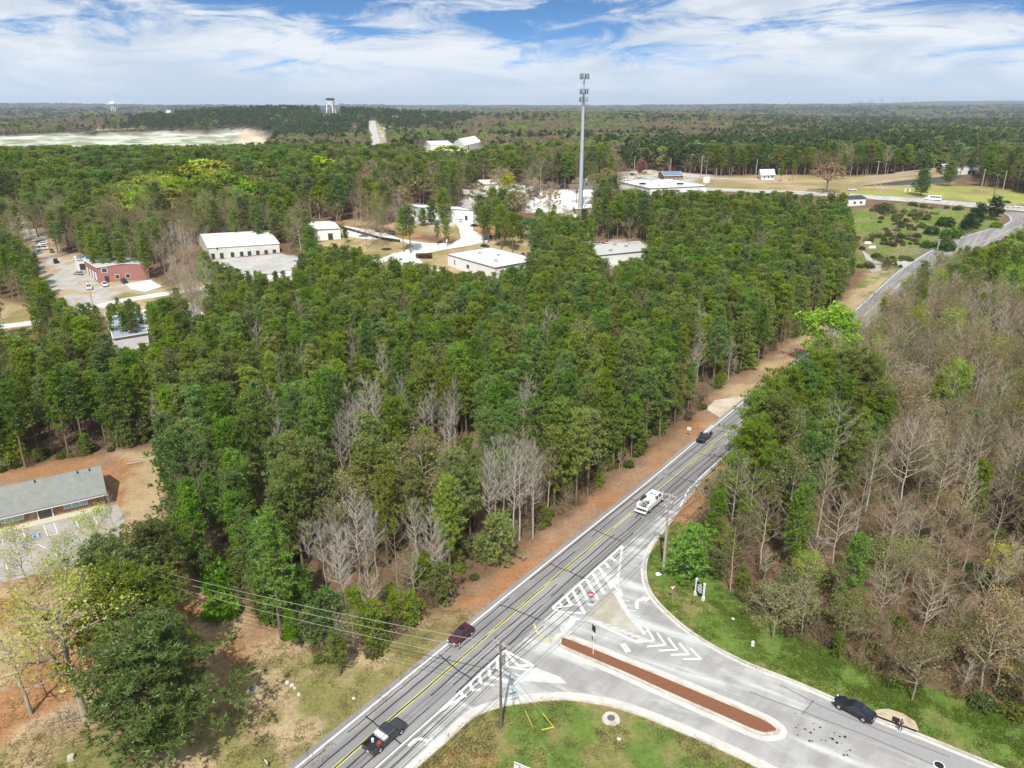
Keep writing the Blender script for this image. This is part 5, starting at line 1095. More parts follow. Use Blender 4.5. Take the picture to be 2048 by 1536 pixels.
def car(label, u, v, head, paintm, kind='sedan', L=4.7, Wd=1.82, Hh=1.45, cat='car', group=None, name='parked_car', detail=True, z=0.0, pos=None):
    p = pos or P(u, v); h = P(*head) - P(u, v); rz = math.atan2(h.y, h.x)
    t = thing(name, label, cat, (p.x, p.y, z + .04), rz, group); w = Wd / 2; b = .62 * Hh if kind in ('sedan', 'coupe', 'hatch', 'wagon') else .58 * Hh; f = L / 2
    body = MB(); bz = .22
    if kind == 'coupe': st = [(-f, .38, b * .92, w * .86, .78), (-f * .93, .24, b * 1.04, w * .95, .84), (-f * .55, bz, b * 1.02, w * 1.0, .86), (-f * .1, bz, b * .97, w * .96, .9), (f * .35, bz, b * .95, w * .98, .88), (f * .6, bz, b * .90, w * 1.0, .84), (f * .88, bz, b * .80, w * .95, .80), (f * .985, .3, b * .66, w * .84, .76)]
    elif kind == 'retro': st = [(-f, .40, b * .88, w * .80, .7), (-f * .9, .26, b * 1.02, w * .93, .8), (-f * .5, bz, b * 1.04, w * 1.0, .84), (f * .1, bz, b * 1.02, w * .95, .86), (f * .45, bz, b * 1.02, w * .97, .62), (f * .75, bz, b * .96, w * .95, .48), (f * .95, .26, b * .80, w * .84, .4), (f, .32, b * .66, w * .74, .4)]
    elif kind in ('pickup', 'suv', 'van'): st = [(-f, .42, b * .98, w * .93, .92), (-f * .96, .34, b * 1.0, w * .99, .93), (0, .32, b * 1.0, w, .93), (f * .42, .32, b, w, .9), (f * .9, .34, b * .95, w * .97, .86), (f, .42, b * .84, w * .90, .84)]
    else: st = [(-f, .38, b * .86, w * .84, .8), (-f * .94, .25, b * .97, w * .94, .86), (-f * .5, bz, b, w, .88), (f * .4, bz, b * .97, w, .88), (f * .88, bz, b * .84, w * .95, .82), (f * .99, .3, b * .68, w * .84, .8)]
    bedx = None
    if kind == 'pickup':
        bedx = -f * .12 if label.find('crew') < 0 else -f * .22
        loft([s for s in [(bedx, .32, b, w, .93)] + st[2:] if s[0] >= bedx], body)
        # open bed: side walls, tailgate, floor
        for s in (-1, 1): body.box((( -f + bedx) / 2, s * (w - .05), (.34 + b) / 2), (bedx + f, .1, b - .34))
        body.box((-f + .04, 0, (.40 + b) / 2), (.08, Wd - .2, b - .42)); body.box(((-f + bedx) / 2, 0, .62), (bedx + f - .02, Wd - .2, .06), 1)
    else: loft(st, body)
    c = {'sedan': (-.78, -.52, .12, .50), 'coupe': (-.86, -.30, .06, .36), 'hatch': (-.94, -.74, .2, .55), 'wagon': (-.97, -.86, .2, .54), 'retro': (-.96, -.72, .12, .42), 'suv': (-.96, -.84, .2, .50), 'van': (-.98, -.92, .55, .80), 'pickup': ((bedx / f if bedx is not None else 0) + .005, (bedx / f if bedx is not None else 0) + .04, .28, .5)}[kind]
    xr, xrt, xft, xf = [k * f for k in c]; z0 = b - .03; z1 = Hh; wb = w * .90; wt = w * (.70 if kind not in ('suv', 'van', 'pickup') else .80)
    A = [(xr, -wb, z0), (xf, -wb, z0), (xf, wb, z0), (xr, wb, z0)]; B = [(xrt, -wt, z1 - .05), (xft, -wt, z1 - .05), (xft, wt, z1 - .05), (xrt, wt, z1 - .05)]; k = .93
    T = [((xrt + xft) / 2 + (p_[0] - (xrt + xft) / 2) * k, p_[1] * .86, z1) for p_ in B]
    body.add(A + B + T, [(0, 1, 5, 4), (1, 2, 6, 5), (2, 3, 7, 6), (3, 0, 4, 7), (4, 5, 9, 8), (5, 6, 10, 9), (6, 7, 11, 10), (7, 4, 8, 11), (8, 9, 10, 11)])
    bo = body.build('body', [paintm, M_BLK], t, local=True, smooth=False)
    pane(MB(), (A[1], A[2], B[2], B[1]), .012, .07).build('windscreen', M_GLASS, t, local=True)
    pane(MB(), (A[3], A[0], B[0], B[3]), .012, .10).build('rear_window', M_GLASS, t, local=True)
    for s, q in ((0, (A[0], A[1], B[1], B[0])), (1, (A[2], A[3], B[3], B[2]))):
        q = [Vector(p_) for p_ in q]; n_ = 2 if kind not in ('pickup', 'coupe') or 'crew' in label else 1
        for j in range(n_):
            a = j / n_; e = (j + 1) / n_; qq = (q[0].lerp(q[1], a), q[0].lerp(q[1], e), q[3].lerp(q[2], e), q[3].lerp(q[2], a)); pane(MB(), qq, .012, .10).build('side_window', M_GLASS, t, local=True)
    r = .33 if kind in ('sedan', 'hatch', 'wagon', 'retro') else .36
    if kind == 'pickup': r = .39
    for x in (-f * .60, f * .63):
        for y in (-1, 1):
            wheel(t, x, y * (w - .10), r)
            if detail:
                arch = MB().tube((x, y * (w - .03), r), (x, y * (w + .006), r), r * 1.17, r * 1.17, 16).build('wheel_arch', M_BLK, t, local=True)
    if detail:
        for y in (-1, 1):
            MB().box((f * .955, y * w * .66, b * .70), (.12, w * .34, .13), 0, 0).build('headlight', M_LAMP, t, local=True)
            MB().box((-f * .985, y * w * .74, b * .80), (.09, w * .24, .17)).build('tail_light', M_TAIL, t, local=True)
            MB().box((xf - .12, y * (w + .09), b + .05), (.14, .2, .13)).build('mirror', paintm, t, local=True)
            for zz in (.55,):
                for xx in ((-.12, .28) if n_ == 2 else (.1,)): MB().box((f * xx, y * (w + .004), b * .80), (.16, .02, .03)).build('door_handle', M_CHR, t, local=True)
        MB().box((-f - .005, 0, .48 if kind != 'pickup' else .55), (.02, .34, .16)).build('number_plate', M_PLATE, t, local=True)
        MB().box((f * .99, 0, b * .5), (.06, w * .9, .18)).build('grille', M_BLK, t, local=True)
        MB().box((-f * .99, 0, .36), (.14, w * 1.7, .16)).build('bumper', M_BLK if kind != 'pickup' else M_CHR, t, local=True)
    return t
# moving and parked near the junction
pk = car('charcoal pickup with gear in its open bed, driving up the near lane', 771, 1480, (793, 1461), M_CHAR, 'pickup', 5.5, 1.95, 1.75, 'pickup truck', name='pickup_truck')
MB().box((-.05 - .55, 0, 1.13), (.62, 1.72, .36)).box((-.62, 0, 1.32), (.66, 1.76, .05)).build('toolbox', mat('white tool box', (.72, .74, .73), .4, .3, var=.1, vscale=4), pk, local=True)
tb = MB().box((0, 0, .16), (.55, .42, .32), rz=.2).build('storage_box', mat('dull red box', (.32, .05, .04), .6)); tag(tb, 'dull red storage box lying in the charcoal pickup bed behind the white tool box', 'box')
def on(t, x, y, z): c, s = math.cos(t.rotation_euler.z), math.sin(t.rotation_euler.z); return (t.location.x + x * c - y * s, t.location.y + x * s + y * c, t.location.z + z)
tb.location = on(pk, -1.35, -.45, .66); tb.rotation_euler.z = pk.rotation_euler.z
cn = MB().tube((0, 0, 0), (0, 0, .42), .16, .16, 10).build('jerry_can', M_WHT); tag(cn, 'white can standing in the charcoal pickup bed near the left side', 'can'); cn.location = on(pk, -1.5, .5, .66)
pt_ = car('dark maroon retro five-door car with sunroof coming down the far lane', 922, 1277, (903, 1292), M_REDP, 'retro', 4.35, 1.72, 1.58, name='retro_car')
MB().box((-.25, 0, 1.585), (.75, .8, .02)).build('sunroof', M_GLASS, pt_, local=True)
MB().box((2.12, 0, .42), (.16, 1.5, .2)).build('front_bumper', M_SILV, pt_, local=True)
bk = car('black pickup carrying a long white ladder in the far lane by the red soil verge', 1408, 879, (1396, 890), M_BLKP, 'pickup', 5.4, 1.9, 1.75, 'pickup truck', name='pickup_truck')
rk = MB()
for s in (-1, 1):
    rk.tube((-2.5, s * .8, 2.05), (.9, s * .8, 2.05), .04, n=4)
    for x in (-2.3, -.5, .7): rk.tube((x, s * .85, 1.0 if x < 0 else 1.6), (x, s * .8, 2.05), .035, n=4)
for x in (-2.3, -.5, .7): rk.tube((x, -.8, 2.05), (x, .8, 2.05), .035, n=4)
rk.build('roof_rack', M_STEEL, bk, local=True)
ld = MB()
for s in (-1, 1): ld.box((0, s * .22, .05), (5.2, .07, .1))
for i in range(15): ld.box((-2.4 + i * .34, 0, .05), (.05, .42, .05))
lo_ = ld.build('ladder', M_WHT); tag(lo_, 'long white ladder lying lengthwise on the black pickup\'s rack', 'ladder'); lo_.location = on(bk, -1.2, .35, 2.1); lo_.rotation_euler.z = bk.rotation_euler.z
sh_ = MB().box((0, 0, .35), (1.5, 1.0, .7)).build('crate', M_WHT); tag(sh_, 'white crate in the black pickup\'s bed under the ladder rack', 'crate'); sh_.location = on(bk, -1.5, -.1, .68); sh_.rotation_euler.z = bk.rotation_euler.z
cp = car('black fastback coupe parked against the kerb of the side road', 1707, 1424, (1690, 1415), M_BLKP, 'coupe', 4.8, 1.92, 1.38, name='parked_coupe')
# white service truck
def service_truck():
    c = P(1302, 1012); h = P(1330, 989) - P(1283, 1029); t = thing('service_truck', 'big white crew-cab service truck with side lockers and loaded deck in the near lane', 'truck', (c.x, c.y, .04), math.atan2(h.y, h.x))
    m = MB(); loft([(1.1, .75, 1.45, 1.12, .95), (2.9, .75, 1.45, 1.12, .92), (3.5, .78, 1.35, 1.02, .85), (3.7, .8, 1.15, .9, .8)], m); m.box((1.4, 0, .62), (4.6, 1.0, .3), 1)
    z0, z1 = 1.42, 2.45; A = [(-.6, -1.1, .8), (2.55, -1.1, 1.4), (2.55, 1.1, 1.4), (-.6, 1.1, .8)]
    m.box((.5, 0, 1.2), (2.2, 2.22, .95)); a = [(-.6, -1.08, 1.6), (2.45, -1.08, 1.42), (2.45, 1.08, 1.42), (-.6, 1.08, 1.6)]; b = [(-.55, -.95, z1), (1.75, -.95, z1), (1.75, .95, z1), (-.55, .95, z1)]
    m.add(a + b, [(0, 1, 5, 4), (1, 2, 6, 5), (2, 3, 7, 6), (3, 0, 4, 7), (4, 5, 6, 7)]); m.box((.6, 0, z1 + .05), (2.0, 1.6, .1), top=.85)
    m.build('cab', [M_WHT, M_BLK], t, local=True)
    pane(MB(), (a[1], a[2], b[2], b[1]), .015, .1).build('windscreen', M_GLASS, t, local=True)
    for q in ((a[0], a[1], b[1], b[0]), (a[2], a[3], b[3], b[2])):
        q = [Vector(p) for p in q]
        for j in range(2): e0, e1 = .1 + j * .42, .1 + j * .42 + .36; pane(MB(), (q[0].lerp(q[1], e0), q[0].lerp(q[1], e1), q[3].lerp(q[2], e1), q[3].lerp(q[2], e0)), .015, .14).build('side_window', M_GLASS, t, local=True)
    for y in (-.35, .2): MB().box((.05, y, z1 + .105), (.35, .42, .03)).build('roof_vent', M_BLK, t, local=True)
    for s in (-1, 1):
        for i in range(4):
            lk = MB().box((-3.6 + i * .74 + .35, s * .98, 1.35), (.70, .42, .95)).build('locker', M_WHT, t, local=True)
            MB().box((-3.6 + i * .74 + .35, s * 1.2, 1.35), (.12, .03, .05)).build('locker_handle', M_STEEL, lk, local=True)
        MB().tube((-.55, s * 1.0, 1.5), (-.55, s * 1.0, 3.2), .07, .06, 8).build('exhaust_stack', M_STEEL, t, local=True)
        MB().box((2.3, s * 1.32, 1.9), (.12, .18, .42)).build('mirror', M_BLK, t, local=True)
        MB().box((-3.98, s * .85, .95), (.06, .28, .14)).build('tail_light', M_TAIL, t, local=True)
        MB().box((3.66, s * .7, 1.05), (.1, .3, .18)).build('headlight', M_LAMP, t, local=True)
        for x, r in ((2.7, .46), (-2.35, .46)): wheel(t, x, s * .98, r, .3)
    MB().box((-2.2, 0, .98), (3.2, 1.56, .08)).build('deck', M_BLK, t, local=True)
    MB().box((-4.05, 0, .78), (.5, 2.3, .12)).box((-4.3, 0, .62), (.08, 2.3, .22)).build('rear_bumper', M_WHT, t, local=True)
    MB().box((-3.95, 0, .90), (.42, 1.9, .03)).build('tread_plate', M_BLK, t, local=True)
    MB().box((-3.72, 0, 1.25), (.08, 1.6, .5)).build('tailboard', M_WHT, t, local=True)
    g = MB()
    for k in range(16):
        rg = random.Random(k); g.box((-3.2 + rg.random() * 2.3, rg.uniform(-.6, .6), 1.12 + rg.random() * .25), (rg.uniform(.15, .5), rg.uniform(.1, .35), rg.uniform(.1, .35)), rg.choice((0, 1, 2)), rg.random())
    g.tube((-2.9, .3, 1.3), (-1.2, -.2, 1.5), .04, n=5, mi=0); g.build('deck_gear', [M_STEEL, M_BLK, mat('brass fitting', (.45, .36, .12), .4, .6)], t, local=True, kind='stuff')
    cr = MB(); cr.tube((-1.0, -.1, 1.2), (-1.0, -.1, 2.1), .14, .1, 8); cr.tube((-1.0, -.1, 2.1), (-2.4, -.5, 2.3), .09, .06, 6); cr.tube((-1.0, -.1, 1.6), (-1.7, -.3, 2.2), .05, .05, 5); cr.tube((-1.35, .55, 1.6), (-1.35, .9, 1.6), .28, .28, 12)
    cr.build('crane_arm', M_WHT, t, local=True); 
    k = MB().box((-1.2, .98, 2.0), (1.3, .42, .35)).build('rooftop_box', M_BLK, t, local=True)
    rb = MB().box((0, 0, .15), (.6, .38, .3)).build('storage_box', M_REDP); tag(rb, 'red box strapped on the left lockers of the white service truck', 'box'); rb.location = on(t, -2.2, .98, 1.83); rb.rotation_euler.z = t.rotation_euler.z
    return t
service_truck()

# ------------------------------------------------------------------ the person by the kerb
def person():
    c = P(1799, 1463); me = bpy.data.meshes.new('person')
    J = dict(pel=(0, 0, .98), wai=(0, .01, 1.12), che=(0, .0, 1.38), nk=(0, -.01, 1.56), hd=(0, -.035, 1.68), ht=(0, -.03, 1.80),
             lh=(-.10, 0, .92), lk=(-.13, -.04, .50), la=(-.15, .03, .09), lt=(-.17, -.14, .04), rh=(.10, 0, .92), rk=(.13, -.03, .50), ra=(.15, .04, .09), rt=(.18, -.13, .04),
             ls=(-.20, 0, 1.45), le=(-.27, -.03, 1.17), lw=(-.14, -.27, 1.14), lf=(-.09, -.34, 1.16), rs=(.20, 0, 1.45), re=(.27, -.03, 1.17), rw=(.14, -.27, 1.14), rf=(.09, -.34, 1.16))
    Rd = dict(pel=.145, wai=.13, che=.155, nk=.06, hd=.095, ht=.075, lh=.10, lk=.062, la=.043, lt=.04, rh=.10, rk=.062, ra=.043, rt=.04, ls=.068, le=.045, lw=.032, lf=.03, rs=.068, re=.045, rw=.032, rf=.03)
    E_ = [('pel', 'wai'), ('wai', 'che'), ('che', 'nk'), ('nk', 'hd'), ('hd', 'ht'), ('pel', 'lh'), ('lh', 'lk'), ('lk', 'la'), ('la', 'lt'), ('pel', 'rh'), ('rh', 'rk'), ('rk', 'ra'), ('ra', 'rt'), ('che', 'ls'), ('ls', 'le'), ('le', 'lw'), ('lw', 'lf'), ('che', 'rs'), ('rs', 're'), ('re', 'rw'), ('rw', 'rf')]
    for s, k in ((-1, 'l'), (1, 'r')):
        f0 = J[k + 'f']
        for i in range(4):
            a = k + 'a%d' % i; b = k + 'b%d' % i; J[a] = (f0[0] + s * (.028 - .018 * i), f0[1] - .035 - .008 * (i in (1, 2)), f0[2] - .004 * i); J[b] = (J[a][0] - s * .02, J[a][1] - .028, J[a][2] - .03); Rd[a] = .010; Rd[b] = .008; E_ += [(k + 'f', a), (a, b)]
        J[k + 't0'] = (f0[0] - s * .03, f0[1] + .0, f0[2] + .03); J[k + 't1'] = (f0[0] - s * .045, f0[1] - .03, f0[2] + .035); Rd[k + 't0'] = .011; Rd[k + 't1'] = .009; E_ += [(k + 'f', k + 't0'), (k + 't0', k + 't1')]
    ks = list(J); me.from_pydata([J[k] for k in ks], [(ks.index(a), ks.index(b)) for a, b in E_], []); o = bpy.data.objects.new('body', me); COL.objects.link(o)
    sk = o.modifiers.new('skin', 'SKIN'); sk.use_smooth_shade = True
    for i, k in enumerate(ks): v = me.skin_vertices[0].data[i]; v.radius = (Rd[k], Rd[k] * (.72 if k in ('pel', 'wai', 'che') else 1.0)) if k not in ('pel', 'wai', 'che') else (Rd[k], Rd[k] * .75); v.use_root = (k == 'pel')
    sb = o.modifiers.new('sub', 'SUBSURF'); sb.levels = 1; sb.render_levels = 1
    dg = bpy.context.evaluated_depsgraph_get(); m2 = bpy.data.meshes.new_from_object(o.evaluated_get(dg)); bpy.data.objects.remove(o)
    m2.name = 'body'; m2.materials.clear()
    for m in (mat('skin', (.48, .27, .19), .6), mat('plum t-shirt', (.14, .045, .06), .9), mat('blue jeans', (.03, .07, .25), .9, var=.2, vscale=12)): m2.materials.append(m)
    for p in m2.polygons:
        z = p.center.z; x = abs(p.center.x); y = p.center.y
        p.material_index = 2 if (z < 1.03 and y > -.16) and x < .26 else (1 if z < 1.52 and y > -.12 and not (x > .22 and z < 1.24) and z > 1.0 else 0)
        p.use_smooth = True
    t = thing('person', 'standing person in a plum shirt and blue jeans by the kerb inlet holding a controller', 'person', (c.x, c.y, .05), R(-35)); b = bpy.data.objects.new('body', m2); COL.objects.link(b); b.parent = t
    hr = MB(); 
    for i in range(5):
        a0, a1 = i * .3, (i + 1) * .3; hr.tube((0, -.015, 1.74 + .075 * math.sin(a0)), (0, -.015, 1.74 + .075 * math.sin(a1)), .108 * math.cos(a0), .108 * math.cos(a1), 12)
    hr.tube((0, .02, 1.66), (0, -.01, 1.745), .09, .107, 12); hr.build('hair', mat('dark hair', (.03, .02, .014), .8), t, local=True, smooth=True)
    for s in (-1, 1):
        MB().box((s * .175, -.055, .045), (.1, .29, .09), top=.8).build('shoe', M_WHT, t, local=True)
        MB().box((s * .035, -.135, 1.70), (.022, .015, .012)).build('eye', M_BLK, t, local=True)
        MB().box((s * .10, -.03, 1.68), (.02, .04, .06)).build('ear', MATS['skin'], t, local=True)
    MB().box((0, -.142, 1.665), (.025, .03, .045), top=.6).build('nose', MATS['skin'], t, local=True); MB().box((0, -.13, 1.63), (.045, .012, .012)).build('mouth', mat('lips', (.35, .12, .1), .6), t, local=True)
    rc = MB().box((0, 0, 0), (.26, .12, .045)).box((0, .02, .05), (.17, .012, .09)); 
    for s in (-.08, .08): rc.tube((s, .0, .02), (s, 0, .05), .008, n=5)
    r_ = rc.build('controller', M_BLK); tag(r_, 'small black remote controller held in both hands of the standing person', 'controller'); cz, sz = math.cos(R(-35)), math.sin(R(-35)); r_.location = (c.x - (-.375) * sz, c.y + (-.375) * cz, 1.225); r_.rotation_euler = (0, 0, R(-35))
person()
# storm inlet behind the person
ci = P(1797, 1440); dk = (P(1834, 1467) - P(1754, 1437)).normalized(); nk = Vector((-dk.y, dk.x, 0)); a_ = math.atan2(dk.y, dk.x)
inl = thing('storm_inlet', 'tan concrete storm drain inlet in the grass behind the kerb, beside the standing person', 'drain', (ci.x, ci.y, 0))
cc = P(1790, 1449)
MB().add([tuple(cc + dk * x + nk * y + Vector((0, 0, z))) for x, y, z in [(-2.6, .2, .16), (2.6, .2, .16), (2.0, 1.6, .2), (.6, 2.2, .22), (-1.0, 2.1, .22), (-2.2, 1.2, .2)]], [(0, 1, 2, 3, 4, 5)]).build('slab', mat('tan concrete', (.46, .38, .26), .95, var=.3, vscale=1.5, stain=(.25, .2, .16), sscale=.8, samt=.7, bump=.3), inl)
MB().box((cc.x, cc.y, .135), (4.6, .25, .05), rz=a_).box((cc.x + nk.x * .6, cc.y + nk.y * .6, .245), (.8, .8, .05), rz=a_).build('throat', M_BLK, inl)

# ------------------------------------------------------------------ poles, wires, signs
M_WOOD = mat('weathered pole wood', (.15, .12, .095), .95, var=.3, vscale=2, bump=.2); M_WOODL = mat('pale pole wood', (.38, .35, .31), .95, var=.2, vscale=2); M_WIRE = mat('overhead wire', (.05, .05, .05), .6); M_WIREL = mat('bright overhead wire', (.42, .41, .39), .5, .3)
M_INS = mat('porcelain insulator', (.55, .55, .53), .3)
def upole(label, p, h, rz, arms=((.35, 2.2),), m=None, trans=True, lean=0, r=.19, group=None, lamp=False):
    t = thing('utility_pole', label, 'utility pole', (p.x, p.y, 0), rz, group)
    MB().tube((0, 0, -.1), (lean, 0, h), r, r * .62, 10).build('pole', m or M_WOOD, t, local=True)
    for d, w in arms:
        MB().box((lean, .0, h - d), (w, .13, .15)).build('cross_arm', M_WOODL, t, local=True)
        for s in (-1, -.45, .45, 1): MB().tube((lean + s * w * .46, 0, h - d + .08), (lean + s * w * .46, 0, h - d + .36), .055, .03, 6).build('insulator', M_INS, t, local=True)
    if trans:
        MB().tube((.42, 0, h - 2.6), (.42, 0, h - 1.5), .28, .28, 12).tube((.42, 0, h - 1.5), (.42, 0, h - 1.35), .2, .08, 10).build('transformer', M_STEEL, t, local=True)
        MB().tube((0, .15, .3), (0, .18, h - 2), .03, n=5).build('ground_wire', M_STEEL, t, local=True)
    return t
pA, pB = P(1002, 1455), P(1327, 1134); dp = (pB - pA).normalized(); ang = math.atan2(dp.y, dp.x) - math.pi / 2; span = (pB - pA).length
upole('dark utility pole on the lower grass corner of the junction', pA, 12.6, ang, arms=((.3, 2.4), (1.5, 2.0)))
upole('grey utility pole with transformer left of the evergreen bush', pB, 13.4, ang, arms=((.3, 2.4), (1.3, 2.4), (2.3, 1.6)), r=.24, m=M_WOODL)
def wire(a, b, sag, r, m, name, par, n=14):
    pts = [Vector(a).lerp(Vector(b), i / n) - Vector((0, 0, sag * 4 * (i / n) * (1 - i / n))) for i in range(n + 1)]; return MB().path(pts, r, 3).build(name, m, par)
wr = thing('overhead_line', 'bundle of overhead wires strung along the main road between the two utility poles', 'wires', (pA.x, pA.y, 0))
n_ = Vector((dp.y, -dp.x, 0)); pm1 = pA - dp * span * 1.15; pp1 = pB + dp * span * 1.3
for off, z in ((-1.05, 12.5), (-.5, 12.5), (1.05, 12.5), (-.8, 11.4), (.8, 11.4), (.1, 9.2), (.15, 8.2)):
    for a, b in ((pm1, pA), (pA, pB), (pB, pp1)): wire(a + n_ * off + Vector((0, 0, z)), b + n_ * off + Vector((0, 0, z)), .7, .026 if z > 10 else .045, M_WIRE, 'wire', wr)
w2 = thing('service_line', 'pale wires crossing the main road from the junction pole to the left-hand wood', 'wires', (pA.x, pA.y, 0))
pl1 = P(140, 1205)
for z, v in ((12.3, 9), (11.0, 8.2), (9.4, 7.3), (8.4, 6.5)): wire(pA + Vector((0, 0, z)), Vector((pl1.x, pl1.y, v + 1.5)), 1.1, .035, M_WIREL if z > 9 else M_WIRE, 'wire', w2)
# yellow guards on the guy wires
M_GUARD = mat('yellow guy guard', (.60, .56, .06), .6)
for k, (a, b, top) in enumerate((((1065, 1453), (1042, 1424), 0), ((1108, 1456), (1082, 1421), 1))):
    g = P(*a); up = pA + Vector((0, 0, 10.2)); d = (up - g).normalized(); t = thing('guy_wire', ('guy wire with yellow guard, nearer the junction pole' if not k else 'guy wire with yellow guard, further right on the lower grass'), 'guy wire', (g.x, g.y, 0))
    MB().tube(g, up, .025, n=4).build('cable', M_STEEL, t); MB().tube(g, g + d * 2.6, .06, n=6).build('guard', M_GUARD, t)
g = P(1106, 1456); g2 = P(1083, 1461); gx = MB().tube(g + Vector((0, 0, .1)), g2 + Vector((0, 0, .1)), .06, n=6).build('loose_guard', M_GUARD); tag(gx, 'yellow guard tube lying flat on the lower grass beside the guy wires', 'tube')
M_SRED = mat('sign red', (.42, .015, .02), .5); M_SWH = mat('sign white', (.78, .78, .78), .5); M_SBK = mat('sign black', (.015, .015, .018), .6); M_SGR = mat('street sign green', (.02, .30, .24), .5)
def post(t, h, r=.045, m=None, x=0, y=0): return MB().tube((x, y, 0), (x, y, h), r, r, 6).build('post', m or M_STEEL, t, local=True)
def disc(n, r, ph=0, y=-.05, th=.02):
    m = MB(); a = [(r * math.cos(ph + 2 * math.pi * k / n), y, r * math.sin(ph + 2 * math.pi * k / n)) for k in range(n)]; b = [(x, y + th, z) for x, _, z in a]
    return m.add(a + b, [tuple(range(n))[::-1], tuple(range(n, 2 * n))] + [(k, (k + 1) % n, n + (k + 1) % n, n + k) for k in range(n)])
def shift(m, dz, dx=0): m.v = [(x + dx, y, z + dz) for x, y, z in m.v]; return m
p = P(1181, 1222); t = thing('do_not_enter_sign', 'round red do-not-enter sign on the tip of the triangular traffic island', 'road sign', (p.x, p.y, .15), R(-8)); post(t, 2.9)
s1 = shift(disc(20, .52), 2.75).build('sign_face', M_SRED, t, local=True); MB().box((0, -.055, 2.75), (.80, .02, .17)).build('white_bar', M_SWH, t, local=True)
text('DO NOT', .17, 'lettering', M_SWH, (0, -.06, 3.0), (R(90), 0, 0), t); text('ENTER', .17, 'lettering', M_SWH, (0, -.06, 2.49), (R(90), 0, 0), t)
p = P(1343, 1203); t = thing('yield_sign', 'triangular white and red yield sign on the right verge opposite the traffic island', 'road sign', (p.x, p.y, 0), R(12)); post(t, 2.7)
shift(disc(3, .62, -math.pi / 2), 2.55).build('sign_face', M_SRED, t, local=True); shift(disc(3, .40, -math.pi / 2, -.056, .01), 2.55).build('sign_centre', M_SWH, t, local=True)
text('YIELD', .13, 'lettering', M_SRED, (0, -.062, 2.66), (R(90), 0, 0), t)
p = P(1186, 1310); t = thing('island_sign', 'tall thin white post with a narrow dark sign seen nearly edge-on, on the mulched median', 'road sign', (p.x, p.y, .19), R(-62)); post(t, 5.0, .05, M_SWH); MB().box((0, -.07, 4.2), (.75, .03, 1.0)).build('sign_face', M_SBK, t, local=True); MB().box((0, -.04, 4.2), (.79, .02, 1.04)).build('sign_back', M_STEEL, t, local=True)
p = P(1026, 1421); t = thing('street_name_sign', 'teal street name sign by the lower kerb beside the dark utility pole', 'road sign', (p.x, p.y, .1), R(20)); post(t, 2.7)
MB().box((0, 0, 2.6), (1.0, .03, .24)).build('name_blade', M_SGR, t, local=True); MB().box((0, 0, 2.86), (.03, .9, .24)).build('name_blade', M_SGR, t, local=True)
# entrance sign
pa, pb = P(1390.5, 1190), P(1406, 1201); d = pb - pa; t = thing('entrance_sign', 'black entrance sign with white lettering lines between two white posts before the brush', 'sign', (pa.x, pa.y, 0), math.atan2(d.y, d.x)); Ls = d.length
for x in (0, Ls):
    q = MB().box((x, 0, 1.45), (.22, .22, 2.9)).box((x, 0, .35), (.36, .36, .7)).build('post', M_SWH, t, local=True); MB().box((x, 0, 3.0), (.34, .34, .12), top=.5).build('post_cap', M_SWH, q, local=True)
MB().box((Ls / 2, 0, 1.65), (Ls - .24, .08, 1.9)).build('panel', M_SBK, t, local=True)
for i, (w_, z_, h_) in enumerate(((.34, 2.38, .2), (.75, 2.12, .09), (.6, 1.93, .09), (.72, 1.62, .22), (.66, 1.32, .08), (.74, 1.14, .09), (.4, .95, .06))): MB().box((Ls / 2 + (.1 if i == 0 else 0), -.05, z_), ((Ls - .3) * w_, .02, h_)).build('lettering', M_SWH, t, local=True)
p = P(1377, 872); t = thing('small_sign', 'small white square sign on the red soil verge by the black ladder pickup', 'sign', (p.x, p.y, 0), R(-20)); post(t, 1.9); MB().box((0, -.06, 1.85), (.85, .03, .75)).build('sign_face', M_SWH, t, local=True)
for z_ in (2.02, 1.85, 1.68): MB().box((0, -.08, z_), (.55, .01, .05)).build('lettering', M_STEEL, t, local=True)
p = P(535, 1530); t = thing('number_board', 'small white number board on a short black stub in the verge at the bottom edge', 'sign', (p.x, p.y, 0), R(-40)); MB().tube((.15, .06, 0), (.15, .06, .45), .13, .13, 10).build('stub', M_SBK, t, local=True); MB().box((0, -.1, .55), (.62, .04, .34)).build('board', M_SWH, t, local=True); text('1886', .2, 'lettering', mat('grey print', (.12, .14, .2), .7), (0, -.125, .55), (R(90), 0, 0), t)
# large sign cut by the lower frame edge
pc_ = P(1028, 1523, 2.3); t = thing('estate_sign', 'large white sign board with black bar and big letter, cut off by the bottom edge', 'sign', (pc_.x, pc_.y, 0), R(-27))
MB().box((1.5, 0, 1.5), (3.0, .06, 1.6)).build('board', M_SWH, t, local=True); MB().box((.45, -.035, 2.13), (.8, .02, .09)).build('black_bar', M_SBK, t, local=True)
for x in (.1, 2.9): MB().box((x, .06, 1.1), (.1, .1, 2.2)).build('post', M_SWH, t, local=True)
text('R', .85, 'lettering', M_SBK, (.82, -.035, 1.62), (R(90), 0, 0), t)
for i in range(7): MB().box((1.0 + i * .17, -.035, 2.12), (.10, .01, .07)).build('small_print', M_SBK, t, local=True)
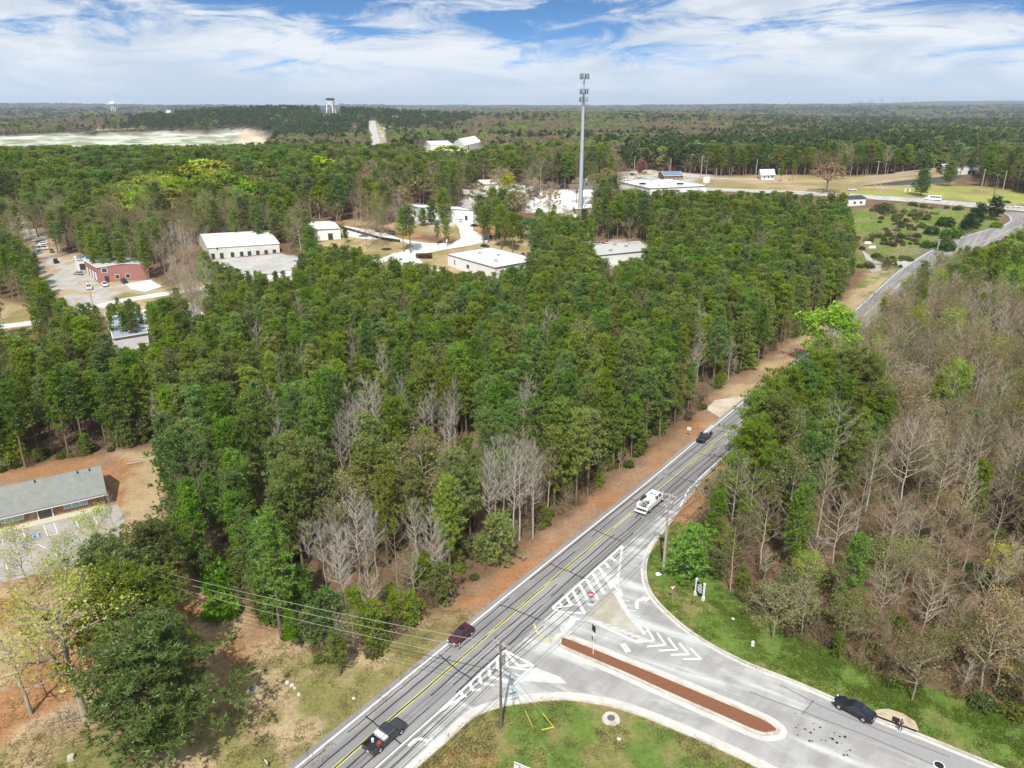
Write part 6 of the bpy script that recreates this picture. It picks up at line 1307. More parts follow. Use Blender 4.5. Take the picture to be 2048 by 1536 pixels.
# manhole, hydrant, bits
def lump(name, label, cat, u, v, r, h, m, seed=0):
    rg = random.Random(seed); c = P(u, v); n = 12; f = MB(); o = [(r * rg.uniform(.8, 1.15) * math.cos(k * 6.283 / n), r * rg.uniform(.8, 1.15) * math.sin(k * 6.283 / n)) for k in range(n)]
    f.add([(x, y, 0) for x, y in o] + [(x * .82, y * .82, h) for x, y in o], [(k, (k + 1) % n, n + (k + 1) % n, n + k) for k in range(n)] + [tuple(range(n, 2 * n))]); b = f.build(name, m); b.location = (c.x, c.y, .01); return tag(b, label, cat)
c = P(1222, 1438); t = thing('manhole', 'pale concrete manhole with dark iron lid in the lower grass', 'manhole', (c.x, c.y, 0)); MB().tube((0, 0, 0), (0, 0, .22), 1.15, 1.0, 16).build('collar', M_KERB, t, local=True); MB().tube((0, -.05, .2), (0, -.05, .27), .48, .48, 14).build('lid', mat('iron lid', (.12, .11, .12), .7), t, local=True)
c = P(505, 1378); t = thing('manhole', 'flat mossy round manhole in the clay clearing left of the main road', 'manhole', (c.x, c.y, 0)); MB().tube((0, 0, 0), (0, 0, .08), .75, .7, 16).build('collar', mat('mossy concrete', (.30, .30, .22), .95, var=.3, vscale=2), t, local=True); MB().tube((0, 0, .07), (0, 0, .1), .45, .45, 14).build('lid', MATS['iron lid'], t, local=True)
c = P(1885, 1532); 
c = P(1878, 1531); t = thing('manhole', 'round black manhole ring in the side road at the bottom right', 'manhole', (c.x, c.y, .035)); MB().tube((0, 0, 0), (0, 0, .03), .62, .6, 18).build('ring', M_SWH, t, local=True); MB().tube((0, 0, .02), (0, 0, .04), .5, .5, 16).build('lid', M_BLK, t, local=True)
c = P(1505, 1291); t = thing('fire_hydrant', 'white fire hydrant on the green verge right of the side road', 'fire hydrant', (c.x, c.y, 0)); MB().tube((0, 0, 0), (0, 0, .65), .17, .15, 10).tube((0, 0, .65), (0, 0, .85), .18, .06, 10).tube((-.24, 0, .48), (.24, 0, .48), .08, n=8).build('barrel', M_SWH, t, local=True); MB().tube((0, 0, .0), (0, 0, .05), .26, .26, 10).build('flange', M_SWH, t, local=True); MB().tube((0, 0, .85), (0, 0, .93), .05, .05, 6).build('valve_nut', M_BLK, t, local=True)
lump('utility_cover', 'white square cover plate in the grass by the kerb below the grey utility pole', 'cover', 1317, 1148, .5, .06, M_SWH, 2)
lump('concrete_block', 'pale stone block at the bottom left beside the nearest big pine', 'stone', 143, 1518, .45, .5, M_KERB, 3)
for i, (u, v, r) in enumerate(((574, 1366, .3), (584, 1372, .35), (590, 1378, .22), (598, 1390, .25))): tag(lump('broken_concrete', '', 'rubble', u, v, r, .2, M_GUT, i), 'broken concrete lump lying in the bare tan patch near the mossy manhole', 'rubble', 'concrete rubble on the bare patch')
lump('litter', 'scrap of white litter on the grass below the median road', 'litter', 1238, 1478, .25, .05, M_WORN, 5); lump('litter', 'small white scrap on the green verge uphill of the hydrant', 'litter', 1466, 1238, .25, .08, M_SWH, 6); lump('litter', 'white scrap on the dirt left of the pickup near the road edge', 'litter', 707, 1397, .2, .08, M_SWH, 7)
for i, (a, b) in enumerate((((285, 916), (318, 908)), ((254, 930), (284, 925)))):
    q = MB().tube(P(*a) + Vector((0, 0, .2)), P(*b) + Vector((0, 0, .2)), .2, .16, 7).build('fallen_log', M_PALE); tag(q, ('longer pale log on the clearing edge behind the grey-roofed building' if i == 0 else 'shorter pale log lying left of the longer one on the clearing'), 'log')
bp = MB()
rg = random.Random(4); c = P(130, 1440)
for k in range(120):
    a = rg.random() * 6.283; r = rg.random() * 3.2; q = Vector((c.x + r * math.cos(a), c.y + r * math.sin(a) * .8, rg.uniform(.05, .6))); e = q + Vector((rg.uniform(-1.6, 1.6), rg.uniform(-1.2, 1.2), rg.uniform(-.1, .4))); bp.tube(q, e, rg.uniform(.02, .06), .01, 3, 0, False)
tag(bp.build('brushwood_pile', M_BARK), 'grey pile of cut branches left of the old thick trunk on red soil', 'brush pile')
for i, (u, v) in enumerate(((1414, 963), (1412, 979), (1400, 1019))):
    c = P(u, v); q = MB().tube((c.x - .3, c.y, .25), (c.x + .35, c.y + .1, .25), .24, .24, 10).build('road_reflector_drum', M_BLK); tag(q, 'small black culvert pipe end on the soil beside the widening lane', 'pipe', 'black pipe ends beside the widening lane')
    q.name = 'pipe_end'
# ------------------------------------------------------------------ buildings
def wallmat(name, col, rib=.35, stain=None, kind='rib'):
    m = mat(name, col, .6, var=.10, vscale=.7, stain=stain or tuple(c * .8 for c in col), sscale=.25, samt=.35)
    if kind == 'rib' and 'ribs' not in m:
        t = m.node_tree; b = t.nodes['Principled BSDF']; w = nd(t, 'ShaderNodeTexWave', wave_type='BANDS', bands_direction='DIAGONAL'); w.inputs['Scale'].default_value = 2.2
        g = nd(t, 'ShaderNodeNewGeometry').outputs['Position']; t.links.new(g, w.inputs['Vector']); bn = nd(t, 'ShaderNodeBump'); bn.inputs['Strength'].default_value = rib; bn.inputs['Distance'].default_value = .05
        t.links.new(w.outputs[1], bn.inputs['Height']); t.links.new(bn.outputs[0], b.inputs['Normal']); m['ribs'] = 1
    return m
M_WALLW = wallmat('white metal cladding', (.80, .80, .78)); M_ROOFW = wallmat('white metal roof', (.74, .745, .73), stain=(.58, .58, .55)); M_ROOFG = wallmat('pale grey metal roof', (.48, .50, .46)); M_WALLR = wallmat('salmon red cladding', (.40, .175, .15)); M_WALLS = wallmat('streaked white cladding', (.66, .66, .60), stain=(.42, .43, .34))
M_TRIM = mat('dark roof trim', (.06, .06, .07), .6); M_TRIMW = mat('white trim', (.78, .78, .76), .6); M_DOORD = mat('dark doorway', (.045, .05, .055), .7); M_WIN = mat('window glass', (.03, .045, .055), .08, spec=.8); M_WINB = mat('pale blue blinds behind glass', (.30, .42, .46), .25, spec=.6)
M_BRK = mat('brown brick', (.26, .15, .10), .9, var=.3, vscale=3, stain=(.42, .34, .24), sscale=.8, samt=.6, bump=.3, bscale=14)
def frame4(A, B, C):
    A, B, C = P(*A), P(*B), P(*C); return A, B, C, A + C - B
def building(name, label, A, B, C, h, wall, roof, ridge=None, rise=0.0, trim=M_TRIM, over=.25, cat='building', wins=(), doors=(), z=0.0, parapet=0.0, winm=None, backd=None):
    """A-B-C: feet of three corners in the photograph (B nearest). ridge 'AB' or 'BC' gives the ridge direction. wins/doors: (wall 'AB'|'BC', position 0-1, width, sill, height)"""
    a, b, c, d = frame4(A, B, C); t = thing(name, label, cat, (b.x, b.y, 0)); Z = Vector((0, 0, 1)); b0 = [Vector((q.x, q.y, z)) for q in (a, b, c, d)]; e1 = (b0[0] - b0[1]); e2 = (b0[2] - b0[1]); cen = sum(b0, Vector()) / 4
    top = [q + Z * h for q in b0]; m = MB(); m.add([q - Z * 3.5 for q in b0] + top, [(0, 1, 5, 4), (1, 2, 6, 5), (2, 3, 7, 6), (3, 0, 4, 7)])
    ov = [q + (q - cen).normalized() * over * 1.4 for q in top]; rf = MB()
    if ridge:
        if ridge == 'AB': r0 = (top[1] + top[2]) / 2 + Z * rise; r1 = (top[0] + top[3]) / 2 + Z * rise; m.add([top[1], top[2], r0, top[0], top[3], r1], [(0, 1, 2), (4, 3, 5)])
        else: r0 = (top[0] + top[1]) / 2 + Z * rise; r1 = (top[2] + top[3]) / 2 + Z * rise; m.add([top[0], top[1], r0, top[3], top[2], r1], [(0, 1, 2), (4, 3, 5)])
        o0 = r0 + (r0 - r1).normalized() * over + Z * .08; o1 = r1 + (r1 - r0).normalized() * over + Z * .08; ov = [q + Z * .06 for q in ov]
        if ridge == 'AB': F = [(ov[0], ov[1], o0, o1), (ov[2], ov[3], o1, o0)]
        else: F = [(ov[1], ov[2], o1, o0), (ov[3], ov[0], o0, o1)]
        for q in F: rf.add(list(q) + [p_ - Z * .14 for p_ in q], [(0, 1, 2, 3), (7, 6, 5, 4), (0, 4, 5, 1), (1, 5, 6, 2), (2, 6, 7, 3), (3, 7, 4, 0)])
    else: rf.prism([(q.x, q.y) for q in ov], z + h - .02, z + h + .14)
    m.build('wall', wall, t); ro = rf.build('roof', roof, t); fix_normals(ro)
    if trim:
        tr = MB(); q = [p_ + (p_ - cen).normalized() * (over * 1.4 + .03) for p_ in top]
        for i in range(4):
            if ridge == 'AB' and i in (1, 3) or ridge == 'BC' and i in (0, 2):
                r_ = r0 if i in ((1,) if ridge == 'AB' else (0,)) else r1; r_ = Vector(r_); tr.tube(q[i], r_, .14, n=4); tr.tube(r_, q[(i + 1) % 4], .14, n=4)
            else: tr.tube(q[i] + Z * .02, q[(i + 1) % 4] + Z * .02, .16, n=4)
        tr.build('roof_trim', trim, t)
    if h > 4.3 and not ridge:
        for k in range(3):
            q = b0[1] + e1 * (.25 + .25 * k) + e2 * (.3 + .17 * ((k * 2) % 3)); MB().box((q.x, q.y, z + h + .55), (1.7, 1.3, .8)).box((q.x, q.y, z + h + .97), (1.0, .8, .1), 1).build('rooftop_unit', [M_STEEL, M_TRIM], t)
    elif h > 4.3:
        for k in range(3):
            for s_ in (.25, .75):
                f_ = (k + .7) / 3.4; lo_, hi_ = (s_, f_) if ridge == 'AB' else (f_, s_)
                q = b0[1] + (e2 * s_ + e1 * f_ if ridge == 'AB' else e1 * s_ + e2 * f_); dr_ = (e1 if ridge == 'AB' else e2).normalized(); MB().box((q.x, q.y, z + h + rise * .5 + .28), (2.6, .9, .12), rz=math.atan2(dr_.y, dr_.x)).build('skylight', mat('dull skylight', (.62, .66, .66), .4), t)
    def opening(spec, nm, mt, fr):
        w_, pos, wd, sill, ht = spec[:5]; p0, p1 = (b0[1], b0[0]) if w_ == 'AB' else (b0[1], b0[2]); dr = (p1 - p0).normalized(); L = (p1 - p0).length; n = Vector((dr.y, -dr.x, 0)); n = n if n.dot(p0 - cen) > 0 else -n
        c_ = p0 + dr * (pos * L) + Z * (sill + ht / 2); q = [c_ + dr * sx * wd / 2 + Z * sz * ht / 2 for sx, sz in ((-1, -1), (1, -1), (1, 1), (-1, 1))]
        def slab(q_, off, th): mm = MB(); mm.add([p_ + n * off for p_ in q_] + [p_ + n * (off + th) for p_ in q_], [(4, 5, 6, 7), (0, 1, 5, 4), (1, 2, 6, 5), (2, 3, 7, 6), (3, 0, 4, 7)]); return mm
        o = slab(q, .01, .05).build(nm, fr, t); q2 = [c_ + (p_ - c_) * .84 for p_ in q]; s_ = slab(q2, .0625, .01)
        k = s_.build('pane' if nm == 'window' else 'leaf', mt, None, local=True); k.parent = o; k.location = (-t.location.x, -t.location.y, 0)
        return o
    for s in wins: opening(s, 'window', winm or M_WIN, M_TRIMW)
    for s in doors: opening(s, 'door', s[5] if len(s) > 5 else M_DOORD, M_TRIM if len(s) < 7 else s[6])
    t['_f'] = 0; del t['_f']
    return t, b0, cen
def fix_normals(o):
    bm = bmesh.new(); bm.from_mesh(o.data); bmesh.ops.recalc_face_normals(bm, faces=bm.faces[:]); bm.to_mesh(o.data); bm.free()
# grey shingle roofed building, far left foreground
M_SHING = mat('grey asphalt shingles', (.25, .26, .225), .9, var=.16, vscale=.9, stain=(.20, .21, .19), sscale=.6, samt=.6)
def leftbuilding():
    a, b = P(-150, 1094), P(211, 1009); dr = (b - a).normalized(); n = Vector((-dr.y, dr.x, 0)); D = 10.5; hE, hR = 3.0, 5.6; Z = Vector((0, 0, 1)); L = (b - a).length
    t = thing('office_building', 'long low brick office with grey shingle roof and white fascia at the left edge', 'building', (a.x, a.y, 0))
    c, d = b + n * D, a + n * D; m = MB(); m.add([a, b, c, d] + [q + Z * hE for q in (a, b, c, d)], [(0, 1, 5, 4), (1, 2, 6, 5), (2, 3, 7, 6), (3, 0, 4, 7)])
    r0, r1 = a + n * D / 2 + Z * hR, b + n * D / 2 + Z * hR; m.add([b + Z * hE, c + Z * hE, r1, d + Z * hE, a + Z * hE, r0], [(0, 1, 2), (3, 4, 5)]); m.build('wall', M_BRK, t)
    # courses of shingles, each course a strip proud of the one above
    rf = thing_mesh = MB(); e0, e1 = a - n * 1.1 + Z * (hE - .25) - dr * .6, b - n * 1.1 + Z * (hE - .25) + dr * .6; k0, k1 = r0 - dr * .6 + Z * .1, r1 + dr * .6 + Z * .1
    nc = 26
    for i in range(nc):
        f0, f1 = i / nc, (i + 1) / nc + .004; q = [e0.lerp(k0, f0), e1.lerp(k1, f0), e1.lerp(k1, f1), e0.lerp(k0, f1)]; up = Vector((0, 0, .045)); rf.add([q[0] + up, q[1] + up, q[2], q[3], q[0], q[1]], [(0, 1, 2, 3), (4, 5, 1, 0)])
    f0, f1 = c + n * 1.1 + Z * (hE - .25) + dr * .6, d + n * 1.1 + Z * (hE - .25) - dr * .6; rf.add([k1, f0, f1, k0], [(0, 1, 2, 3)])
    rf.add([e0 - Z * .05, e1 - Z * .05, k1 - Z * .3, k0 - Z * .3], [(3, 2, 1, 0)])
    ro = rf.build('roof', M_SHING, t)
    MB().add([e0 - n * .03 - Z * .42, e1 - n * .03 - Z * .42, e1 - n * .03 + Z * .04, e0 - n * .03 + Z * .04, e0 - Z * .42, e1 - Z * .42, e1, e0], [(0, 1, 2, 3), (4, 7, 6, 5), (0, 4, 5, 1)]).build('fascia', M_TRIMW, t)
    g_ = MB().tube(e0 - n * .12 + Z * .04, e1 - n * .12 + Z * .04, .08, n=6).build('gutter', mat('grey gutter', (.2, .2, .21), .5), t)
    MB().tube(k0 + Z * .03, k1 + Z * .03, .07, n=5).build('ridge_cap', M_SHING, t)
    for f in (.62, .86, .93): q = k0.lerp(k1, f) - n * .7 + Z * -.25; MB().tube(q, q + Z * .55, .12, .1, 8).build('roof_vent', M_BLK, t)
    def op(x0, x1, z0, z1, nm, mt, fr, panes=2):
        q0 = a + dr * x0 - n * .03; q1 = a + dr * x1 - n * .03; o = MB().add([q0 + Z * z0, q1 + Z * z0, q1 + Z * z1, q0 + Z * z1], [(0, 1, 2, 3)]).build(nm, fr, t)
        for k in range(panes):
            w = (x1 - x0) / panes; s0, s1 = x0 + w * k + .07, x0 + w * (k + 1) - .07; g0 = a + dr * s0 - n * .045; g1 = a + dr * s1 - n * .045
            e = MB().add([g0 + Z * (z0 + .08), g1 + Z * (z0 + .08), g1 + Z * (z1 - .08), g0 + Z * (z1 - .08)], [(0, 1, 2, 3)]).build('pane', mt, None, local=True); e.parent = o; e.location = (-t.location.x, -t.location.y, 0)
    xs = [(Vector((P(u, 1050).x, 0, 0)).x) for u in (0,)]
    def xat(u):                                            # metres along the front wall for a column of the photograph
        best = min(np.linspace(0, L, 400), key=lambda s: abs(proj((a + dr * s).x, (a + dr * s).y, 1.0)[0] - u)); return float(best)
    op(xat(2), xat(48), .9, 2.4, 'window', M_WINB, M_TRIMW, 2); op(xat(78), xat(103), .1, 2.5, 'door', M_WIN, mat('bronze frame', (.10, .085, .07), .5), 2); op(xat(128), xat(176), .9, 2.4, 'window', M_WINB, M_TRIMW, 3); op(xat(-90), xat(-40), .9, 2.4, 'window', M_WINB, M_TRIMW, 2)
    for u in (76, 105): q = a + dr * xat(u) - n * .12; MB().box((q.x, q.y, 1.35), (.18, .18, 2.7), rz=math.atan2(dr.y, dr.x)).build('door_post', M_TRIMW, t)
    pv = [a - n * .05, b - n * .05, b - n * 1.9, a - n * 1.9]; w = MB().prism([(q.x, q.y) for q in pv], 0, .13).build('walkway', mat('cream concrete walk', (.56, .52, .38), .9, var=.15, vscale=1), t)
    sh = MB(); rg = random.Random(3)
leftbuilding()
building('metal_building', 'salmon red metal building with pale grey roof and two white-framed windows', (173, 546), (200, 566), (300, 557), 6.4, M_WALLR, M_ROOFG, 'AB', 1.0, M_TRIMW, wins=(('BC', .36, 1.8, 1.2, 1.9), ('BC', .57, 1.8, 1.2, 1.9), ('BC', .13, 2.2, 4.2, 2.0)), doors=(('BC', .15, 1.6, .1, 2.6), ('AB', .2, 3, .1, 4.2, M_TRIMW), ('AB', .4, 3, .1, 4.2, M_TRIMW), ('AB', .62, 3, .1, 4.2, M_TRIMW), ('AB', .85, 3, .1, 4.2, M_TRIMW)))
building('shed', 'white lean-to shed attached behind the salmon red building', (152, 532), (158, 541), (176, 539), 4.6, M_WALLW, M_ROOFG, None, 0, M_TRIMW, doors=(('BC', .5, 2.5, .1, 2.8),))
sk = P(180, 522); sb_ = MB().box((0, 0, 1.1), (6.5, 2.4, 2.2)).build('skip_container', mat('blue container', (.01, .13, .62), .5, var=.1, vscale=1)); sb_.location = (sk.x, sk.y, TZ(sk.x, sk.y)); tag(sb_, 'bright blue container standing behind the salmon red building', 'container')
for i in range(9): MB().box((-3 + i * .75, -1.22, 1.1), (.1, .06, 2.1)).build('rib', MATS['blue container'], sb_, local=True)
building('warehouse', 'large white streaked metal warehouse with a row of dark doors left of centre', (393, 480), (420, 519), (560, 505), 5.4, M_WALLS, M_ROOFW, 'BC', 3.6, M_TRIMW, doors=[('BC', f, 1.6, .1, 2.6) for f in (.05, .17, .32, .45, .56, .68, .80, .92)], wins=(('BC', .12, 1, 4.2, 1),))
building('warehouse', 'white building with arched grey fascia at the left end of the cul-de-sac', (610, 455), (628, 482), (682, 478), 5.6, M_WALLW, M_ROOFW, 'BC', 1.2, mat('slate trim', (.22, .25, .30), .6), doors=(('BC', .62, 2.4, .1, 3.4),))
building('warehouse', 'flat-roofed white warehouse with dark roof edge in front of the cul-de-sac', (896, 530), (990, 566), (1078, 545), 6.4, M_WALLW, M_ROOFW, None, 0, M_TRIM, wins=(('AB', .84, .9, 2.5, 2.6), ('AB', .55, 2.4, 2.6, 2.0)), doors=(('AB', .30, 2.4, .1, 3),))
building('warehouse', 'pale flat-roofed workshop at the edge of the pines with red cars behind', (1176, 503), (1192, 534), (1300, 518), 5.0, M_WALLW, mat('weathered pale roof', (.48, .48, .45), .8, var=.15, vscale=.3), None, 0, M_TRIM, doors=(('BC', .12, 3.4, .1, 3.4),))
building('warehouse', 'long low white building behind the tall dark pine on the cul-de-sac', (812, 422), (838, 436), (946, 447), 5.6, M_WALLW, M_ROOFW, None, 0, M_TRIM, doors=(('AB', .3, 3, .1, 3), ('BC', .88, 1.6, .1, 2.6)), wins=(('AB', .75, 2, 1.4, 1.6),))
building('house', 'small hip-like white building with shallow roof behind the white trailers', (946, 376), (968, 381), (1006, 379), 3.6, M_WALLW, mat('cream roof', (.62, .60, .50), .8), 'BC', 2.6, None, over=.8, doors=(('BC', .5, 2, .1, 2.4),))
building('warehouse', 'white metal building behind the fence, right of the tower', (1150, 371), (1158, 376), (1193, 375), 6.5, M_WALLW, M_ROOFG, None, 0, M_TRIM, doors=(('BC', .5, 4, .1, 4.4, M_TRIMW, M_TRIM),))
building('equipment_shelter', 'brown brick equipment shelter with white flat roof at the foot of the tower', (1146, 420), (1151, 434), (1186, 430), 4.4, mat('tan block', (.33, .25, .16), .9, var=.2, vscale=2), M_ROOFW, None, 0, M_TRIMW, cat='shelter', doors=(('BC', .3, 1.4, .1, 2.6),))
building('warehouse', 'wide low white flat-roofed building before the houses, right of the tower', (1236, 372), (1300, 392), (1412, 384), 4.6, M_WALLW, M_ROOFW, None, 0, M_TRIM, wins=(('BC', .3, 3, 1.5, 2),))
for u, v in ((1285, 368), (1360, 368)): q = P(u, v, 5); k = MB().box((q.x, q.y, 5.2 + TZ(q.x, q.y)), (4, 2.5, 1.0)).build('rooftop_unit', M_BLK); tag(k, 'dark rooftop unit on the wide white flat roof, ' + ('left one' if u < 1300 else 'right one'), 'rooftop unit')
building('house', 'low brick house with a blue-grey roof across the highway', (1316, 355), (1328, 361), (1366, 360), 3.2, M_BRK, mat('blue grey roof', (.16, .22, .30), .8), 'BC', 2.2, M_TRIMW, over=.6, wins=(('BC', .3, 2, 1, 1.4), ('BC', .7, 2, 1, 1.4)))
building('house', 'white porch house with a light metal roof left of the dark pines', (1516, 354), (1522, 360), (1548, 359), 3.2, M_WALLW, M_ROOFW, 'BC', 3.4, M_TRIMW, over=.9, wins=(('BC', .25, 1.6, .9, 1.6), ('BC', .55, 1.6, .9, 1.6), ('BC', .85, 1.6, .9, 1.6)))
building('shop', 'low white building with black roof at the wood\'s far right corner by the highway', (1686, 402), (1694, 413), (1730, 410), 4.2, M_WALLW, mat('black flat roof', (.05, .05, .055), .8), None, 0, M_TRIM, wins=(('BC', .4, 2, 1.2, 1.6), ('BC', .75, 2, 1.2, 1.6)))
building('petrol_station', 'white and bright blue commercial building half hidden by pines at the right', (1880, 343), (1886, 350), (1966, 348), 6.0, M_WALLW, M_ROOFW, None, 0, mat('bright blue band', (.01, .22, .72), .5), doors=(('BC', .25, 8, .1, 3, mat('blue awning', (.01, .25, .75), .5)), ('BC', .7, 7, .1, 3)))
building('church_hall', 'white gabled hall beside the far church, upper centre', (845, 297), (862, 300), (905, 299), 6, M_WALLW, M_ROOFW, 'BC', 4, M_TRIMW, wins=(('BC', .3, 2, 1, 2), ('BC', .6, 2, 1, 2)))
building('church', 'white church-like building with steep white roof and dark arched front, upper centre', (908, 296), (930, 303), (962, 296), 7, M_WALLW, M_ROOFW, 'BC', 6, M_TRIMW, doors=(('BC', .2, 4, .1, 6),), wins=(('AB', .5, 3, 2, 5),))
building('shop', 'low flat white annex between the far hall and the church', (880, 305), (900, 312), (925, 309), 4, M_WALLW, M_ROOFW, None, 0, M_TRIM, wins=(('BC', .5, 4, 1, 2),))
for i, (u, v, w, h, lb) in enumerate(((766, 246, 12, 12, 'pale silo-like block beside the far boulevard'), (792, 244, 15, 14, 'tall pale block on the hill right of the far boulevard'), (775, 258, 18, 6, 'low shop below the pale silo block by the far boulevard'), (772, 274, 17, 5, 'nearest low shop right of the far boulevard'))):
    c = P(u, v); b = thing('commercial_building', lb, 'building', (c.x, c.y, 0)); MB().box((0, 0, h / 2), (w, w * .7, h)).build('wall', M_WALLW, b, local=True); MB().box((0, 0, h + .3), (w + .8, w * .7 + .8, .6)).build('roof', M_ROOFG, b, local=True)
    for k in range(4): MB().box((-w * .36 + k * w * .24, -w * .35 - .1, h * .45), (w * .14, .2, h * .35)).build('window', M_WIN, b, local=True)
building('tin_building', 'blue-grey roofed building half hidden by pines below the street, left of centre', (215, 655), (232, 706), (300, 694), 4.6, M_WALLW, mat('slate blue metal roof', (.30, .35, .42), .5, var=.1, vscale=.5), 'BC', 1.2, M_TRIMW)
building('tin_building', 'bright white roofed building glimpsed between the pines right of the blue-grey one', (262, 652), (285, 690), (420, 668), 4.8, M_WALLW, M_ROOFW, None, 0, M_TRIMW)
# ------------------------------------------------------------------ tower, water towers, skyline
tb_ = P(1160, 432); t = thing('cell_tower', 'tall grey monopole cell tower with three rings of antennas rising above the horizon', 'tower', (tb_.x, tb_.y, 0)); TH = CAM_H - TZ(tb_.x, tb_.y) + tb_.y * ((SP - CP * ((768 - 150) / FPX)) / -(CP + SP * ((768 - 150) / FPX)))
M_POLE = mat('galvanised pole', (.50, .54, .58), .5, .3, var=.1, vscale=.3)
zs = [0, TH * .35, TH * .62, TH * .8, TH - 3]; rr = [1.15, .95, .78, .66, .5]
for i in range(4): MB().tube((0, 0, zs[i]), (0, 0, zs[i + 1]), rr[i], rr[i + 1] + .02, 14).build('shaft_section', M_POLE, t, local=True, smooth=False)
for zc_, r_, n_a, hl in ((TH - 1, 3.0, 12, 2.6), (TH - 8.5, 2.9, 12, 2.4), (TH - 12.5, 2.6, 9, 2.2)):
    ring_ = [Vector((r_ * math.cos(k * 2.0944 + .3), r_ * math.sin(k * 2.0944 + .3), zc_)) for k in range(4)]
    pf_ = MB()
    for k in range(3): pf_.tube(ring_[k], ring_[k + 1], .14, n=5); pf_.tube((0, 0, zc_), ring_[k], .16, n=5)
    pl_ = pf_.build('platform', M_STEEL, t, local=True)
    for k in range(n_a):
        s_ = k / n_a * 3; j = int(s_); q = ring_[j].lerp(ring_[j + 1], s_ - j + .12); o_ = q.normalized() * 0; an_ = MB().box((q.x * 1.04, q.y * 1.04, zc_ + .2 + (k % 3) * .25), (.55, .42, hl), rz=math.atan2(q.y, q.x) + 1.57).tube((q.x, q.y, zc_ - 1.2), (q.x, q.y, zc_ + 1.6), .07, n=4); an_.build('antenna', mat('antenna grey', (.30, .33, .36), .6) if k % 3 else M_TRIM, pl_, local=True)
MB().tube((0, 0, TH - 3), (0, 0, TH), .35, .3, 8).build('mast_tip', M_POLE, t, local=True)
for s in (-1, 1): MB().tube((s * 1.2, -.2, 4), (s * .85, -.2, TH * .82), .12, n=4).build('cable_run', M_TRIM if s > 0 else M_STEEL, t, local=True)
def at_dist(u, v, Yd):                                   # the point at distance Yd that shows at (u, v)
    x = (u - 1024) / FPX; y = (v - 768) / FPX; t_ = Yd / (CP - y * SP); return Vector((x * t_, Yd, CAM_H - (SP + y * CP) * t_))
q = at_dist(224, 204, 3600); q2 = at_dist(224, 222, 3600); t = thing('water_tower', 'white round water tower on thick legs on the left horizon', 'water tower', (q.x, q.y, q2.z), absz=True); Hq = q.z - q2.z; r_ = 13.5; M_TANK = mat('white tank', (.80, .81, .82), .5)
tk = MB(); pr_ = [(-.75, .35), (-.6, .75), (-.2, 1.0), (.2, 1.0), (.55, .8), (.8, .4), (.88, .05)]
for i in range(6): tk.tube((0, 0, Hq - 7 + pr_[i][0] * 11), (0, 0, Hq - 7 + pr_[i + 1][0] * 11), pr_[i][1] * r_, pr_[i + 1][1] * r_, 18, 0, i in (0, 5))
tk.build('tank', M_TANK, t, local=True, smooth=False)
for k in range(6): MB().tube((9 * math.cos(k * 1.047), 9 * math.sin(k * 1.047), 0), (9 * math.cos(k * 1.047), 9 * math.sin(k * 1.047), Hq - 13), 1.3, n=6).build('leg', M_TANK, t, local=True)
MB().tube((0, 0, 0), (0, 0, Hq - 13), 2, n=8).build('riser', M_STEEL, t, local=True)
q = at_dist(660, 196, 1750); q2 = at_dist(660, 226, 1750); t = thing('water_tower', 'water tower with dark flared rim and four white legs standing behind the pine hill', 'water tower', (q.x, q.y, q2.z), absz=True); Hq = q.z - q2.z
tk = MB(); tk.tube((0, 0, Hq - 5.5), (0, 0, Hq - 14), 10, 8, 18); tk.tube((0, 0, Hq - 14), (0, 0, Hq - 18), 8, 3, 18); tk.build('tank', M_TANK, t, local=True); MB().tube((0, 0, Hq - 5.4), (0, 0, Hq - 1.2), 7, 10.8, 18).tube((0, 0, Hq - 1.1), (0, 0, Hq), 10.8, 6, 18).build('rim', mat('dark tank rim', (.11, .12, .13), .6), t, local=True)
for k in range(4):
    a = .6 + k * 1.5708; MB().tube((10.5 * math.cos(a), 10.5 * math.sin(a), 0), (8.6 * math.cos(a), 8.6 * math.sin(a), Hq - 13), 1.2, n=6).build('leg', M_TANK, t, local=True)
br_ = MB()
for k in range(4):
    a, b = .6 + k * 1.5708, .6 + (k + 1) * 1.5708; br_.tube((10 * math.cos(a), 10 * math.sin(a), 5), (9.2 * math.cos(b), 9.2 * math.sin(b), 18), .35, n=4)
br_.build('brace', M_TANK, t, local=True)
q = at_dist(337, 222, 3300); t = thing('storage_dome', 'small white dome just left of the pine hill on the horizon', 'dome', (q.x, q.y, q.z - 8), absz=True); MB().tube((0, 0, 0), (0, 0, 7), 11, 10.5, 14).tube((0, 0, 7), (0, 0, 11), 10.5, 4, 14).build('shell', M_TANK, t, local=True)
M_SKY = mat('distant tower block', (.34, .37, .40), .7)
for i, (u, v, w) in enumerate(((1706, 204, 60), (1722, 202, 70), (1740, 198, 55), (1746, 197, 45), (1766, 196, 60), (1790, 201, 60), (1806, 195, 38), (1832, 202, 70), (1860, 201, 60))):
    q = at_dist(u, v, 19500); b = thing('skyscraper', 'faint grey tower block of the far city skyline, number %s from the left' % ('first second third fourth fifth sixth seventh eighth ninth'.split()[i]), 'skyscraper', (q.x, q.y, 60), absz=True); hh_ = q.z - 60
    b['label'] = ('faint %s tower block, %s from the left in the far city skyline' % ('slim' if w < 50 else 'broad', 'first second third fourth fifth sixth seventh eighth ninth'.split()[i])); MB().box((0, 0, hh_ * .4), (w, w, hh_ * .8)).build('lower_block', M_SKY, b, local=True); MB().box((0, 0, hh_ * .9), (w * .7, w * .7, hh_ * .2)).build('crown_block', M_SKY, b, local=True)
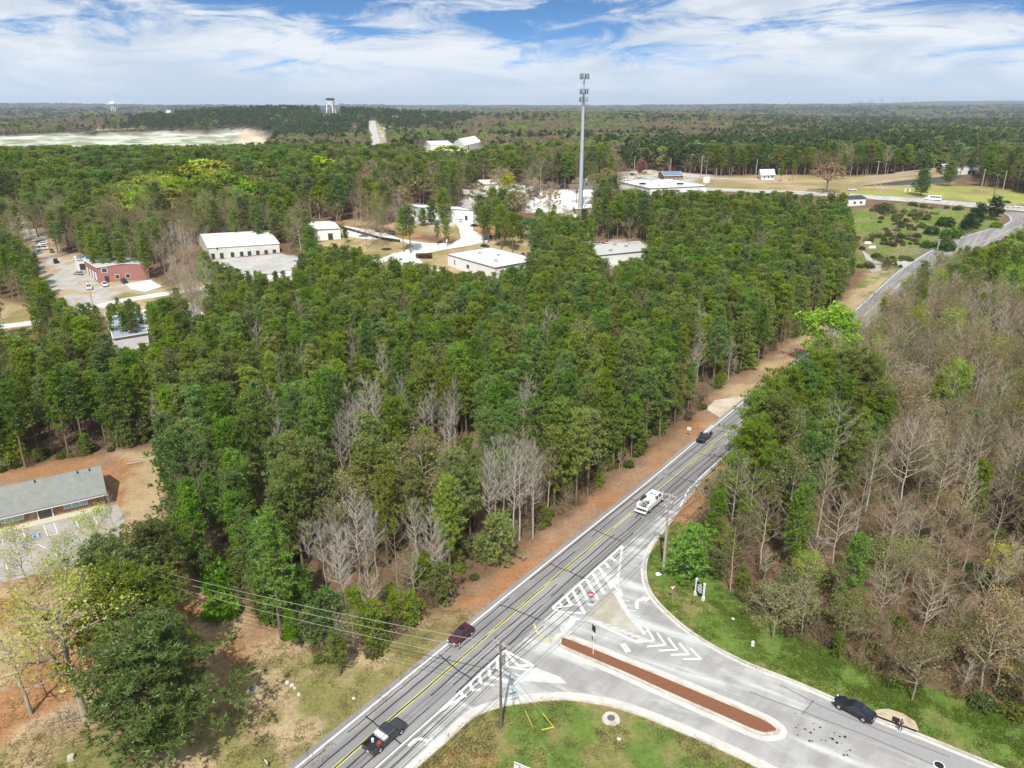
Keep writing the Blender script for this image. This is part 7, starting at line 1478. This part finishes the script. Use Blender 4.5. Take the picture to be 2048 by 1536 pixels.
# ------------------------------------------------------------------ middle distance: poles, lamps, guard rail, fences, walls
for i, (u, vb, vt, lb) in enumerate(((1788, 487, 432, 'dark leaning pole standing alone in the weedy field'), (1872, 512, 478, 'short grey pole by the guard rail of the main road'), (1750, 374, 322, 'tall pale pole beside the black asphalt lot'), (1961, 385, 338, 'pale pole in front of the right-hand pines'), (1985, 402, 348, 'dark pole right of the pale one before the right-hand pines'), (2003, 392, 340, 'third pole from the right edge before the pines'), (1401, 360, 312, 'pole by the highway left of the bare hedgerow trees'), (1340, 352, 316, 'pole right of the brick house by the highway'), (1511, 356, 318, 'pole beside the white porch house'), (1268, 352, 312, 'pole near the red-budded tree by the highway'), (1430, 372, 336, 'thin pole in front of the hedgerow trees'), (1758, 392, 362, 'short lamp pole by the highway opposite the white bus'), (1086, 376, 345, 'lamp pole behind the fenced white lot'), (3, 640, 606, 'pale pole at the left frame edge by the street'))):
    p = P(u, vb); k = (768 - vt) / FPX; hh_ = CAM_H - TZ(p.x, p.y) + p.y * -(SP - CP * k) / (CP + SP * k)
    upole(lb, p, hh_, R(20 * (i % 4) - 20), arms=((.4, 2.2),) if i in (1, 2, 3, 4, 6) else (), m=M_WOOD if i in (0, 4) else M_WOODL, trans=(i in (1,)), r=.2 if p.y < 330 else .3)
p = P(186, 566 + 50); p = P(187, 620); upole('grey pole standing in front of the salmon red building\'s gravel yard', p, 11, 0.3, arms=((.5, 2.0),), m=M_WOODL, trans=False, r=.22)
p = P(80, 690); t = thing('street_lamp', 'pale street lamp with round white head rising from the pines at the left', 'street lamp', (p.x, p.y, 0)); MB().tube((0, 0, 0), (0, 0, 9), .13, .08, 8).build('post', M_WOODL, t, local=True); MB().tube((0, 0, 9), (0, 0, 9.5), .45, .3, 12).build('lamp_head', M_SWH, t, local=True)
gr_ = smooth(PW([(1792, 518), (1830, 512), (1870, 497), (1905, 482), (1950, 463)]), 4); t = thing('guard_rail', 'steel guard rail along the left shoulder where the main road curves', 'guard rail', (gr_[0].x, gr_[0].y, 0))
rl = MB()
for i in range(len(gr_) - 1): a, b = gr_[i], gr_[i + 1]; rl.add([a + Vector((0, 0, .45)), b + Vector((0, 0, .45)), b + Vector((0, 0, .8)), a + Vector((0, 0, .8)), a + Vector((.1, .1, .45)), b + Vector((.1, .1, .45)), b + Vector((.1, .1, .8)), a + Vector((.1, .1, .8))], [(0, 1, 2, 3), (7, 6, 5, 4), (3, 2, 6, 7)])
rl.build('rail', M_STEEL, t, drape=True)
for q in resample(gr_, 26): MB().box((q.x + .15, q.y + .15, .4), (.16, .16, .8)).build('post', M_STEEL, t, drape=True)
rw = PW([(1718, 366), (1790, 356), (1870, 346)]); t = thing('retaining_wall', 'long tan retaining wall climbing behind the black asphalt lot', 'wall', (rw[0].x, rw[0].y, 0))
for i in range(2): MB().kerb([rw[i], rw[i + 1]], .6, 0, 3.4 + i * .6).build('wall_section', mat('tan block wall', (.50, .41, .29), .9, var=.15, vscale=.5), t, drape=True)
fz = PW([(1068, 386), (1080, 378), (1120, 376), (1192, 380)]); t = thing('screen_fence', 'dark grey screened fence behind the bright white lot', 'fence', (fz[0].x, fz[0].y, 0))
for i in range(3):
    MB().kerb([fz[i], fz[i + 1]], .12, .1, 3.0).build('screen_panel', mat('grey fence screen', (.16, .18, .21), .8, var=.15, vscale=.6), t, drape=True)
for q in resample(fz, 12): MB().tube((q.x, q.y, 0), (q.x, q.y, 3.2), .1, n=5).build('post', M_STEEL, t, drape=True)
ft = PW([(800, 485), (760, 479), (700, 462), (660, 452)]); t = thing('timber_wall', 'dark low timber retaining wall along the cul-de-sac bank', 'wall', (ft[0].x, ft[0].y, 0)); 
for i in range(3): MB().kerb([ft[i], ft[i + 1]], .4, 0, 1.3).build('wall_section', mat('dark timber', (.07, .05, .04), .9, var=.3, vscale=1), t, drape=True)
c = P(894, 486); t = thing('mailbox', 'white cluster mailbox at the corner of the cul-de-sac', 'mailbox', (c.x, c.y, 0)); MB().box((0, 0, 1.2), (.9, .6, 1.4), top=.9).build('box', M_SWH, t, local=True); MB().tube((0, 0, 0), (0, 0, .5), .12, n=6).build('pedestal', M_SWH, t, local=True)
c = P(773, 498); t = thing('mulch_ring', 'black mulch ring round the thin bare tree on the lawn', 'mulch', (c.x, c.y, .05)); MB().tube((0, 0, 0), (0, 0, .15), 2.6, 2.0, 16).build('mound', M_BLK, t, local=True)
c = P(848, 516); hd = MB(); rg = random.Random(9); V_, F_ = tufts(np.stack([rs.uniform(-3.6, 3.6, 900), rs.uniform(-1.6, 1.6, 900), rs.uniform(.1, 2.0, 900)], 1), .5, 5, .3, .5)
hm = npmesh('hedge', V_, F_, [M_LEAF]); ho = bpy.data.objects.new('hedge', hm); COL.objects.link(ho); ho.location = (c.x, c.y, TZ(c.x, c.y)); ho.color = (.20, .12, .035, 1); tag(ho, 'clipped brown oval hedge on the lawn island by the flat white warehouse', 'hedge')
for i, (u, v, lb) in enumerate(((1735, 487, 'white slab dumped by the driveway in the weedy field, upper one'), (1744, 496, 'white slab dumped by the driveway in the weedy field, lower one'))):
    c = P(u, v); k = MB().box((0, 0, .5), (3.4, 1.4, 1.0), top=.8).build('white_slab', M_SWH); k.location = (c.x, c.y, TZ(c.x, c.y)); tag(k, lb, 'slab')
c = P(1773, 645); k = MB().box((0, 0, .8), (1.7, 1.2, 1.0), top=.8).box((0, 0, 1.35), (1.8, 1.3, .1)).build('utility_cabinet', mat('teal cabinet', (.01, .38, .34), .5)); k.location = (c.x, c.y, TZ(c.x, c.y)); tag(k, 'teal cabinet on the soil right of the main road', 'cabinet')
for i, (u, v) in enumerate(((1810, 384), (1819, 384))): c = P(u, v); k = MB().box((0, 0, 1.2), (.7, .5, 2.4)).build('gate_post', M_SWH); k.location = (c.x, c.y, TZ(c.x, c.y)); tag(k, '%s white post of the pair in the green field behind the bus' % ('left' if i == 0 else 'right'), 'post')
c = P(1412, 372); t = thing('roadside_sign', 'white square roadside sign by the highway before the hedgerow trees', 'sign', (c.x, c.y, 0)); MB().box((0, 0, 4.2), (4.2, .4, 4)).build('panel', M_SWH, t, local=True); 
for s in (-1, 1): MB().tube((s * 1.6, .3, 0), (s * 1.6, .3, 5), .15, n=6).build('post', M_STEEL, t, local=True)
# trailers and lorries
def trailer(label, a, b, h=3.9, m=M_WHT, z=0):
    p, q = P(*a), P(*b); d = q - p; L = d.length; c = (p + q) / 2; t = thing('semi_trailer', label, 'trailer', (c.x, c.y, 0), math.atan2(d.y, d.x)); MB().box((0, 0, 1.1 + (h - 1.1) / 2), (L, 2.5, h - 1.1)).build('box_body', m, t, local=True); MB().box((0, 0, 1.0), (L * .95, 1.2, .2)).build('chassis', M_BLK, t, local=True)
    for x in (-L * .4, -L * .33):
        for y in (-1.0, 1.0): MB().tube((x, y - .15, .5), (x, y + .15, .5), .5, n=12).build('wheel', M_TYRE, t, local=True)
    for y in (-.9, .9): MB().box((L * .3, y, .5), (.15, .15, 1.0)).build('landing_leg', M_STEEL, t, local=True)
    return t
trailer('white semi-trailer parked alone left of the fenced lot', (974, 400), (924, 389)); trailer('white semi-trailer coupled to the blue tractor', (1052, 393), (1006, 381)); trailer('white semi-trailer behind the dark tractor', (1064, 387), (1020, 377))
def tractor(label, u, v, head, m):
    p = P(u, v); h = P(*head) - p; t = thing('tractor_unit', label, 'lorry', (p.x, p.y, 0), math.atan2(h.y, h.x)); b = MB(); loft([(.4, .8, 2.0, 1.1, .9), (2.4, .8, 1.8, 1.0, .8), (2.9, .8, 1.5, .9, .8)], b); b.box((-.6, 0, 2.1), (2.4, 2.4, 2.8)); b.box((-.6, 0, 3.7), (2.2, 2.2, .5), top=.7); b.build('cab', m, t, local=True)
    MB().box((.62, 0, 2.6), (.04, 2.1, .9)).build('windscreen', M_GLASS, t, local=True); MB().box((-2.8, 0, .9), (3.0, 1.0, .25)).build('chassis', M_BLK, t, local=True); MB().box((2.92, 0, 1.2), (.06, 1.4, .9)).build('grille', M_CHR, t, local=True)
    for x in (2.0, -2.2, -3.5):
        for y in (-1, 1): MB().tube((x, y * 1.0 - .15, .5), (x, y * 1.0 + .15, .5), .5, n=12).build('wheel', M_TYRE, t, local=True)
    return t
tractor('bright blue tractor unit on the edge of the white lot', 1062, 398, (1072, 403), M_BLUEP); tractor('dark navy tractor unit right of the blue one', 1074, 394, (1084, 398), paint('navy paint', (.02, .04, .10)))
for i, (u, v, c_) in enumerate(((1168, 424, M_STEEL), (1150, 436, M_SWH), (1163, 438, M_STEEL))): c = P(u, v); k = MB().box((0, 0, .9), (1.6, 1.0, 1.8)).box((0, 0, 1.85), (1.7, 1.1, .1)).build('equipment_cabinet', c_); k.location = (c.x, c.y, TZ(c.x, c.y)); tag(k, ('grey equipment cabinet just right of the tower foot', 'white equipment cabinet left of the tower foot', 'grey equipment cabinet in front of the tower foot')[i], 'cabinet')
# cars further out
CARS = [(210, 572, (214, 578), M_WHT, 'pickup', 'white pickup parked left of the black car before the salmon red building'), (249, 566, (256, 571), M_BLKP, 'suv', 'black car nose-out before the salmon red building'), (178, 578, (182, 586), M_WHT, 'van', 'white van by the corner of the salmon red building'), (158, 549, (150, 548), M_SILV, 'sedan', 'silver car behind the white van along the red building'), (112, 525, (110, 520), M_REDP, 'pickup', 'dark red truck at the back of the gravel yard'),
 (85, 500, (92, 499), M_WHT, 'van', 'white van in the junk yard, nearest row'), (72, 493, (80, 492), M_WHT, 'suv', 'white car in the junk yard left of the nearest van'), (88, 489, (95, 488), M_WHT, 'sedan', 'white car in the junk yard behind the nearest van'), (75, 508, (82, 506), M_SILV, 'sedan', 'silver car at the front of the junk yard'), (104, 504, (108, 510), M_GREYP, 'sedan', 'grey car right of the silver one in the junk yard'), (35, 479, (42, 478), M_REDP, 'sedan', 'dark red car in the left part of the junk yard'), (18, 470, (25, 469), M_WHT, 'sedan', 'white car at the left part of the junk yard'), (8, 478, (14, 477), M_BEIG, 'sedan', 'beige car near the left frame edge in the junk yard'), (28, 466, (34, 465), M_SILV, 'suv', 'silver car behind the white one in the junk yard'),
 (727, 474, (720, 474), M_GREYP, 'sedan', 'dark grey car beside the second white building'), (757, 465, (765, 467), M_BLKP, 'sedan', 'black car by the timber wall on the cul-de-sac'), (782, 468, (774, 466), M_GREYP, 'suv', 'grey car right of the black one at the timber wall'), (806, 413, (812, 412), M_WHT, 'pickup', 'white pickup left of the long low white building'), (832, 424, (826, 428), M_WHT, 'van', 'white boxy van in front of the long low white building'), (815, 424, (815, 430), M_GREYP, 'suv', 'grey car beside the white boxy van'),
 (926, 444, (934, 443), M_WHT, 'suv', 'white SUV in the entrance lane of the long white building, left'), (939, 443, (946, 443), M_WHT, 'suv', 'white SUV in the entrance lane, right of the other'), (918, 438, (926, 437), M_GREYP, 'sedan', 'dark car behind the two white SUVs'), (949, 453, (957, 452), M_BLKP, 'sedan', 'black car under the clump of pines'), (977, 478, (968, 481), M_GREYP, 'suv', 'dark SUV leaving the cul-de-sac on the right'), (970, 494, (978, 495), M_BLKP, 'sedan', 'black car beyond the flat white warehouse roof'),
 (1046, 512, (1044, 518), M_REDC, 'sedan', 'red car beside the flat white warehouse'), (1056, 510, (1054, 516), M_SILV, 'sedan', 'silver car right of the red one by the flat warehouse'), (1064, 508, (1062, 513), M_BLUEP, 'sedan', 'blue-grey car right of the silver one by the flat warehouse'), (1182, 489, (1188, 489), M_WHT, 'sedan', 'white car behind the pale workshop'), (1196, 490, (1202, 490), M_SILV, 'suv', 'silver car right of the white one behind the workshop'), (1212, 489, (1218, 489), M_REDC, 'pickup', 'red pickup behind the pale workshop'), (1219, 494, (1225, 494), M_WHT, 'van', 'white van in front of the red pickup behind the workshop'),
 (1272, 357, (1280, 357), M_WHT, 'sedan', 'white car on the yard right of the tower'), (1252, 361, (1258, 361), M_WHT, 'van', 'white van at the left end of the wide flat building'), (1266, 351, (1272, 351), M_BLKP, 'suv', 'black car behind the white car near the red-budded tree'), (2032, 415, (2045, 416), M_WHT, 'wagon', 'white estate car on the highway at the right edge'), (2000, 414, (1990, 412), M_BLKP, 'suv', 'black car at the highway junction right of the dark shrubs'), (1704, 381, (1700, 381), M_WHT, 'pickup', 'white pickup by the golden oak beside the highway'), (2014, 406, (2020, 406), M_BLKP, 'sedan', 'black car on the verge behind the white estate car')]
for (u, v, hd_, m_, kd_, lb) in CARS: car(lb, u, v, hd_, m_, kd_, 5.2 if kd_ in ('pickup', 'van') else 4.6, 1.95 if kd_ in ('pickup', 'van', 'suv') else 1.8, {'van': 2.2, 'pickup': 1.8, 'suv': 1.75}.get(kd_, 1.45), cat='van' if kd_ == 'van' else ('pickup truck' if kd_ == 'pickup' else 'car'), group=None, name='parked_van' if kd_ == 'van' else 'parked_car', detail=False, z=.04)
# shuttle bus on the highway
p = P(1866, 401); h = P(1846, 399) - p; t = thing('shuttle_bus', 'white shuttle bus with dark window band on the highway', 'bus', (p.x, p.y, .05), math.atan2(h.y, h.x)); MB().box((-.7, 0, 1.75), (7.6, 2.4, 2.5)).box((-.7, 0, 3.05), (7.2, 2.1, .12)).build('body', M_WHT, t, local=True); b = MB(); loft([(3.0, .5, 2.3, 1.05, .9), (3.9, .5, 1.5, 1.0, .9), (4.9, .55, 1.2, .9, .85)], b); b.build('cab', M_WHT, t, local=True)
for s in (-1, 1):
    for k in range(4): MB().box((-2.9 + k * 1.35, s * 1.215, 2.2), (1.15, .03, .8)).build('side_window', M_GLASS, t, local=True)
    MB().box((-4.05, s * 1.215, 2.2), (.6, .03, .8)).build('side_window', M_GLASS, t, local=True); wheel(t, 3.6, s * .95, .42); wheel(t, -2.6, s * 1.0, .42)
# ------------------------------------------------------------------ the air: thin haze over the whole country
hzm = bpy.data.materials.new('haze'); hzm.use_nodes = True; t = hzm.node_tree; t.nodes.clear(); pv = nd(t, 'ShaderNodeVolumePrincipled'); pv.inputs['Color'].default_value = (.72, .84, 1.0, 1); pv.inputs['Density'].default_value = HAZE; pv.inputs['Anisotropy'].default_value = .0
ov_ = nd(t, 'ShaderNodeOutputMaterial'); t.links.new(pv.outputs[0], ov_.inputs['Volume'])
gz_ = float(min(v_.co.z for v_ in ground.data.vertices)) - 1
hb = MB().box((0, 9900, (gz_ + 280) / 2), (50000, 25000, 280 - gz_)).build('haze', hzm); tag(hb, 'thin pale haze over the whole country', kind='stuff')
